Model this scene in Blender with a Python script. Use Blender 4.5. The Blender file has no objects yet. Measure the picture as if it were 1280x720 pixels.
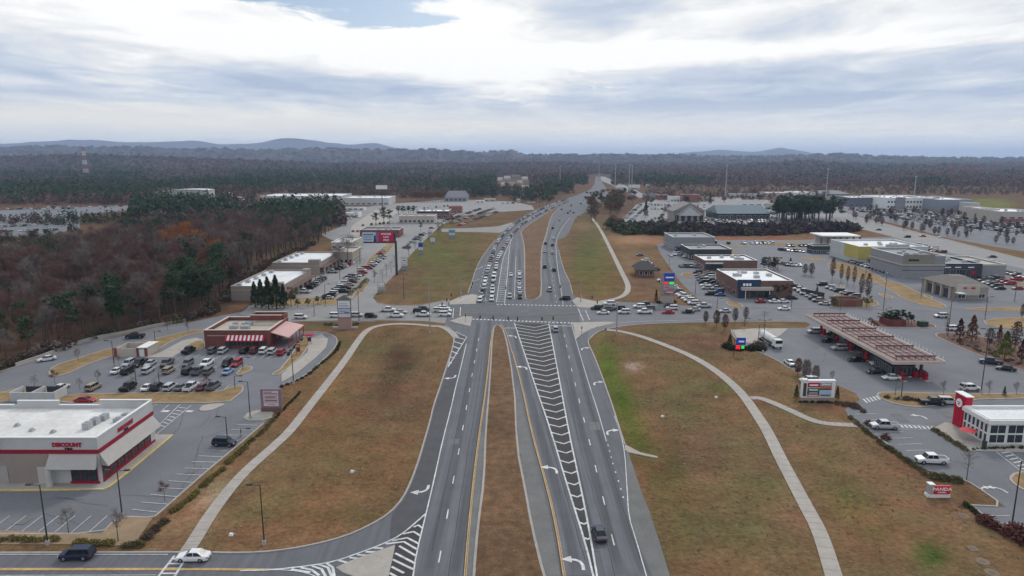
import bpy, math, random
import numpy as np
from mathutils import Vector, Matrix
from mathutils.geometry import tessellate_polygon
rnd = random.Random(7)
sc = bpy.context.scene
C = sc.collection
# ---------------------------------------------------------------- camera
H = 58.0; F = 853.33; PITCH = math.atan(164/F)
cP, sP = math.cos(PITCH), math.sin(PITCH)
cam_d = bpy.data.cameras.new('camera'); cam = bpy.data.objects.new('camera', cam_d); C.objects.link(cam)
cam_d.lens = 24.0; cam_d.sensor_width = 36.0; cam_d.clip_start = 1.0; cam_d.clip_end = 90000.0
cam.location = (0, 0, H); cam.rotation_euler = (math.pi/2 - PITCH, 0, 0)
sc.camera = cam
def P(px, py, z=0.0):
    "point of the level z that the photograph shows at (px, py)"
    a = (px-640)/F; b = -(py-360)/F
    d = (a, cP + b*sP, -sP + b*cP)
    t = (z-H)/d[2]
    return Vector((d[0]*t, d[1]*t, z))
def PX(x, y, z=0.0):
    dz = z-H
    zc = y*cP - dz*sP; yc = y*sP + dz*cP
    return 640 + F*x/zc, 360 - F*yc/zc
def HT(px, yb, yt):
    "height of something standing at (px, yb) whose top shows at row yt"
    p = P(px, yb); lo, hi = 0.0, 400.0
    for _ in range(50):
        m = (lo+hi)/2
        if PX(p.x, p.y, m)[1] > yt: lo = m
        else: hi = m
    return lo
# ---------------------------------------------------------------- materials
MATS = {}
def nt(m):
    m.use_nodes = True; n = m.node_tree; n.nodes.clear(); return n
def mat(name, col, rough=0.8, metal=0.0, var=0.12, scale=0.6, scale2=8.0, bump=0.0, attr=None, objcol=False, spec=0.3, coords='pos', emit=None, wear=False, coat=0.0):
    if name in MATS: return MATS[name]
    m = bpy.data.materials.new(name); n = nt(m); N = n.nodes; L = n.links
    out = N.new('ShaderNodeOutputMaterial'); b = N.new('ShaderNodeBsdfPrincipled'); L.new(b.outputs[0], out.inputs[0])
    b.inputs['Roughness'].default_value = rough; b.inputs['Metallic'].default_value = metal
    b.inputs['Specular IOR Level'].default_value = spec
    b.inputs['Coat Weight'].default_value = coat
    if attr:
        a = N.new('ShaderNodeAttribute'); a.attribute_name = attr; src = a.outputs['Color']
    elif objcol:
        a = N.new('ShaderNodeObjectInfo'); src = a.outputs['Color']
    else:
        a = N.new('ShaderNodeRGB'); a.outputs[0].default_value = (*col, 1); src = a.outputs[0]
    if coords == 'pos':
        g = N.new('ShaderNodeNewGeometry'); vec = g.outputs['Position']
    else:
        g = N.new('ShaderNodeTexCoord'); vec = g.outputs['Object']
    if wear:
        w = N.new('ShaderNodeAttribute'); w.attribute_name = 'wear'
        mm = N.new('ShaderNodeMath'); mm.operation = 'MULTIPLY_ADD'; L.new(w.outputs['Fac'], mm.inputs[0]); mm.inputs[1].default_value = 1.0; mm.inputs[2].default_value = 1.0
        mx = N.new('ShaderNodeVectorMath'); mx.operation = 'SCALE'; L.new(src, mx.inputs[0]); L.new(mm.outputs[0], mx.inputs['Scale']); src = mx.outputs[0]
    if var > 0:
        prev = None
        for s, amt in ((scale, var), (scale2, var*0.8), (scale*0.12, var*0.7)):
            t = N.new('ShaderNodeTexNoise'); t.inputs['Scale'].default_value = s; t.inputs['Detail'].default_value = 4; L.new(vec, t.inputs['Vector'])
            r = N.new('ShaderNodeMapRange'); r.inputs['From Min'].default_value = 0.3; r.inputs['From Max'].default_value = 0.7
            r.inputs['To Min'].default_value = 1-amt; r.inputs['To Max'].default_value = 1+amt; L.new(t.outputs['Fac'], r.inputs['Value'])
            if prev is None: prev = r.outputs[0]
            else:
                k = N.new('ShaderNodeMath'); k.operation = 'MULTIPLY'; L.new(prev, k.inputs[0]); L.new(r.outputs[0], k.inputs[1]); prev = k.outputs[0]
        mx = N.new('ShaderNodeVectorMath'); mx.operation = 'SCALE'; L.new(src, mx.inputs[0]); L.new(prev, mx.inputs['Scale']); src = mx.outputs[0]
    if wear:
        mp = N.new('ShaderNodeMapping'); mp.inputs['Scale'].default_value = (1.1, .035, 1); L.new(vec, mp.inputs[0])
        t = N.new('ShaderNodeTexNoise'); t.inputs['Scale'].default_value = 1; t.inputs['Detail'].default_value = 5; L.new(mp.outputs[0], t.inputs['Vector'])
        r = N.new('ShaderNodeMapRange'); r.inputs['From Min'].default_value = .3; r.inputs['From Max'].default_value = .7; r.inputs['To Min'].default_value = .86; r.inputs['To Max'].default_value = 1.14; L.new(t.outputs['Fac'], r.inputs['Value'])
        mx = N.new('ShaderNodeVectorMath'); mx.operation = 'SCALE'; L.new(src, mx.inputs[0]); L.new(r.outputs[0], mx.inputs['Scale']); src = mx.outputs[0]
    L.new(src, b.inputs['Base Color'])
    if bump > 0:
        t = N.new('ShaderNodeTexNoise'); t.inputs['Scale'].default_value = scale2*1.5; t.inputs['Detail'].default_value = 5; L.new(vec, t.inputs['Vector'])
        bp = N.new('ShaderNodeBump'); bp.inputs['Strength'].default_value = bump; bp.inputs['Distance'].default_value = 0.1
        L.new(t.outputs['Fac'], bp.inputs['Height']); L.new(bp.outputs[0], b.inputs['Normal'])
    MATS[name] = m
    return m
def S(r, g, b):
    f = lambda c: (c/255/12.92) if c/255 <= 0.04045 else ((c/255+0.055)/1.055)**2.4
    return (f(r), f(g), f(b))
asphalt = mat('asphalt', (.118, .119, .128), .9, var=.06, scale=.25, scale2=3, wear=True)
asphalt_lot = mat('lot_asphalt', (.158, .158, .168), .9, var=.10, scale=.12, scale2=2)
asphalt_dark = mat('fresh_asphalt', (.052, .048, .049), .9, var=.10, scale=.4, scale2=4)
asphalt_old = mat('pale_asphalt', (.245, .235, .225), .9, var=.08, scale=.15, scale2=3)
turnlane = mat('turn_lane_asphalt', (.080, .078, .082), .9, var=.1, scale=.4, scale2=4)
crossing_m = mat('intersection_asphalt', (.118, .118, .116), .9, var=.12, scale=.3, scale2=2.5)
shoulder = mat('shoulder_asphalt', (.150, .148, .142), .9, var=.12, scale=.3, scale2=3)
concrete = mat('concrete', (.36, .325, .285), .9, var=.09, scale=.4, scale2=3)
kerbm = mat('kerb_concrete', (.34, .31, .28), .9, var=.1, scale=.5, scale2=3)
white_p = mat('white_road_paint', (.55, .55, .53), .7, var=.24, scale=1.1, scale2=7)
yellow_p = mat('yellow_road_paint', (.46, .29, .12), .7, var=.2, scale=1.5, scale2=9)
yellow_k = mat('yellow_kerb_paint', (.62, .46, .14), .7, var=.1, scale=1.5)
grass_i = mat('dry_island_grass', (.25, .165, .075), 1, var=.22, scale=.35, scale2=3.0, bump=.3)
mulch = mat('mulch', (.15, .085, .062), 1, var=.2, scale=.5, scale2=3, bump=.3)
steel = mat('dark_steel', (.05, .045, .042), .5, .3, var=.05)
galv = mat('galvanised_steel', (.38, .39, .40), .45, .6, var=.06)
glass = mat('window_glass', (.025, .035, .045), .08, var=0, spec=.6)
paint = mat('car_paint', (1, 1, 1), .38, objcol=True, var=0, spec=.35, coat=.08)
carglass = mat('car_glass', (.010, .012, .015), .12, var=0, spec=.35)
tyre = mat('tyre_rubber', (.015, .015, .015), .85, var=0)
rim = mat('wheel_rim', (.35, .35, .36), .35, .7, var=0)
lamp_c = mat('headlamp_lens', (.7, .7, .68), .15, var=0, spec=.6)
lamp_r = mat('tail_lamp_lens', (.35, .01, .01), .2, var=0, spec=.6)
trim_b = mat('black_trim', (.02, .02, .02), .5, var=0)
bark = mat('bark', (.085, .070, .060), .95, var=.15, scale=2)
# ---------------------------------------------------------------- mesh builder
class MB:
    def __init__(s): s.v = []; s.f = []; s.m = []; s.c = []; s.w = {}
    def add(s, vs, fs, mi=0, col=None):
        o = len(s.v); s.v += [tuple(p) for p in vs]
        for f in fs: s.f.append(tuple(i+o for i in f)); s.m.append(mi); s.c.append(col)
        return o
    def box(s, x, y, z, sx, sy, sz, rot=0, mi=0, col=None, top=1.0, topy=None, skip=()):
        "x,y centre, z the bottom"
        c, q = math.cos(rot), math.sin(rot); vs = []; ty = top if topy is None else topy
        for k, (kx, ky) in ((0, (1, 1)), (1, (top, ty))):
            for a, b in ((-1, -1), (1, -1), (1, 1), (-1, 1)):
                u, v = a*sx/2*kx, b*sy/2*ky
                vs.append((x+u*c-v*q, y+u*q+v*c, z+k*sz))
        fs = [(0, 3, 2, 1), (4, 5, 6, 7), (0, 1, 5, 4), (1, 2, 6, 5), (2, 3, 7, 6), (3, 0, 4, 7)]
        s.add(vs, [f for i, f in enumerate(fs) if i not in skip], mi, col)
    def tube(s, p0, p1, r0, r1=None, n=8, mi=0, col=None, cap=True):
        r1 = r0 if r1 is None else r1
        p0, p1 = Vector(p0), Vector(p1); d = (p1-p0).normalized()
        a = d.orthogonal().normalized(); b = d.cross(a)
        vs = []
        for p, r in ((p0, r0), (p1, r1)):
            for i in range(n):
                t = 2*math.pi*i/n; vs.append(p + (a*math.cos(t)+b*math.sin(t))*r)
        fs = [(i, (i+1) % n, n+(i+1) % n, n+i) for i in range(n)]
        if cap: fs += [tuple(range(n-1, -1, -1)), tuple(range(n, 2*n))]
        s.add(vs, fs, mi, col)
    def sheet(s, pts, mi=0, col=None):
        vs = [Vector(p) for p in pts]
        tr = tessellate_polygon([vs])
        area = sum(vs[i].x*vs[(i+1) % len(vs)].y - vs[(i+1) % len(vs)].x*vs[i].y for i in range(len(vs)))
        out = []
        for a, b, c in tr:
            n = (vs[b]-vs[a]).cross(vs[c]-vs[a]).z
            out.append((a, b, c) if n > 0 else (a, c, b))
        s.add(vs, out, mi, col)
    def prism(s, pts, z0, z1, mi=0, mside=None):
        vs = [Vector((p[0], p[1], z1)) for p in pts]; n = len(vs)
        s.sheet(vs, mi)
        area = sum(vs[i].x*vs[(i+1) % n].y - vs[(i+1) % n].x*vs[i].y for i in range(n))
        lo = [(p.x, p.y, z0) for p in vs]
        fs = [(i, (i+1) % n, n+(i+1) % n, n+i) if area > 0 else ((i+1) % n, i, n+i, n+(i+1) % n) for i in range(n)]
        s.add(lo + [tuple(p) for p in vs], fs, mi if mside is None else mside)
    def ribbon(s, pts, w, z, mi=0, h=0.0):
        "flat strip (or raised bar of height h) of width w along the points"
        pts = [Vector((p[0], p[1], 0)) for p in pts]; n = len(pts); Lf = []; R = []
        for i in range(n):
            d = (pts[min(i+1, n-1)]-pts[max(i-1, 0)]).normalized(); q = Vector((-d.y, d.x, 0))*(w/2)
            Lf.append(pts[i]+q); R.append(pts[i]-q)
        vs = [(p.x, p.y, z+h) for p in Lf]+[(p.x, p.y, z+h) for p in R]
        s.add(vs, [(n+i, n+i+1, i+1, i) for i in range(n-1)], mi)
        if h > 0:
            vs = [(p.x, p.y, zz) for zz in (z, z+h) for p in Lf]; s.add(vs, [(i+1, i, n+i, n+i+1) for i in range(n-1)], mi)
            vs = [(p.x, p.y, zz) for zz in (z, z+h) for p in R]; s.add(vs, [(i, i+1, n+i+1, n+i) for i in range(n-1)], mi)
            for e in (0, n-1):
                a, b = Lf[e], R[e]; q = [(a.x, a.y, z), (b.x, b.y, z), (b.x, b.y, z+h), (a.x, a.y, z+h)]
                s.add(q, [(0, 1, 2, 3) if e == 0 else (3, 2, 1, 0)], mi)
    def wearstrip(s, pts, w, z, amt, mi=0):
        pts = [Vector((p[0], p[1], 0)) for p in pts]; n = len(pts); cols = []
        for k, a in ((-.5, 0), (-.25, amt), (0, amt), (.25, amt), (.5, 0)):
            for i in range(n):
                d = (pts[min(i+1, n-1)]-pts[max(i-1, 0)]).normalized(); q = Vector((-d.y, d.x, 0))*(w*k)
                p = pts[i]+q; e = 0 if i in (0, n-1) else 1
                s.w[len(s.v)+len(cols)] = a*e; cols.append((p.x, p.y, z))
        fs = [(k*n+i, k*n+i+1, (k+1)*n+i+1, (k+1)*n+i)[::1] for k in range(4) for i in range(n-1)]
        s.add(cols, fs, mi)
    def mesh(s, name, mats):
        me = bpy.data.meshes.new(name); me.from_pydata(s.v, [], s.f)
        for m in (mats if isinstance(mats, (list, tuple)) else [mats]): me.materials.append(m)
        me.polygons.foreach_set('material_index', s.m)
        if any(c is not None for c in s.c):
            a = me.color_attributes.new('tint', 'FLOAT_COLOR', 'CORNER'); arr = []
            for f, c in zip(s.f, s.c): arr += [*(c or (.5, .5, .5)), 1.0]*len(f)
            a.data.foreach_set('color', arr)
        if s.w:
            a = me.attributes.new('wear', 'FLOAT', 'POINT'); arr = [0.0]*len(s.v)
            for k, q in s.w.items(): arr[k] = q
            a.data.foreach_set('value', arr)
        me.update(); return me
    def build(s, name, mats, parent=None, loc=None):
        return link(name, s.mesh(name, mats), parent, loc)
def link(name, data, parent=None, loc=None, rz=0):
    o = bpy.data.objects.new(name, data); C.objects.link(o)
    if parent: o.parent = parent
    if loc is not None: o.location = loc
    if rz: o.rotation_euler = (0, 0, rz)
    return o
def tag(o, label, cat, group=None, kind=None):
    o['label'] = label; o['category'] = cat
    if group: o['group'] = group
    if kind: o['kind'] = kind
    return o
def thing(name, label, cat, loc=(0, 0, 0), rz=0, group=None):
    o = bpy.data.objects.new(name, None); C.objects.link(o); o.location = loc; o.rotation_euler = (0, 0, rz); o.empty_display_size = .5
    return tag(o, label, cat, group)
def struct(o, label=None):
    o['kind'] = 'structure'
    if label: o['label'] = label
    return o
def dup(root, loc, rz=0, label=None, group=None, sc_=None):
    r = root.copy(); C.objects.link(r); r.location = loc; r.rotation_euler = (0, 0, rz)
    if label: r['label'] = label
    if group: r['group'] = group
    if sc_: r.scale = sc_ if isinstance(sc_, tuple) else (sc_, sc_, sc_)
    for ch in list(root.children):
        c = ch.copy(); C.objects.link(c); c.parent = r
        for g in list(ch.children):
            d = g.copy(); C.objects.link(d); d.parent = c
    return r
def pts(s, z=0.0):
    "'x,y x,y ...' in photograph pixels to ground points"
    return [P(*map(float, q.split(',')), z) for q in s.split()]
def resample(pl, step):
    pl = [Vector((p[0], p[1], 0)) for p in pl]; out = [pl[0]]; acc = 0
    for a, b in zip(pl, pl[1:]):
        L = (b-a).length; n = max(1, round(L/step))
        out += [a.lerp(b, (i+1)/n) for i in range(n)]
    return out
def smooth(pl, it=2):
    pl = [Vector((p[0], p[1], 0)) for p in pl]
    for _ in range(it):
        q = [pl[0]]
        for a, b in zip(pl, pl[1:]): q += [a.lerp(b, .25), a.lerp(b, .75)]
        q.append(pl[-1]); pl = q
    return pl
def smoothclosed(pl, it=1):
    pl = [Vector((p[0], p[1], 0)) for p in pl]
    for _ in range(it):
        q = []
        for i in range(len(pl)): a, b = pl[i], pl[(i+1) % len(pl)]; q += [a.lerp(b, .25), a.lerp(b, .75)]
        pl = q
    return pl
# ---------------------------------------------------------------- terrain
def lines(lo, a, b, hi, step, g):
    m = list(np.arange(a, b+.01, step)); s = step; x = b
    while x < hi: s *= g; x += s; m.append(x)
    s = step; x = a
    while x > lo: s *= g; x -= s; m.insert(0, x)
    return np.array(m)
gx = lines(-32000, -260, 330, 32000, 2.6, 1.028); gy = lines(-900, 60, 420, 36000, 2.6, 1.026)
XX, YY = np.meshgrid(gx, gy)
def interp(px, prof):
    xs, ys = zip(*prof); return np.interp(px, xs, ys)
RIDGES = [(13500, 1500, [(-900, 186), (0, 181), (60, 178), (110, 175), (160, 180), (200, 178), (240, 177), (275, 182), (320, 180), (360, 174), (400, 177), (430, 182), (470, 180), (500, 186), (560, 195), (640, 200), (830, 197), (850, 192), (900, 188), (940, 191), (975, 185), (1005, 190), (1040, 197), (1400, 199), (2200, 190)]),
          (6200, 700, [(-900, 184), (0, 185), (60, 182), (160, 184), (250, 186), (320, 187), (400, 185), (520, 187), (590, 189), (640, 188), (656, 193), (700, 192), (760, 194), (840, 193), (920, 195), (1000, 194), (1050, 192), (1120, 196), (1280, 197), (2200, 190)]),
          (3300, 350, [(-900, 198), (0, 195), (120, 193), (300, 199), (420, 202), (600, 203), (700, 202), (760, 206), (900, 206), (960, 203), (1010, 199), (1060, 205), (1120, 208), (1180, 206), (1280, 209), (2200, 200)])]
def wob(x, y):
    return (np.sin(x/310+1.3)*np.cos(y/270) + .6*np.sin(x/137+y/190) + .4*np.cos(x/83-y/97+2))
def height(x, y):
    x = np.asarray(x, float); y = np.asarray(y, float)
    zc = np.maximum(y*cP + H*sP, 60); px = 640 + F*x/zc
    z = np.zeros_like(x)
    for D, sg, prof in RIDGES:
        top = H + (196-interp(px, prof))*D/F - (14 if D < 9000 else 0)
        z = np.maximum(z, np.maximum(top, 0)*np.exp(-((y-D)/sg)**2)*(1+.03*wob(x*1.3, y)))
    r = np.hypot(x, y); k = np.clip((r-2000)/1500, 0, 1)
    z = z + k*5*(wob(x, y)+1.2)*np.clip((r-1600)/4000, 0, 1)
    return z
ZZ = height(XX, YY)
# colour of the ground: straw lawns with greener, redder and barer patches
base = np.zeros(XX.shape+(3,)); base[:] = (.183, .120, .066)
zc_ = np.maximum(YY*cP + H*sP, 1); pxg = 640 + F*XX/zc_; pyg = 360 + F*(YY*-sP+H*cP)/zc_
vis = YY > 30
rs = np.random.RandomState(3)
nz = wob(XX*7, YY*7)*.5 + wob(XX*17+40, YY*15)*.5
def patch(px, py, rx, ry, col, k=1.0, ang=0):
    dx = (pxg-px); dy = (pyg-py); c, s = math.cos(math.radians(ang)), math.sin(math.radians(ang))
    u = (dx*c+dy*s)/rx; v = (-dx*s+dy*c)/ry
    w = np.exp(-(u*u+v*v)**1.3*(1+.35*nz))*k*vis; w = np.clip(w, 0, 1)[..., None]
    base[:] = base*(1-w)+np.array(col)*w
GR = (.090, .128, .024); OL = (.145, .122, .058); RD = (.165, .098, .066); TN = (.25, .165, .10); OR = (.215, .130, .062); DK = (.085, .055, .035)
far = np.clip((YY-430)/300, 0, 1)[..., None]; base[:] = base*(1-far)+np.array((.13, .085, .055))*far
for a in [(430, 540, 90, 70, (.185, .115, .058), .8), (500, 500, 60, 60, RD, .5), (460, 440, 70, 22, OL, .75), (460, 560, 80, 22, OL, .4), (390, 640, 90, 25, OR, .45), (500, 452, 20, 22, DK, 1.0, 25), (484, 486, 16, 18, DK, .75, 25),
          (320, 640, 30, 12, OL, .6), (345, 627, 9, 6, GR, .35), (230, 660, 30, 20, TN, .8), (262, 618, 8, 22, (.42, .31, .22), 1.0, 38), (215, 675, 20, 12, RD, .6), (330, 560, 30, 12, RD, .5, -45),
          (420, 470, 25, 40, OR, .6, 20), (400, 500, 20, 30, OR, .6, 30), (440, 404, 60, 5, OL, .7),
          (620, 560, 22, 200, OR, .85), (628, 650, 10, 90, (.24, .17, .11), .7),
          (790, 440, 40, 12, OL, .8), (762, 462, 15, 40, GR, 1.0, -15), (778, 505, 17, 40, GR, 1.0, -20), (795, 545, 16, 26, GR, .9, -20), (820, 600, 9, 40, GR, .45, -12), (815, 560, 14, 12, GR, .5), (760, 440, 12, 14, GR, .5), (845, 600, 10, 50, (.09, .10, .025), .8, -12), (850, 655, 30, 40, OL, .7), (792, 458, 9, 6, (.33, .28, .25), .9),
          (860, 500, 40, 60, OL, .85), (870, 560, 40, 35, RD, .7), (905, 485, 16, 12, GR, .45), (880, 430, 60, 14, RD, .75), (850, 415, 50, 6, OL, .6), (930, 470, 28, 14, TN, .5), (960, 430, 25, 12, RD, .4), (845, 570, 12, 28, (.10, .10, .035), .5),
          (940, 600, 40, 60, OL, .8), (900, 660, 60, 40, OL, .7), (960, 560, 25, 30, RD, .6), (985, 650, 30, 20, RD, .5), (1080, 620, 60, 40, (.17, .12, .06), .8), (1040, 580, 30, 16, OL, .9), (1060, 630, 22, 20, GR, .35), (1095, 665, 18, 12, GR, .45), (1165, 695, 22, 16, (.045, .10, .018), 1.0), (1150, 680, 12, 8, (.05, .10, .02), .8),
          (1130, 610, 60, 20, TN, .6, 25), (1190, 650, 50, 22, (.24, .14, .085), .8, 25), (1040, 530, 30, 14, TN, .5, 20), (1010, 520, 40, 14, OL, .5, 20), (1070, 560, 25, 10, TN, .5, 35),
          (548, 325, 56, 44, (.120, .125, .045), 1.0), (560, 345, 60, 16, OL, .8), (500, 355, 25, 22, RD, .7), (500, 370, 40, 6, OL, .6), (570, 300, 30, 14, (.13, .11, .04), .8), (600, 272, 30, 8, OL, .7), (590, 282, 30, 8, RD, .4), (560, 262, 20, 6, TN, .6), (620, 262, 40, 5, OL, .8),
          (668, 300, 8, 28, OL, .8), (665, 345, 8, 20, RD, .9), (690, 270, 14, 8, RD, .3), (735, 320, 24, 44, (.115, .125, .045), 1.0), (755, 350, 30, 20, (.15, .12, .045), .8), (725, 290, 20, 10, OL, .8), (715, 300, 7, 20, RD, .5), (730, 282, 14, 6, TN, .6), (805, 355, 22, 20, RD, .9), (790, 330, 14, 20, TN, .6), (845, 366, 20, 8, TN, .5),
          (800, 300, 40, 6, (.33, .20, .12), .9), (930, 297, 90, 4, (.24, .12, .07), .9), (1110, 288, 50, 8, (.20, .10, .065), .9), (1080, 276, 50, 6, (.20, .11, .07), .9), (1160, 292, 40, 5, (.22, .13, .08), .8),
          (1245, 256, 26, 5, (.16, .18, .05), 1.0), (1230, 252, 20, 4, (.16, .18, .05), 1.0),
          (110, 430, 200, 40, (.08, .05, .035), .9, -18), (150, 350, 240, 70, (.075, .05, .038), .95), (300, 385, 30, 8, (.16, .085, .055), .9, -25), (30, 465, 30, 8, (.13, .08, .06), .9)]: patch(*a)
base *= np.array([.89, .85, .85])
# woodland floor and hills far away
fw = np.clip((np.hypot(XX, YY)-1700)/700, 0, 1)[..., None]
hl = np.array((.065, .048, .050))
base[:] = base*(1-fw)+hl*fw
me = bpy.data.meshes.new('ground')
ny, nx = XX.shape
V = np.stack([XX, YY, ZZ], -1).reshape(-1, 3)
idx = np.arange(nx*ny).reshape(ny, nx)
Q = np.stack([idx[:-1, :-1], idx[:-1, 1:], idx[1:, 1:], idx[1:, :-1]], -1).reshape(-1, 4)
me.vertices.add(len(V)); me.vertices.foreach_set('co', V.ravel().astype(np.float32))
me.loops.add(Q.size); me.loops.foreach_set('vertex_index', Q.ravel().astype(np.int32))
me.polygons.add(len(Q)); me.polygons.foreach_set('loop_start', (np.arange(len(Q))*4).astype(np.int32)); me.polygons.foreach_set('loop_total', np.full(len(Q), 4, np.int32))
me.update(calc_edges=True)
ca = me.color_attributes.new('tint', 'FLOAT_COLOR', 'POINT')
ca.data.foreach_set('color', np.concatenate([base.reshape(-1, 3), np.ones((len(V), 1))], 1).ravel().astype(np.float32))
me.polygons.foreach_set('use_smooth', np.ones(len(Q), bool))
# grass material: mottled on several scales with straw streaks
gm = bpy.data.materials.new('dry_grass'); n = nt(gm); N = n.nodes; L = n.links
out = N.new('ShaderNodeOutputMaterial'); b = N.new('ShaderNodeBsdfPrincipled'); L.new(b.outputs[0], out.inputs[0]); b.inputs['Roughness'].default_value = 1; b.inputs['Specular IOR Level'].default_value = .05
at = N.new('ShaderNodeAttribute'); at.attribute_name = 'tint'; g = N.new('ShaderNodeNewGeometry')
prev = None
for s, lo, hi, det in ((1.1, .66, 1.36, 8), (.16, .74, 1.27, 7), (.03, .84, 1.17, 3), (6, .72, 1.3, 4)):
    t = N.new('ShaderNodeTexNoise'); t.inputs['Scale'].default_value = s; t.inputs['Detail'].default_value = det; t.inputs['Roughness'].default_value = .65; L.new(g.outputs['Position'], t.inputs['Vector'])
    r = N.new('ShaderNodeMapRange'); r.inputs['From Min'].default_value = .3; r.inputs['From Max'].default_value = .7; r.inputs['To Min'].default_value = lo; r.inputs['To Max'].default_value = hi; L.new(t.outputs['Fac'], r.inputs['Value'])
    if prev is None: prev = r.outputs[0]
    else:
        k = N.new('ShaderNodeMath'); k.operation = 'MULTIPLY'; L.new(prev, k.inputs[0]); L.new(r.outputs[0], k.inputs[1]); prev = k.outputs[0]
mx = N.new('ShaderNodeVectorMath'); mx.operation = 'SCALE'; L.new(at.outputs['Color'], mx.inputs[0]); L.new(prev, mx.inputs['Scale'])
# greener / redder drift
t = N.new('ShaderNodeTexNoise'); t.inputs['Scale'].default_value = .055; t.inputs['Detail'].default_value = 6; t.inputs['Roughness'].default_value = .7; L.new(g.outputs['Position'], t.inputs['Vector'])
r = N.new('ShaderNodeValToRGB'); r.color_ramp.elements[0].position = .38; r.color_ramp.elements[0].color = (1.12, .93, .90, 1); r.color_ramp.elements[1].position = .62; r.color_ramp.elements[1].color = (.91, 1.03, .90, 1)
L.new(t.outputs['Fac'], r.inputs[0]); m2 = N.new('ShaderNodeVectorMath'); m2.operation = 'MULTIPLY'; L.new(mx.outputs[0], m2.inputs[0]); L.new(r.outputs[0], m2.inputs[1])
L.new(m2.outputs[0], b.inputs['Base Color'])
t = N.new('ShaderNodeTexNoise'); t.inputs['Scale'].default_value = 2.2; t.inputs['Detail'].default_value = 6; L.new(g.outputs['Position'], t.inputs['Vector'])
bp = N.new('ShaderNodeBump'); bp.inputs['Strength'].default_value = .8; bp.inputs['Distance'].default_value = .35; L.new(t.outputs['Fac'], bp.inputs['Height']); L.new(bp.outputs[0], b.inputs['Normal'])
me.materials.append(gm)
struct(link('ground', me), 'dry straw coloured grass, woodland floor and far hills')
# ---------------------------------------------------------------- paved areas
Z0 = .04
KERB = MB()
def kerb(s, w=.35, closed=False, sm=1, h=.14, world=None):
    p = world or pts(s)
    if closed: p = p+[p[0]]
    KERB.ribbon(smooth(p, sm) if sm else p, w, 0.0, 0, h+.03)
hw = MB()
HW_OUT = pts('-420,692 0,692 240,691 300,693 345,690 390,682.5 430,672 460,659 487,643 504,624 514,603 524,575 531,550 537,530 542,508 550,485 558,460 563,445 567,430 567.5,419 563,411 556,406 558,398 560,385 560,378 578,370 585,366 589,355 595,336 602,322 610,311 619,300 630,288 645,276 654,270.5 670,262 686,255.5 705,249.5 722,243.5 738,237 743,230 744.5,222 745.5,214 748,214 749,221 752,227 757,234 760,243 757,250 752,254 740,260 726,268.5 719,273 715,282 712,290 706,297 697,300 698,312 704,336 712,352 716,368 724,374 724,400 735,412 736,428 741,440 752,468 765,505 776,540 781,557 792,585 802,615 812,640 825,680 838,722 870,850 -420,850')
hw.sheet([(p.x, p.y, Z0) for p in HW_OUT], 0)
# dark resurfaced areas
for i, s in enumerate(['643,404 686,405 693,440 700.6,482 711,540 726,610 736,660 745,715 741,716 732,680 712,617 689,540 669,482 656,440',
          '567,430 567.5,419 572,415.5 584,421.5 561,456.5 542,508 531,550 520,587 530,592 541,600 533,642 499,670 504,624 514,603 531,550 555,470',
          '533,643 499,671 494,682 492,693 484,724 514,724 520,694',
          '578,387 720,387 722,399 560,396']):
    p = pts(s)
    if i == 1: p = pts('567,431 571,418 584,421.5 576,445 571,476 564,510 553,552 542.6,600 533,640 500,669 487,674 490,643 506,624 516,603 526,575 533,550 539,530 544,508 552,485 560,460')
    hw.sheet([(q.x, q.y, Z0+.0402+.0008*i) for q in p], (1, 3, 1, 4)[i])
# pale shoulders
for i, s in enumerate(['645,482 652.5,482 664,540 685,615 696,665 705,722 681,722 665,660 656,610 646,560 644,520',
                       '783,559 784,600 786,645 795,674 809,722 838,722 825,680 812,640 802,615 792,585',
                       '601,540 607,540 605,602 597,660 591,722 582,722 587,660 594.5,590']):
    hw.sheet([(q.x, q.y, Z0+.022+.004*i) for q in pts(s)], 2)
W = [0]
def zz():
    W[0] = (W[0]+1) % 12; return .085+W[0]*.002
# tyre wear along the lanes
def lane_pts(s, off=0.0):
    p = resample(smooth(pts(s), 1), 14)
    if off:
        q = []
        for i in range(len(p)):
            d = (p[min(i+1, len(p)-1)]-p[max(i-1, 0)]).normalized(); q.append(p[i]+Vector((-d.y, d.x, 0))*off)
        p = q
    return p
LANES = ['566,728 578,662 594,560 606,482 611,410 614,385', '532,728 548,660 566,590 575,540 585,482 594,430 599,400',
         '778,722 758,650 740,584 722,520 712,470 703,425 698,400', '748,690 741,650 727,590 718,540 707,482 699,430 693,400',
         '808,722 789,675 772,620 756,565 742,520 728,470 716,425 709,402',
         '722,720 707,650 690,592 673,535 661,490 649,440 641,408',
         '603,381 606,350 613,325 620,308 631,296 646,280 668,266 690,255', '616,381 618,345 624,322 634,305 648,286 664,273 690,260',
         '690,380 688,360 684,330 683,310 688,290 696,272 712,262', '701,380 696,345 692,320 692,300 702,280 716,266', '637,381 639,340 642,310', '650,381 650,340 649,310']
for i, s in enumerate(LANES):
    for o, a in ((.95, .13), (-.95, .13), (0, -.26), (1.8, .10)):
        hw.wearstrip(lane_pts(s, o), (1.25 if o else 1.9), .0605+.0045*[.95, -.95, 0, 1.8].index(o)+.0011*(i % 4), a, 0)
struct(hw.build('highway_road', [asphalt, asphalt_dark, shoulder, turnlane, crossing_m]), 'grey divided highway running away to the horizon')
lot = MB(); LZ = [.012]
def paved(s, mi=0, world=None):
    LZ[0] += .004
    lot.sheet([(q.x, q.y, LZ[0]) for q in (world or pts(s))], mi)
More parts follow.
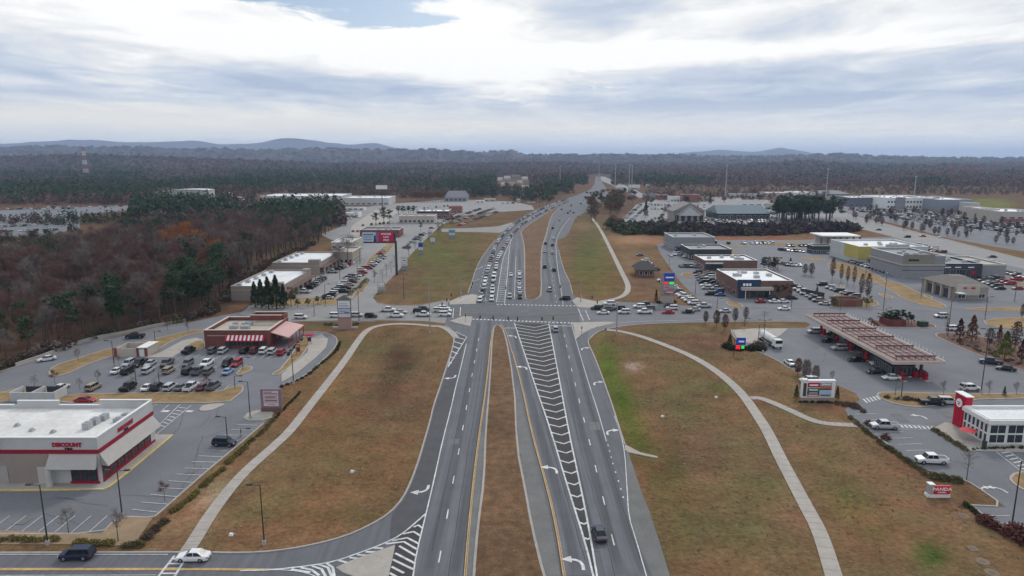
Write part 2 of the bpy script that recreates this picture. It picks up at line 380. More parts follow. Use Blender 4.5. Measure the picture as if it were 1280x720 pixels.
paved('-420,520 -100,492 0,466 20,459 60,446 87,435 119,425 157,419 195,410 232,404 270,396 320,386 377,383 415,382 440,383 470,402 440,401.5 362,402 340,408 367,415 404,415 420,421 422,429 416,438 402,452 387,466 370,475 352,482 345,500 338,520 329,530 294,560 260,588 227,617 200,641 191,648 156,646 144,650 127,668 0,668 -420,668')
struct(lot.build('left_parking_lot', [asphalt_lot, asphalt_old, concrete]), 'grey car park and lane round the tyre shop and the red brick restaurant')
lot = MB()
paved('300,392 318,378 350,362 378,344 400,328 420,312 436,300 415,300 400,293 425,284 440,262 480,255 530,252 560,249 640,252 665,257 668,262 640,264 600,266 570,272 551,282 540,292 528,303 512,320 497,340 480,357 466,372 472,379 487,382 525,382 550,377 562,375 562,405 537,402 460,400 362,402.5 330,404')
paved('551,286 590,285 622,283 640,278 645,282 625,291 596,290 552,290')
paved('436,300 440,282 470,262 500,262 480,282 470,300', 1)
struct(lot.build('shopping_strip_parking_lot', [asphalt_old, concrete, concrete]), 'pale car parks and side street by the shopping strip')
lot = MB()
paved('700,376 770,377.5 820,379 868,383 880,379 868,370 850,352 838,335 826,318 820,305 870,300 1000,300 1075,297 1140,296 1290,330 1420,350 1500,470 1500,760 1400,740 1290,684 1249,659 1224,640 1214,632 1257,634 1217,606 1199,598 1167,596 1142,581 1111,556 1074,532 1060,519 1056,512 1075,500 1070,492 1042,480 1010,472 988,461 970,450 955,443 928,432 916,420 914,412 960,410 1007,410 1013,406 1007,402.5 960,402 880,403 820,404.5 785,407 767,410 755,412 745,416 736,424 715,424 700,405')
struct(lot.build('right_parking_lot', [asphalt_lot, asphalt_old, concrete]), 'grey car parks and cross street on the fuel station side')
lot = MB()
paved('1042,262 1090,275 1147,290 1192,301 1290,326 1500,380 1500,392 1290,338 1212,322 1172,312 1120,297 1075,286 1030,276', 1)
paved('748,215 756,221 772,228 792,236 808,245 800,247.5 784,240 766,232 752,226', 1)
paved('1046,256 1110,260 1240,272 1300,279 1500,300 1500,345 1290,316 1240,308 1190,298.5 1120,280 1060,267 1040,261')
paved('772,281 795,256 820,249 900,246 960,250 1060,268 1060,281 1000,283 900,284', 1)
paved('-200,262 0,263 100,259 225,255 225,258 100,268 100,285 60,294 -200,300', 0)
struct(lot.build('distant_parking_lot', [asphalt_lot, asphalt_old, concrete]), 'pale far car parks and the arterial street')
# raised grass, mulch and concrete islands
isl = MB()
def island(s, mi=0, k=True, h=.14, sm=1, kw=.4):
    p = smoothclosed(pts(s), sm) if sm else pts(s)
    LZ[0] = (LZ[0]+.003) % .03
    isl.prism(p, 0, h+LZ[0], mi, 1)
    if k: KERB.ribbon(list(p)+[p[0]], kw, 0, 0, h+.045)
# median, lower and upper
island('622,405 616,411 612,482 607,540 605,602 597,660 592,722 585,850 720,850 680,722 665,660 656,610 646,560 643,482 631,414', 3, sm=1)
island('654,300 651,288 664,279 676,271 690,262 700,258 695,264 689,270 686,280 682,295 677,310 676,331 677,367 672,374 660,376 656,372 656,344 656,312', 3)
island('60,468 66,458 95,449 120,441 145,434 172,428 186,426 222,417 254,411 257,415 232,420 214,427 196,438 150,443 131,448 106,457 86,467 70,471')
island('-60,492 0,492 20,486 60,484 63,489 40,497 0,503 -60,510')
island('68,505 80,493 160,492 272,491 290,484 303,481 304,489 296,495 285,504 191,504')
island('337,470 355,459 378,421 387,421 384,439 352,468')
island('304,458 317,459 312,465 293,471')
island('226,439 242,427 255,426 257,437')
island('302,526 313,514 343,514 336,526', 1)
island('247,514 255,505.8 285,504.5 272,510 262,514', 1, k=False)
island('325,383 332,375 378,372 424,373 428,381 380,382')
island('440,373 446,362 459,351 463,353 452,366 443,374')
island('462,322 480,308 492,300 496,303 480,322 464,334 455,334')
island('905,377 921,377.5 932,384 915,384.5')
island('1080,403 1100,400 1150,401 1176,409 1150,410.5 1090,409.5', 2)
island('1167,419 1176,416 1215,418 1240,425 1300,432 1300,470 1227,446 1185,428', 2)
island('1087,352 1120,352 1160,372 1187,384 1172,386 1135,377 1105,358')
island('1228,399 1300,396 1300,414 1236,409')
island('1207,385 1300,384 1300,389 1210,388.5', 0)
island('1096,494 1101,490 1194,493 1300,492 1300,498 1200,500 1156,510 1125,507 1101,499')
island('1262,598 1270,591 1310,588 1330,640 1278,612 1266,604')
island('1040,370 1056,366 1095,376 1100,383 1060,385 1034,384')
island('1030,332 1046,326 1085,338 1110,352 1096,354 1060,346')
island('880,328 900,326 905,331 893,334 880,333')
island('855,340 870,344 862,347 850,345')
island('866,312 905,311 930,316 880,319')
for s in ('915,346 960,344.5 962,346.5 918,348', '895,306.5 940,307.5 938,309 895,308', '1000,321 1030,323 1032,327 1004,324', '1100,366 1118,372 1112,374 1098,369', '1150,366 1168,372 1160,374', '1050,356 1058,358 1052,361', '940,303 1020,303 1040,306 960,308', '1150,312 1180,318 1240,332 1225,334 1170,321', '1236,345 1290,356 1290,360 1240,351'): island(s)
struct(isl.build('traffic_islands', [grass_i, concrete, mulch, mat('median_grass', (.140, .078, .038), 1, var=.3, scale=.5, scale2=3, bump=.5)]), 'raised kerbed islands of dry grass, mulch and concrete')
# concrete aprons, plazas and footpaths
cc = MB(); CZ = [.10]
def conc(s, mi=0):
    CZ[0] += .003; cc.prism(pts(s), 0, CZ[0], mi)
def path(s, w, mi=0):
    CZ[0] += .003; pl = resample(smooth(pts(s), 2), 3); cc.ribbon(pl, w, CZ[0]-.05, mi, .05)
    for a, b in zip(pl[1:], pl[2:]):
        d = (b-a).normalized(); q = Vector((-d.y, d.x, 0))*(w/2); cc.ribbon([a+q, a-q], .07, CZ[0]+.006, 2)
path('228,702 234,689 242,678 265,640 300,595 340,560 362,540 385,510 405,485 432,450 445,430 456,415 468,408 495,404.5 525,406 540,408 552,408 563,414 570,422', 2.2)
path('758,412.5 775,414 800,420 830,431 862,444 890,460 912,477 930,495 945,517 960,540 975,572 990,600 1010,638 1025,665 1043,722 1058,780', 2.4)
path('938,498 948,497.5 960,501 985,512 1010,524 1030,530 1070,532', 2.2)
path('751,288 760,305 772,330 780,346 786,358 783,368 770,374 745,378', 2.4)
path('739,272 746,280 752,290', 2.2)
conc('716,403.5 758,402.4 770,403 757,406.5 740,410.5 727,417 719.5,423.5')
conc('579,395.5 590.5,396 588,408 575,405 562,401.5')
conc('562,377 575,371 590,368 597,369 595,380 562,381')
conc('715,376 721,372 742,376.5 775,378.5 738,385 722,384.5')
conc('494,682 470,690 440,701 420,710 428,716 450,724 485,724 492,693')
conc('352,468 384,441 388,424 402,418 410,424 408,434 395,447 372,466 352,478')
conc('180,447 200,441 228,426 245,422.5 255,425 240,432 215,447')
conc('915,413 940,411 985,411 975,420 950,430 925,428')
conc('1168,535 1182,528 1215,538 1235,556 1300,556 1300,566 1213,564 1205,560')
conc('781,556 781,563 786,566 815,572 822,573 822,571 800,566')
conc('-60,662 127,668 144,650 156,646 191,648 168,681 145,683 120,681 -60,681', 1)
SW = pts('-80,613 127.5,613 139,607.5 215,544 193,543')
cc.prism([(-130, SW[0].y, 0), (SW[1].x, SW[1].y, 0), (SW[2].x, SW[2].y, 0), (SW[3].x, SW[3].y, 0), (-74, SW[3].y, 0), (-130, SW[3].y, 0)], 0, .17, 0)
struct(cc.build('pavement', [concrete, mat('sandy_verge', (.27, .19, .115), 1, var=.12, scale=.4, scale2=3), mat('slab_joint', (.16, .14, .12), 1)]), 'pale concrete footpaths, aprons and corner plazas')
yk = MB(); yk.ribbon(smooth([(-130, SW[0].y-.15), (SW[1].x, SW[1].y-.15), (SW[2].x+.1, SW[2].y-.1), (SW[3].x+.15, SW[3].y)], 1), .32, 0, 0, .19)
struct(yk.build('kerb_yellow', yellow_k), 'yellow painted kerb round the tyre shop')
for s in ['-100,692 0,691.5 200,691 228,691', '242,690.5 300,692 345,689.5 390,682 430,671.5 460,658.5 487,642.5 504,623 514,602 524,574 531,549 537,529 542,507 550,484 558,459 563,444 567,430 567,419 563,411 556,407',
          '585,366 589,355 595,336 602,322 610,311 619,300', '737,424 745,416 755,412 767,410 785,407 820,404.5 880,403 960,402 1007,402.5', '736,424 735,430 741,441 752,469 765,506 776,541 781,556',
          '716,368 712,352 704,336 698,312', '460,399.5 400,401 362,402', '537,402 500,400 460,399.5', '472,379 487,382 525,382 550,377 562,374',
          '329,530 294,560 260,588 227,617 200,641 191,648 156,646 144,650 127,668 0,668 -80,668', '-100,490 0,465 20,458.5 60,445.5 87,434.5 119,424.5 157,418.5 195,409.5 232,403.5',
          '367,415 404,415 420,421 422,429 416,438 402,452 387,466 370,475 352,482',
          '1290,683 1249,659 1224,640 1214,632', '1214,632 1257,634 1217,606 1199,598', '1167,596 1142,581 1111,556 1074,532 1060,519', '988,461 970,450 955,443 928,432 916,420 914,412',
          '935,384.5 1000,385 1100,387 1172,387.5', '1045,263 1090,276 1147,291 1192,302 1290,327']:
    kerb(s)
struct(KERB.build('kerb', kerbm), 'pale concrete kerbs')
# low kerb wall / guard rail beside the wood lane
# ---------------------------------------------------------------- painted markings
pm = MB()
def ln(s, w=.16, mi=0, world=None, sm=1): pm.ribbon(smooth(world or pts(s), sm), w, zz(), mi)
def seg(a, b, w=.3, mi=0): pm.ribbon([a, b], w, zz(), mi)
LC_SOLID = '516,724 520,694 533,641 542.6,600 553,552 564,510 570,482 575,464 583,430'
ln(LC_SOLID, .22)
A1 = pts('549,701 558.6,647.7 566,604.5 573,567.5 590.5,467 596.7,433 599,420')
def dashes(pl, start, n, cyc=12.19, ln_=3.05, w=.17):
    pl = [Vector((p[0], p[1], 0)) for p in pl]; s = 0; out = []
    def at(t):
        for a, b in zip(pl, pl[1:]):
            L = (b-a).length
            if t <= L: return a.lerp(b, t/L)
            t -= L
        return None
    for i in range(n):
        a, b = at(start+i*cyc), at(start+i*cyc+ln_)
        if a is None or b is None: break
        seg(a, b, w)
dashes(pts('545,722 549,701 558.6,647.7 566,604.5 573,567.5 590.5,467 596.7,433 600,412'), 3.5, 30, w=.2)
dashes(pts('780,722 766,676 755,627.5 745.5,589 737.5,555 724,501 719,480 714,460 711,444.5 707.5,430 704,412'), 8.0, 30, w=.2)
ln('580,724 585,660 592.5,590 599,540 607.6,482 614,417 618,408', .2, 1); ln('578.6,724 584,660 591.3,590 597.8,540 606.6,482 613.4,417', .16, 2); ln('703.2,724 694.2,665 683.4,615 662.7,540 651,482 639.2,440', .16, 2); ln('582.4,724 587,660 594,590 600.5,540 608.6,482 614.6,417', .12, 1)
ln('705,724 696,665 685,615 664,540 652,482 640,440 632,412 626,405', .2, 1); ln('707.4,724 698,665 686.8,615 665.3,540 653,482 641,440', .12, 1)
CL = pts('643,404 669,482 689,540 712,617 732,680 742,722'); CR = pts('686,405 700.6,482 711,540 726,610 736,660 746.5,722')
ln('', .3, world=CL); ln('', .3, world=CR)
def atY(pl, y):
    for a, b in zip(pl, pl[1:]):
        if (a.y-y)*(b.y-y) <= 0 and a.y != b.y: return a.lerp(b, (y-a.y)/(b.y-a.y))
    return None
y = CL[0].y-2.0
while y > CL[-1].y:
    # apex nearer to the camera, arms at about 40 degrees
    m = (atY(CL, y), atY(CR, y))
    if m[0] is None or m[1] is None: break
    wdt = m[1].x-m[0].x; ap = y-wdt*.38
    a, b = atY(CL, y), atY(CR, y); q0, q1 = atY(CL, ap), atY(CR, ap)
    if q0 is None or q1 is None: break
    mid = Vector(((q0.x+q1.x)/2+.05*wdt, ap, 0))
    if wdt > 1.0: pm.ribbon([a, mid, b], .45, zz(), 0)
    y -= 4.57
ln('714,403 718,420 736.6,482 746,510 758,552', .16)
ln('768,520 775,540 781,565 784,615 786,647 795,675 809,724', .16)
dd = resample(pts('760,557 766,580 773,602 779,622'), 3)
for p in dd: pm.box(p.x, p.y, zz(), .22, .6, .002, 0, 0)
# left slip hatch
ln('570,415 583.5,421.5 560,459', .25, sm=0); ln('570,415 567,430 560,459', .12)
for a, b in (('568,421.3', '581,424.5'), ('567,427', '578,430.5'), ('566,433', '575,436.5'), ('565,439.5', '572,442.5'), ('563,446.5', '568.5,448'), ('561,453', '564.5,454.5')): seg(pts(a)[0], pts(b)[0], .5)
# gore at the lower left
ln('533,642 515,658 500,670 479,680.5 451,691 420,702 390,707.5 340,713 300,714', .3)
ln('300,714 345,712.5 375,714.5 395,721 402,726', .2)
for s in ('517,659.5 523,657 528.5,661', '503.5,668 517,665 526,670.5', '490,676.5 509,672.7 523,680', '482,680.5 505,677.7 521.5,687.5', '499,683 520,695.5', '494,692 519,705', '491,700 517,712.5', '489.5,709 505,717', '487,717 500,724',
          '467,685.6 479,686', '457,690.6 470,690.6', '446.5,694 458,695', '437,697.6 448,699', '423,701 434,704',
          '364,712 388,716', '376,710 390,713 399,720', '390,708 402,712 407,721', '398,706 410,710 415,722', '408,704.5 416,710 418,722'): ln(s, .4, sm=0)
ln('0,712.8 240,712.6 337,713.2', .35, 1); ln('-80,711.4 240,711.3 337,712', .3, 1); ln('-80,693.6 0,693.5 210,693.6', .16)
ln('-80,720 0,720 195,719.5', .12)
ln('218,695.6 199,720 195,726', .35); ln('234,695.6 219,720 216,726', .35)
for t in (.15, .4, .65, .9):
    a = pts('218,695.6')[0].lerp(pts('199,720')[0], t); b = pts('234,695.6')[0].lerp(pts('219,720')[0], t); seg(a, b, .35)
# intersection
def blocks(a, b, n, w=.6, l=.9):
    a, b = pts(a)[0], pts(b)[0]; r = math.atan2(b.y-a.y, b.x-a.x)
    for i in range(n):
        p = a.lerp(b, i/(n-1)); pm.box(p.x, p.y, zz(), l, w, .002, r, 0)
blocks('592,399.2', '716,404.2', 27, 1.3, .75); blocks('622,380.8', '718,382.6', 21, 1.3, .75)
seg(*pts('688,407.3 714,407.8'), .5); seg(*pts('632,410.2 644,410.4'), .5); seg(*pts('604,375.8 621,376'), .5); seg(*pts('631,373.6 655,373.4'), .5)
for s in ('575.8,384 575,395', '567,385.5 566,398', '722.5,385.8 729,401', '732,388.5 737,400.5', '590,396.2 587.5,408'): ln(s, .3, sm=0)
for i in range(6): seg(P(576+i*2.2, 396.5+i*.3), P(573+i*2.4, 400+i*1.2), .4)
ln('719.3,424 727,417.5 740,410.6 757.5,405.8 785,402.6 820,401.4 900,399.6', .18)
# lanes of the far side
HL = pts('620.5,378 624.4,350 628,325 635,307.5 639,299'); HR = pts('630.6,380 633.8,350 635.6,325 637.5,305 641,296')
ln('', .25, world=HL); ln('', .25, world=HR)
y = HL[0].y+1
while y < HL[-2].y:
    a, b = atY(HL, y), atY(HR, y)
    if a is None or b is None: break
    ap = y-(b.x-a.x)*-.25; pm.ribbon([a, Vector(((a.x+b.x)/2, ap, 0)), b], .5, zz(), 0); y += 4.57
ln('643,373 644,345 645,321', .2); ln('656,371 655.5,340 655,312 652.5,300 650,288', .15, 1); ln('641,296 650,285 664,275', .14)
for s in ('594,381 600,362 604,342 608,327 614,315', '606.5,376 610,352 613,336 618,320 626,305 641,288 660,273 690,257'): dashes(pts(s), 2, 40, w=.18)
ln('677,372 676.5,331 679,308 683,294 687,279 691,268', .15, 1)
dashes(pts('696,380 691,350 687,322 686,305 694,283 706,268'), 2, 30, w=.18); ln('704,381 701,360 696,330 694.5,300 702,286 712,272', .18)
for i in range(9): seg(P(645, 311-i*1.6), P(648, 311-i*1.6), .5)
for s in ('590,352 600,349', '594,338 604,333'): ln(s, .3, sm=0)
# cross street centre lines
ln('362,391 420,390.2 480,390.6 560,390', .15, 1); ln('736,394.5 800,394 880,392.5 960,392 1100,394', .15, 1)
dashes(pts('380,395.5 460,396 560,395.8'), 1, 20, w=.14); dashes(pts('742,384 880,387 1000,389 1100,391'), 1, 30, w=.14)
# turn arrows
def arrow(px, py, sgn, toward=1, s=1.0, rz=0.0):
    "curved turn arrow; sgn -1 bends to the left in the picture, toward 1 points away from the camera first"
    o = P(px, py); z = zz()
    def T(x, y): 
        c, q = math.cos(rz), math.sin(rz); X, Y = sgn*x*s, toward*y*s
        return (o.x+X*c-Y*q, o.y+X*q+Y*c)
    pm.ribbon([T(-.7, -1.6), T(-.7, -.5), T(-.45, .2), (T(.1, .6)), T(.7, .7)], .42*s, z, 0)
    pm.sheet([(*T(.6, 0.0), z+.001), (*T(1.9, .75), z+.001), (*T(.6, 1.5), z+.001)], 0)
for a in ((642, 421, -1), (654.5, 460, -1), (690, 587, -1), (721, 704, -1)): arrow(a[0], a[1], -1, 1, 1.15)
for a in ((730, 436), (746, 479), (763, 540)): arrow(a[0], a[1], 1, 1, 1.1)
for a in ((565, 472), (528.6, 613)): arrow(a[0], a[1], -1, -1, 1.15)
arrow(1150, 521, -1, 1, 1); arrow(1230, 612, 1, 1, .9); arrow(1248, 612, -1, 1, .9)
# crack seals and patched asphalt
def crack(px, py, ang, L_, w=.13, mi=2):
    p = P(px, py); a = math.radians(ang); q = [p]
    for i in range(int(L_/2)):
        a += rnd.uniform(-.22, .22); q.append(q[-1]+Vector((math.cos(a)*2, math.sin(a)*2, 0)))
    pm.ribbon(q, w, .0815+rnd.uniform(0, .003), mi)
for x0, x1, y0, y1, n_, lo, hi in ((0, 150, 618, 662, 9, -20, 20), (150, 280, 520, 620, 14, 60, 110), (80, 330, 445, 480, 12, -20, 20), (1000, 1250, 412, 485, 24, -40, 60), (1075, 1240, 505, 570, 12, -30, 30), (780, 1000, 386, 398, 10, -8, 8), (380, 560, 384, 398, 8, -8, 8), (880, 1100, 340, 380, 14, -40, 40), (0, 400, 696, 716, 9, -8, 8)):
    for i in range(n_//2): crack(rnd.uniform(x0, x1), rnd.uniform(y0, y1), rnd.uniform(lo, hi), rnd.uniform(8, 22), .05)
for s_ in ('560,724 600,470 606,415', '540,690 585,470 596,420', '770,724 710,500 696,420', '731,700 690,560 665,460', '800,700 760,580 730,480'):
    pl = resample(pts(s_), 3); pm.ribbon([p+Vector((rnd.uniform(-.07, .07), 0, 0)) for p in pl], .09, .0835, 2)
for i in range(12):
    x0, x1, y0, y1 = rnd.choice([(0, 140, 618, 660), (160, 260, 530, 600), (1010, 1230, 415, 480), (1090, 1230, 510, 560), (562, 590, 540, 700), (715, 745, 520, 640)]); p = P(rnd.uniform(x0, x1), rnd.uniform(y0, y1)); pm.box(p.x, p.y, .0805+.0002*i-.004, rnd.uniform(1.2, 3), rnd.uniform(2, 6), .002, rnd.uniform(-.1, .1), 3)
# parking bays
def bays(a, b, n, dx, dy, w=.12):
    a, b = pts(a)[0], pts(b)[0]
    for i in range(n+1):
        p = a.lerp(b, i/n); seg(p, p+Vector((dx, dy, 0)), w)
bays('-40,667.5', '109,667.5', 7, 0, 5.4); 
for i, (x1, y1, x2, y2) in enumerate(((165, 637, 200, 641), (176, 628, 212, 631), (188, 618.5, 222, 621.5), (201, 610, 232, 612), (211, 601.5, 241, 603.5), (220, 593, 252, 594.5), (231, 585.5, 262, 586.5), (240, 577.5, 270, 578.3), (248, 570, 278, 571.5), (256, 563, 284, 563.5), (281, 544, 310, 544.6), (289, 537, 318, 538), (296, 531, 322, 532), (302, 525.5, 330, 526))): seg(P(x1, y1), P(x2, y2), .14)
for s in ('190,509 197,505.5', '200,515.5 211,506.5', '199,531.5 225,506', '195,544 239,507'): ln(s, .16, sm=0)
for i in range(7): seg(P(200+i*4, 532-i*3.7), P(206+i*4.4, 534-i*3.9), .3)
pm.box(*P(207, 514.5)[:2], .09, 1.6, 1.2, .002); pm.box(*P(237, 514.5)[:2], .09, 1.6, 1.2, .002)
for row, x0, x1, n in ((462, 145, 300, 18), (489, 150, 278, 14), (443, 232, 360, 14)): bays(f'{x0},{row}', f'{x1},{row}', n, 0, -5.0 if row == 443 else 5.0)
for i in range(9):
    p = P(1063+i*10.5, 518+i*7.6); seg(p+Vector((1, 0, 0)), p+Vector((6.2, .3, 0)), .12)
for i in range(4): seg(P(1239+i*8, 645+i*9.5), P(1262+i*8, 645+i*9.5), .12)
for i in range(8): seg(P(1125+i*5.6, 531.5+i*.3), P(1129+i*5.6, 535+i*.3), .5)
ln('1120,531 1168,532.5', .1); ln('1120,536.5 1166,537.5', .1)
for i in range(9): seg(P(1252+i*5, 567+i*4), P(1262+i*5, 565+i*4), .35)
ln('1245,565 1290,600', .15); ln('1262,565 1300,592', .15)
for i in range(5): seg(P(1079+i*4, 499-i*1.0), P(1084+i*4, 504-i*1.0), .45)
bays('812,352', '868,378', 14, 4.8, 0, .1); bays('868,345', '892,375', 10, 4.8, 0, .1); bays('380,380', '445,345', 16, -4.8, 0, .1)
for r_ in range(5): bays(f'{1075+r_*22},{263.5+r_*4.6}', f'{1272+r_*3},{279+r_*5.2}', 60, 0, 4.8, .12)
struct(pm.build('road_markings', [white_p, yellow_p, asphalt_dark, shoulder]), 'painted lane lines, chevrons, arrows and parking bays')
# ---------------------------------------------------------------- vehicles (nose towards +Y)
# kind: length, width, body stations (y from the nose, underside, belt height, half width), cabin (y at belt front/rear, y at roof front/rear, roof height, half width at roof)
CARS = {
 'sedan': dict(L=4.8, W=1.84, st=[(0, .32, .52, .62), (.12, .24, .66, .78), (.9, .22, .82, .9), (1.55, .22, .92, .92), (3.7, .22, .95, .92), (4.45, .26, .93, .88), (4.72, .30, .86, .80), (4.8, .36, .62, .74)], cab=(1.35, 4.05, 2.05, 3.3, 1.44, .60), ax=(.92, 3.75), r=.33),
 'suv': dict(L=4.75, W=1.92, st=[(0, .38, .66, .70), (.1, .30, .86, .84), (.85, .28, 1.04, .94), (1.2, .28, 1.08, .96), (4.4, .28, 1.08, .96), (4.66, .32, 1.04, .92), (4.75, .42, .8, .88)], cab=(1.12, 4.66, 1.75, 4.35, 1.74, .70), ax=(.92, 3.72), r=.38),
 'pickup': dict(L=5.75, W=2.02, st=[(0, .42, .82, .80), (.1, .38, 1.02, .94), (.95, .36, 1.16, 1.0), (1.35, .36, 1.2, 1.01), (3.75, .36, 1.2, 1.01), (3.8, .36, 1.2, 1.01), (5.65, .40, 1.2, 1.0), (5.75, .46, 1.16, .96)], cab=(1.3, 3.78, 1.95, 3.5, 1.9, .76), ax=(1.0, 4.65), r=.42),
 'van': dict(L=5.1, W=1.98, st=[(0, .34, .7, .74), (.12, .28, .88, .88), (.7, .26, 1.06, .96), (1.0, .26, 1.12, .98), (4.8, .26, 1.14, .98), (5.1, .34, .9, .93)], cab=(.85, 5.0, 1.75, 4.85, 1.78, .82), ax=(.98, 4.0), r=.35),
 'cargo_van': dict(L=5.9, W=2.05, st=[(0, .4, .9, .78), (.15, .34, 1.1, .95), (.9, .32, 1.3, 1.0), (1.3, .32, 1.4, 1.02), (5.85, .34, 1.4, 1.02), (5.9, .4, 1.2, .98)], cab=(1.2, 5.88, 1.9, 5.82, 2.5, .92), ax=(1.0, 4.75), r=.38),
}
def car_parts(k):
    d = CARS[k]; L2 = d['L']/2; out = {}
    b = MB(); vs = []; n = len(d['st'])
    for (y, zl, zh, w) in d['st']:
        Y = L2-y; m = zl+(zh-zl)*.55
        vs += [(-w*.92, Y, zl), (-w, Y, m), (-w*.93, Y, zh-.03), (-w*.82, Y, zh), (w*.82, Y, zh), (w*.93, Y, zh-.03), (w, Y, m), (w*.92, Y, zl)]
    fs = []
    for i in range(n-1):
        for j in range(8):
            a, c = i*8+j, i*8+(j+1) % 8; fs.append((a, c, c+8, a+8))
    fs += [tuple(range(7, -1, -1))[::-1], tuple(range((n-1)*8, n*8))[::-1]]
    b.add(vs, fs)
    yb0, yb1, yr0, yr1, zr, wr = d['cab']
    belt = max(s[2] for s in d['st'])-.02; wb = .93*max(s[3] for s in d['st'])*.93
    if k == 'pickup':     # open bed
        b.box(0, L2-4.7, belt-.02, 1.6, 1.6, .04)
        for sx in (-1, 1): b.box(sx*.9, L2-4.72, belt-.01, .14, 1.9, .07)
        b.box(0, L2-5.66, belt-.01, 1.9, .1, .07)
    # roof and pillars in body colour
    def cabv(t, infl=0.0):   # t 0 belt, 1 roof
        y0 = yb0+(yr0-yb0)*t-infl; y1 = yb1+(yr1-yb1)*t+infl; w = wb+(wr-wb)*t+infl; z = belt+(zr-belt)*t
        return [(-w, L2-y0, z), (w, L2-y0, z), (w, L2-y1, z), (-w, L2-y1, z)]
    A, B = cabv(.93, .012), cabv(1.0, 0); top = [(x*.97, y*1.0, z+.03) for x, y, z in B]
    b.add(A+B+top, [(0, 1, 5, 4), (1, 2, 6, 5), (2, 3, 7, 6), (3, 0, 4, 7), (4, 5, 9, 8), (5, 6, 10, 9), (6, 7, 11, 10), (7, 4, 8, 11), (8, 9, 10, 11)])
    lo, hi = cabv(0, .012), cabv(.95, .012)
    for i in range(4): b.tube(lo[i], hi[i], .035, .03, 4, cap=False)
    fr = {'sedan': .5, 'suv': .42, 'pickup': .52, 'van': .4, 'cargo_van': .25}[k]
    solid = k == 'cargo_van'
    for sx in (-1, 1):
        for t in ((fr,) if k in ('sedan', 'pickup') else (fr, .76)):
            p = Vector(lo[0 if sx < 0 else 1]).lerp(Vector(lo[3 if sx < 0 else 2]), t); q = Vector(hi[0 if sx < 0 else 1]).lerp(Vector(hi[3 if sx < 0 else 2]), t); b.tube(p, q, .035, .03, 4, cap=False)
        b.box(sx*(wb+.12), L2-yb0-.45, belt, .18, .12, .13)      # mirror
        if solid:
            a, c = lo[0 if sx < 0 else 1], lo[3 if sx < 0 else 2]; e, f = hi[0 if sx < 0 else 1], hi[3 if sx < 0 else 2]
            m0 = Vector(a).lerp(Vector(c), fr); m1 = Vector(e).lerp(Vector(f), fr); o = Vector((sx*.012, 0, 0))
            b.add([m0+o, Vector(c)+o, Vector(f)+o, m1+o], [(0, 1, 2, 3)])
    out['body'] = (b, 'paint')
    g = MB(); lo, hi = cabv(0), cabv(.97)
    g.add(lo+hi, [(0, 1, 5, 4), (1, 2, 6, 5), (2, 3, 7, 6), (3, 0, 4, 7)]); out['windows'] = (g, 'glass')
    w = []
    for ay in d['ax']:
        for sx in (-1, 1):
            m = MB(); x = sx*(d['W']/2-.11); r = d['r']
            m.tube((x-.11, L2-ay, r), (x+.11, L2-ay, r), r, r, 14, 0)
            m.tube((x+sx*.10, L2-ay, r), (x+sx*.125, L2-ay, r), r*.62, r*.55, 10, 1); w.append(m)
    out['wheels'] = w
    hl = []; tl = []; s0 = d['st'][1]; s1 = d['st'][-2]
    for sx in (-1, 1):
        m = MB(); m.box(sx*(s0[3]-.17), L2-.13, s0[2]-.22, .32, .22, .16, top=.85); hl.append(m)
        m = MB(); m.box(sx*(s1[3]-.06), L2-d['st'][-2][0]-.02, s1[2]-.26, .14, .16, .22); tl.append(m)
    out['hl'] = hl; out['tl'] = tl
    bl = MB(); bl.box(0, L2-.03, d['st'][0][1]+.02, s0[3]*1.25, .1, d['st'][0][2]-d['st'][0][1]-.08); out['grille'] = bl
    bl = MB(); bl.box(0, L2-d['L']+.03, d['st'][-1][1]+.02, s0[3]*1.4, .1, .14); out['bumper'] = bl
    ub = MB(); ub.box(0, 0, .15, d['W']*.78, d['L']*.86, .25); out['under'] = ub  # dark box added beneath the car to deepen its contact shade
    if k == 'pickup':
        bd = MB(); bd.box(0, L2-4.7, belt+.005, 1.45, 1.7, .03); out['bed'] = bd
    return out
PR = {}; FARM = {}
for k in CARS:
    o = car_parts(k); ms = {}
    me = o['body'][0].mesh('car_body', paint); ms['body'] = [me]
    ms['windows'] = [o['windows'][0].mesh('car_windows', carglass)]
    ms['wheel'] = [m.mesh('car_wheel', [tyre, rim]) for m in o['wheels']]
    ms['headlight'] = [m.mesh('car_headlight', lamp_c) for m in o['hl']]
    ms['taillight'] = [m.mesh('car_taillight', lamp_r) for m in o['tl']]
    ms['grille'] = [o['grille'].mesh('car_grille', trim_b)]
    ms['rear_bumper'] = [o['bumper'].mesh('car_rear_bumper', trim_b)]
    ms['underbody_shade'] = [o['under'].mesh('car_underbody_shade', trim_b)]
    if 'bed' in o: ms['cargo_bed'] = [o['bed'].mesh('car_cargo_bed', trim_b)]
    PR[k] = ms
    # one-mesh copy for small distant ones
    c = MB()
    def put(m, mi):
        off = len(c.v); c.v += m.v; c.f += [tuple(i+off for i in f) for f in m.f]; c.m += [mi]*len(m.f); c.c += [None]*len(m.f)
    put(o['body'][0], 0); put(o['windows'][0], 1)
    for m in o['wheels']: put(m, 2)
    for m in o['hl']: put(m, 3)
    for m in o['tl']: put(m, 4)
    put(o['grille'], 2); put(o['bumper'], 2); put(o['under'], 2)
    FARM[k] = (c, c.mesh('small_'+k, [paint, carglass, tyre, lamp_c, lamp_r]))
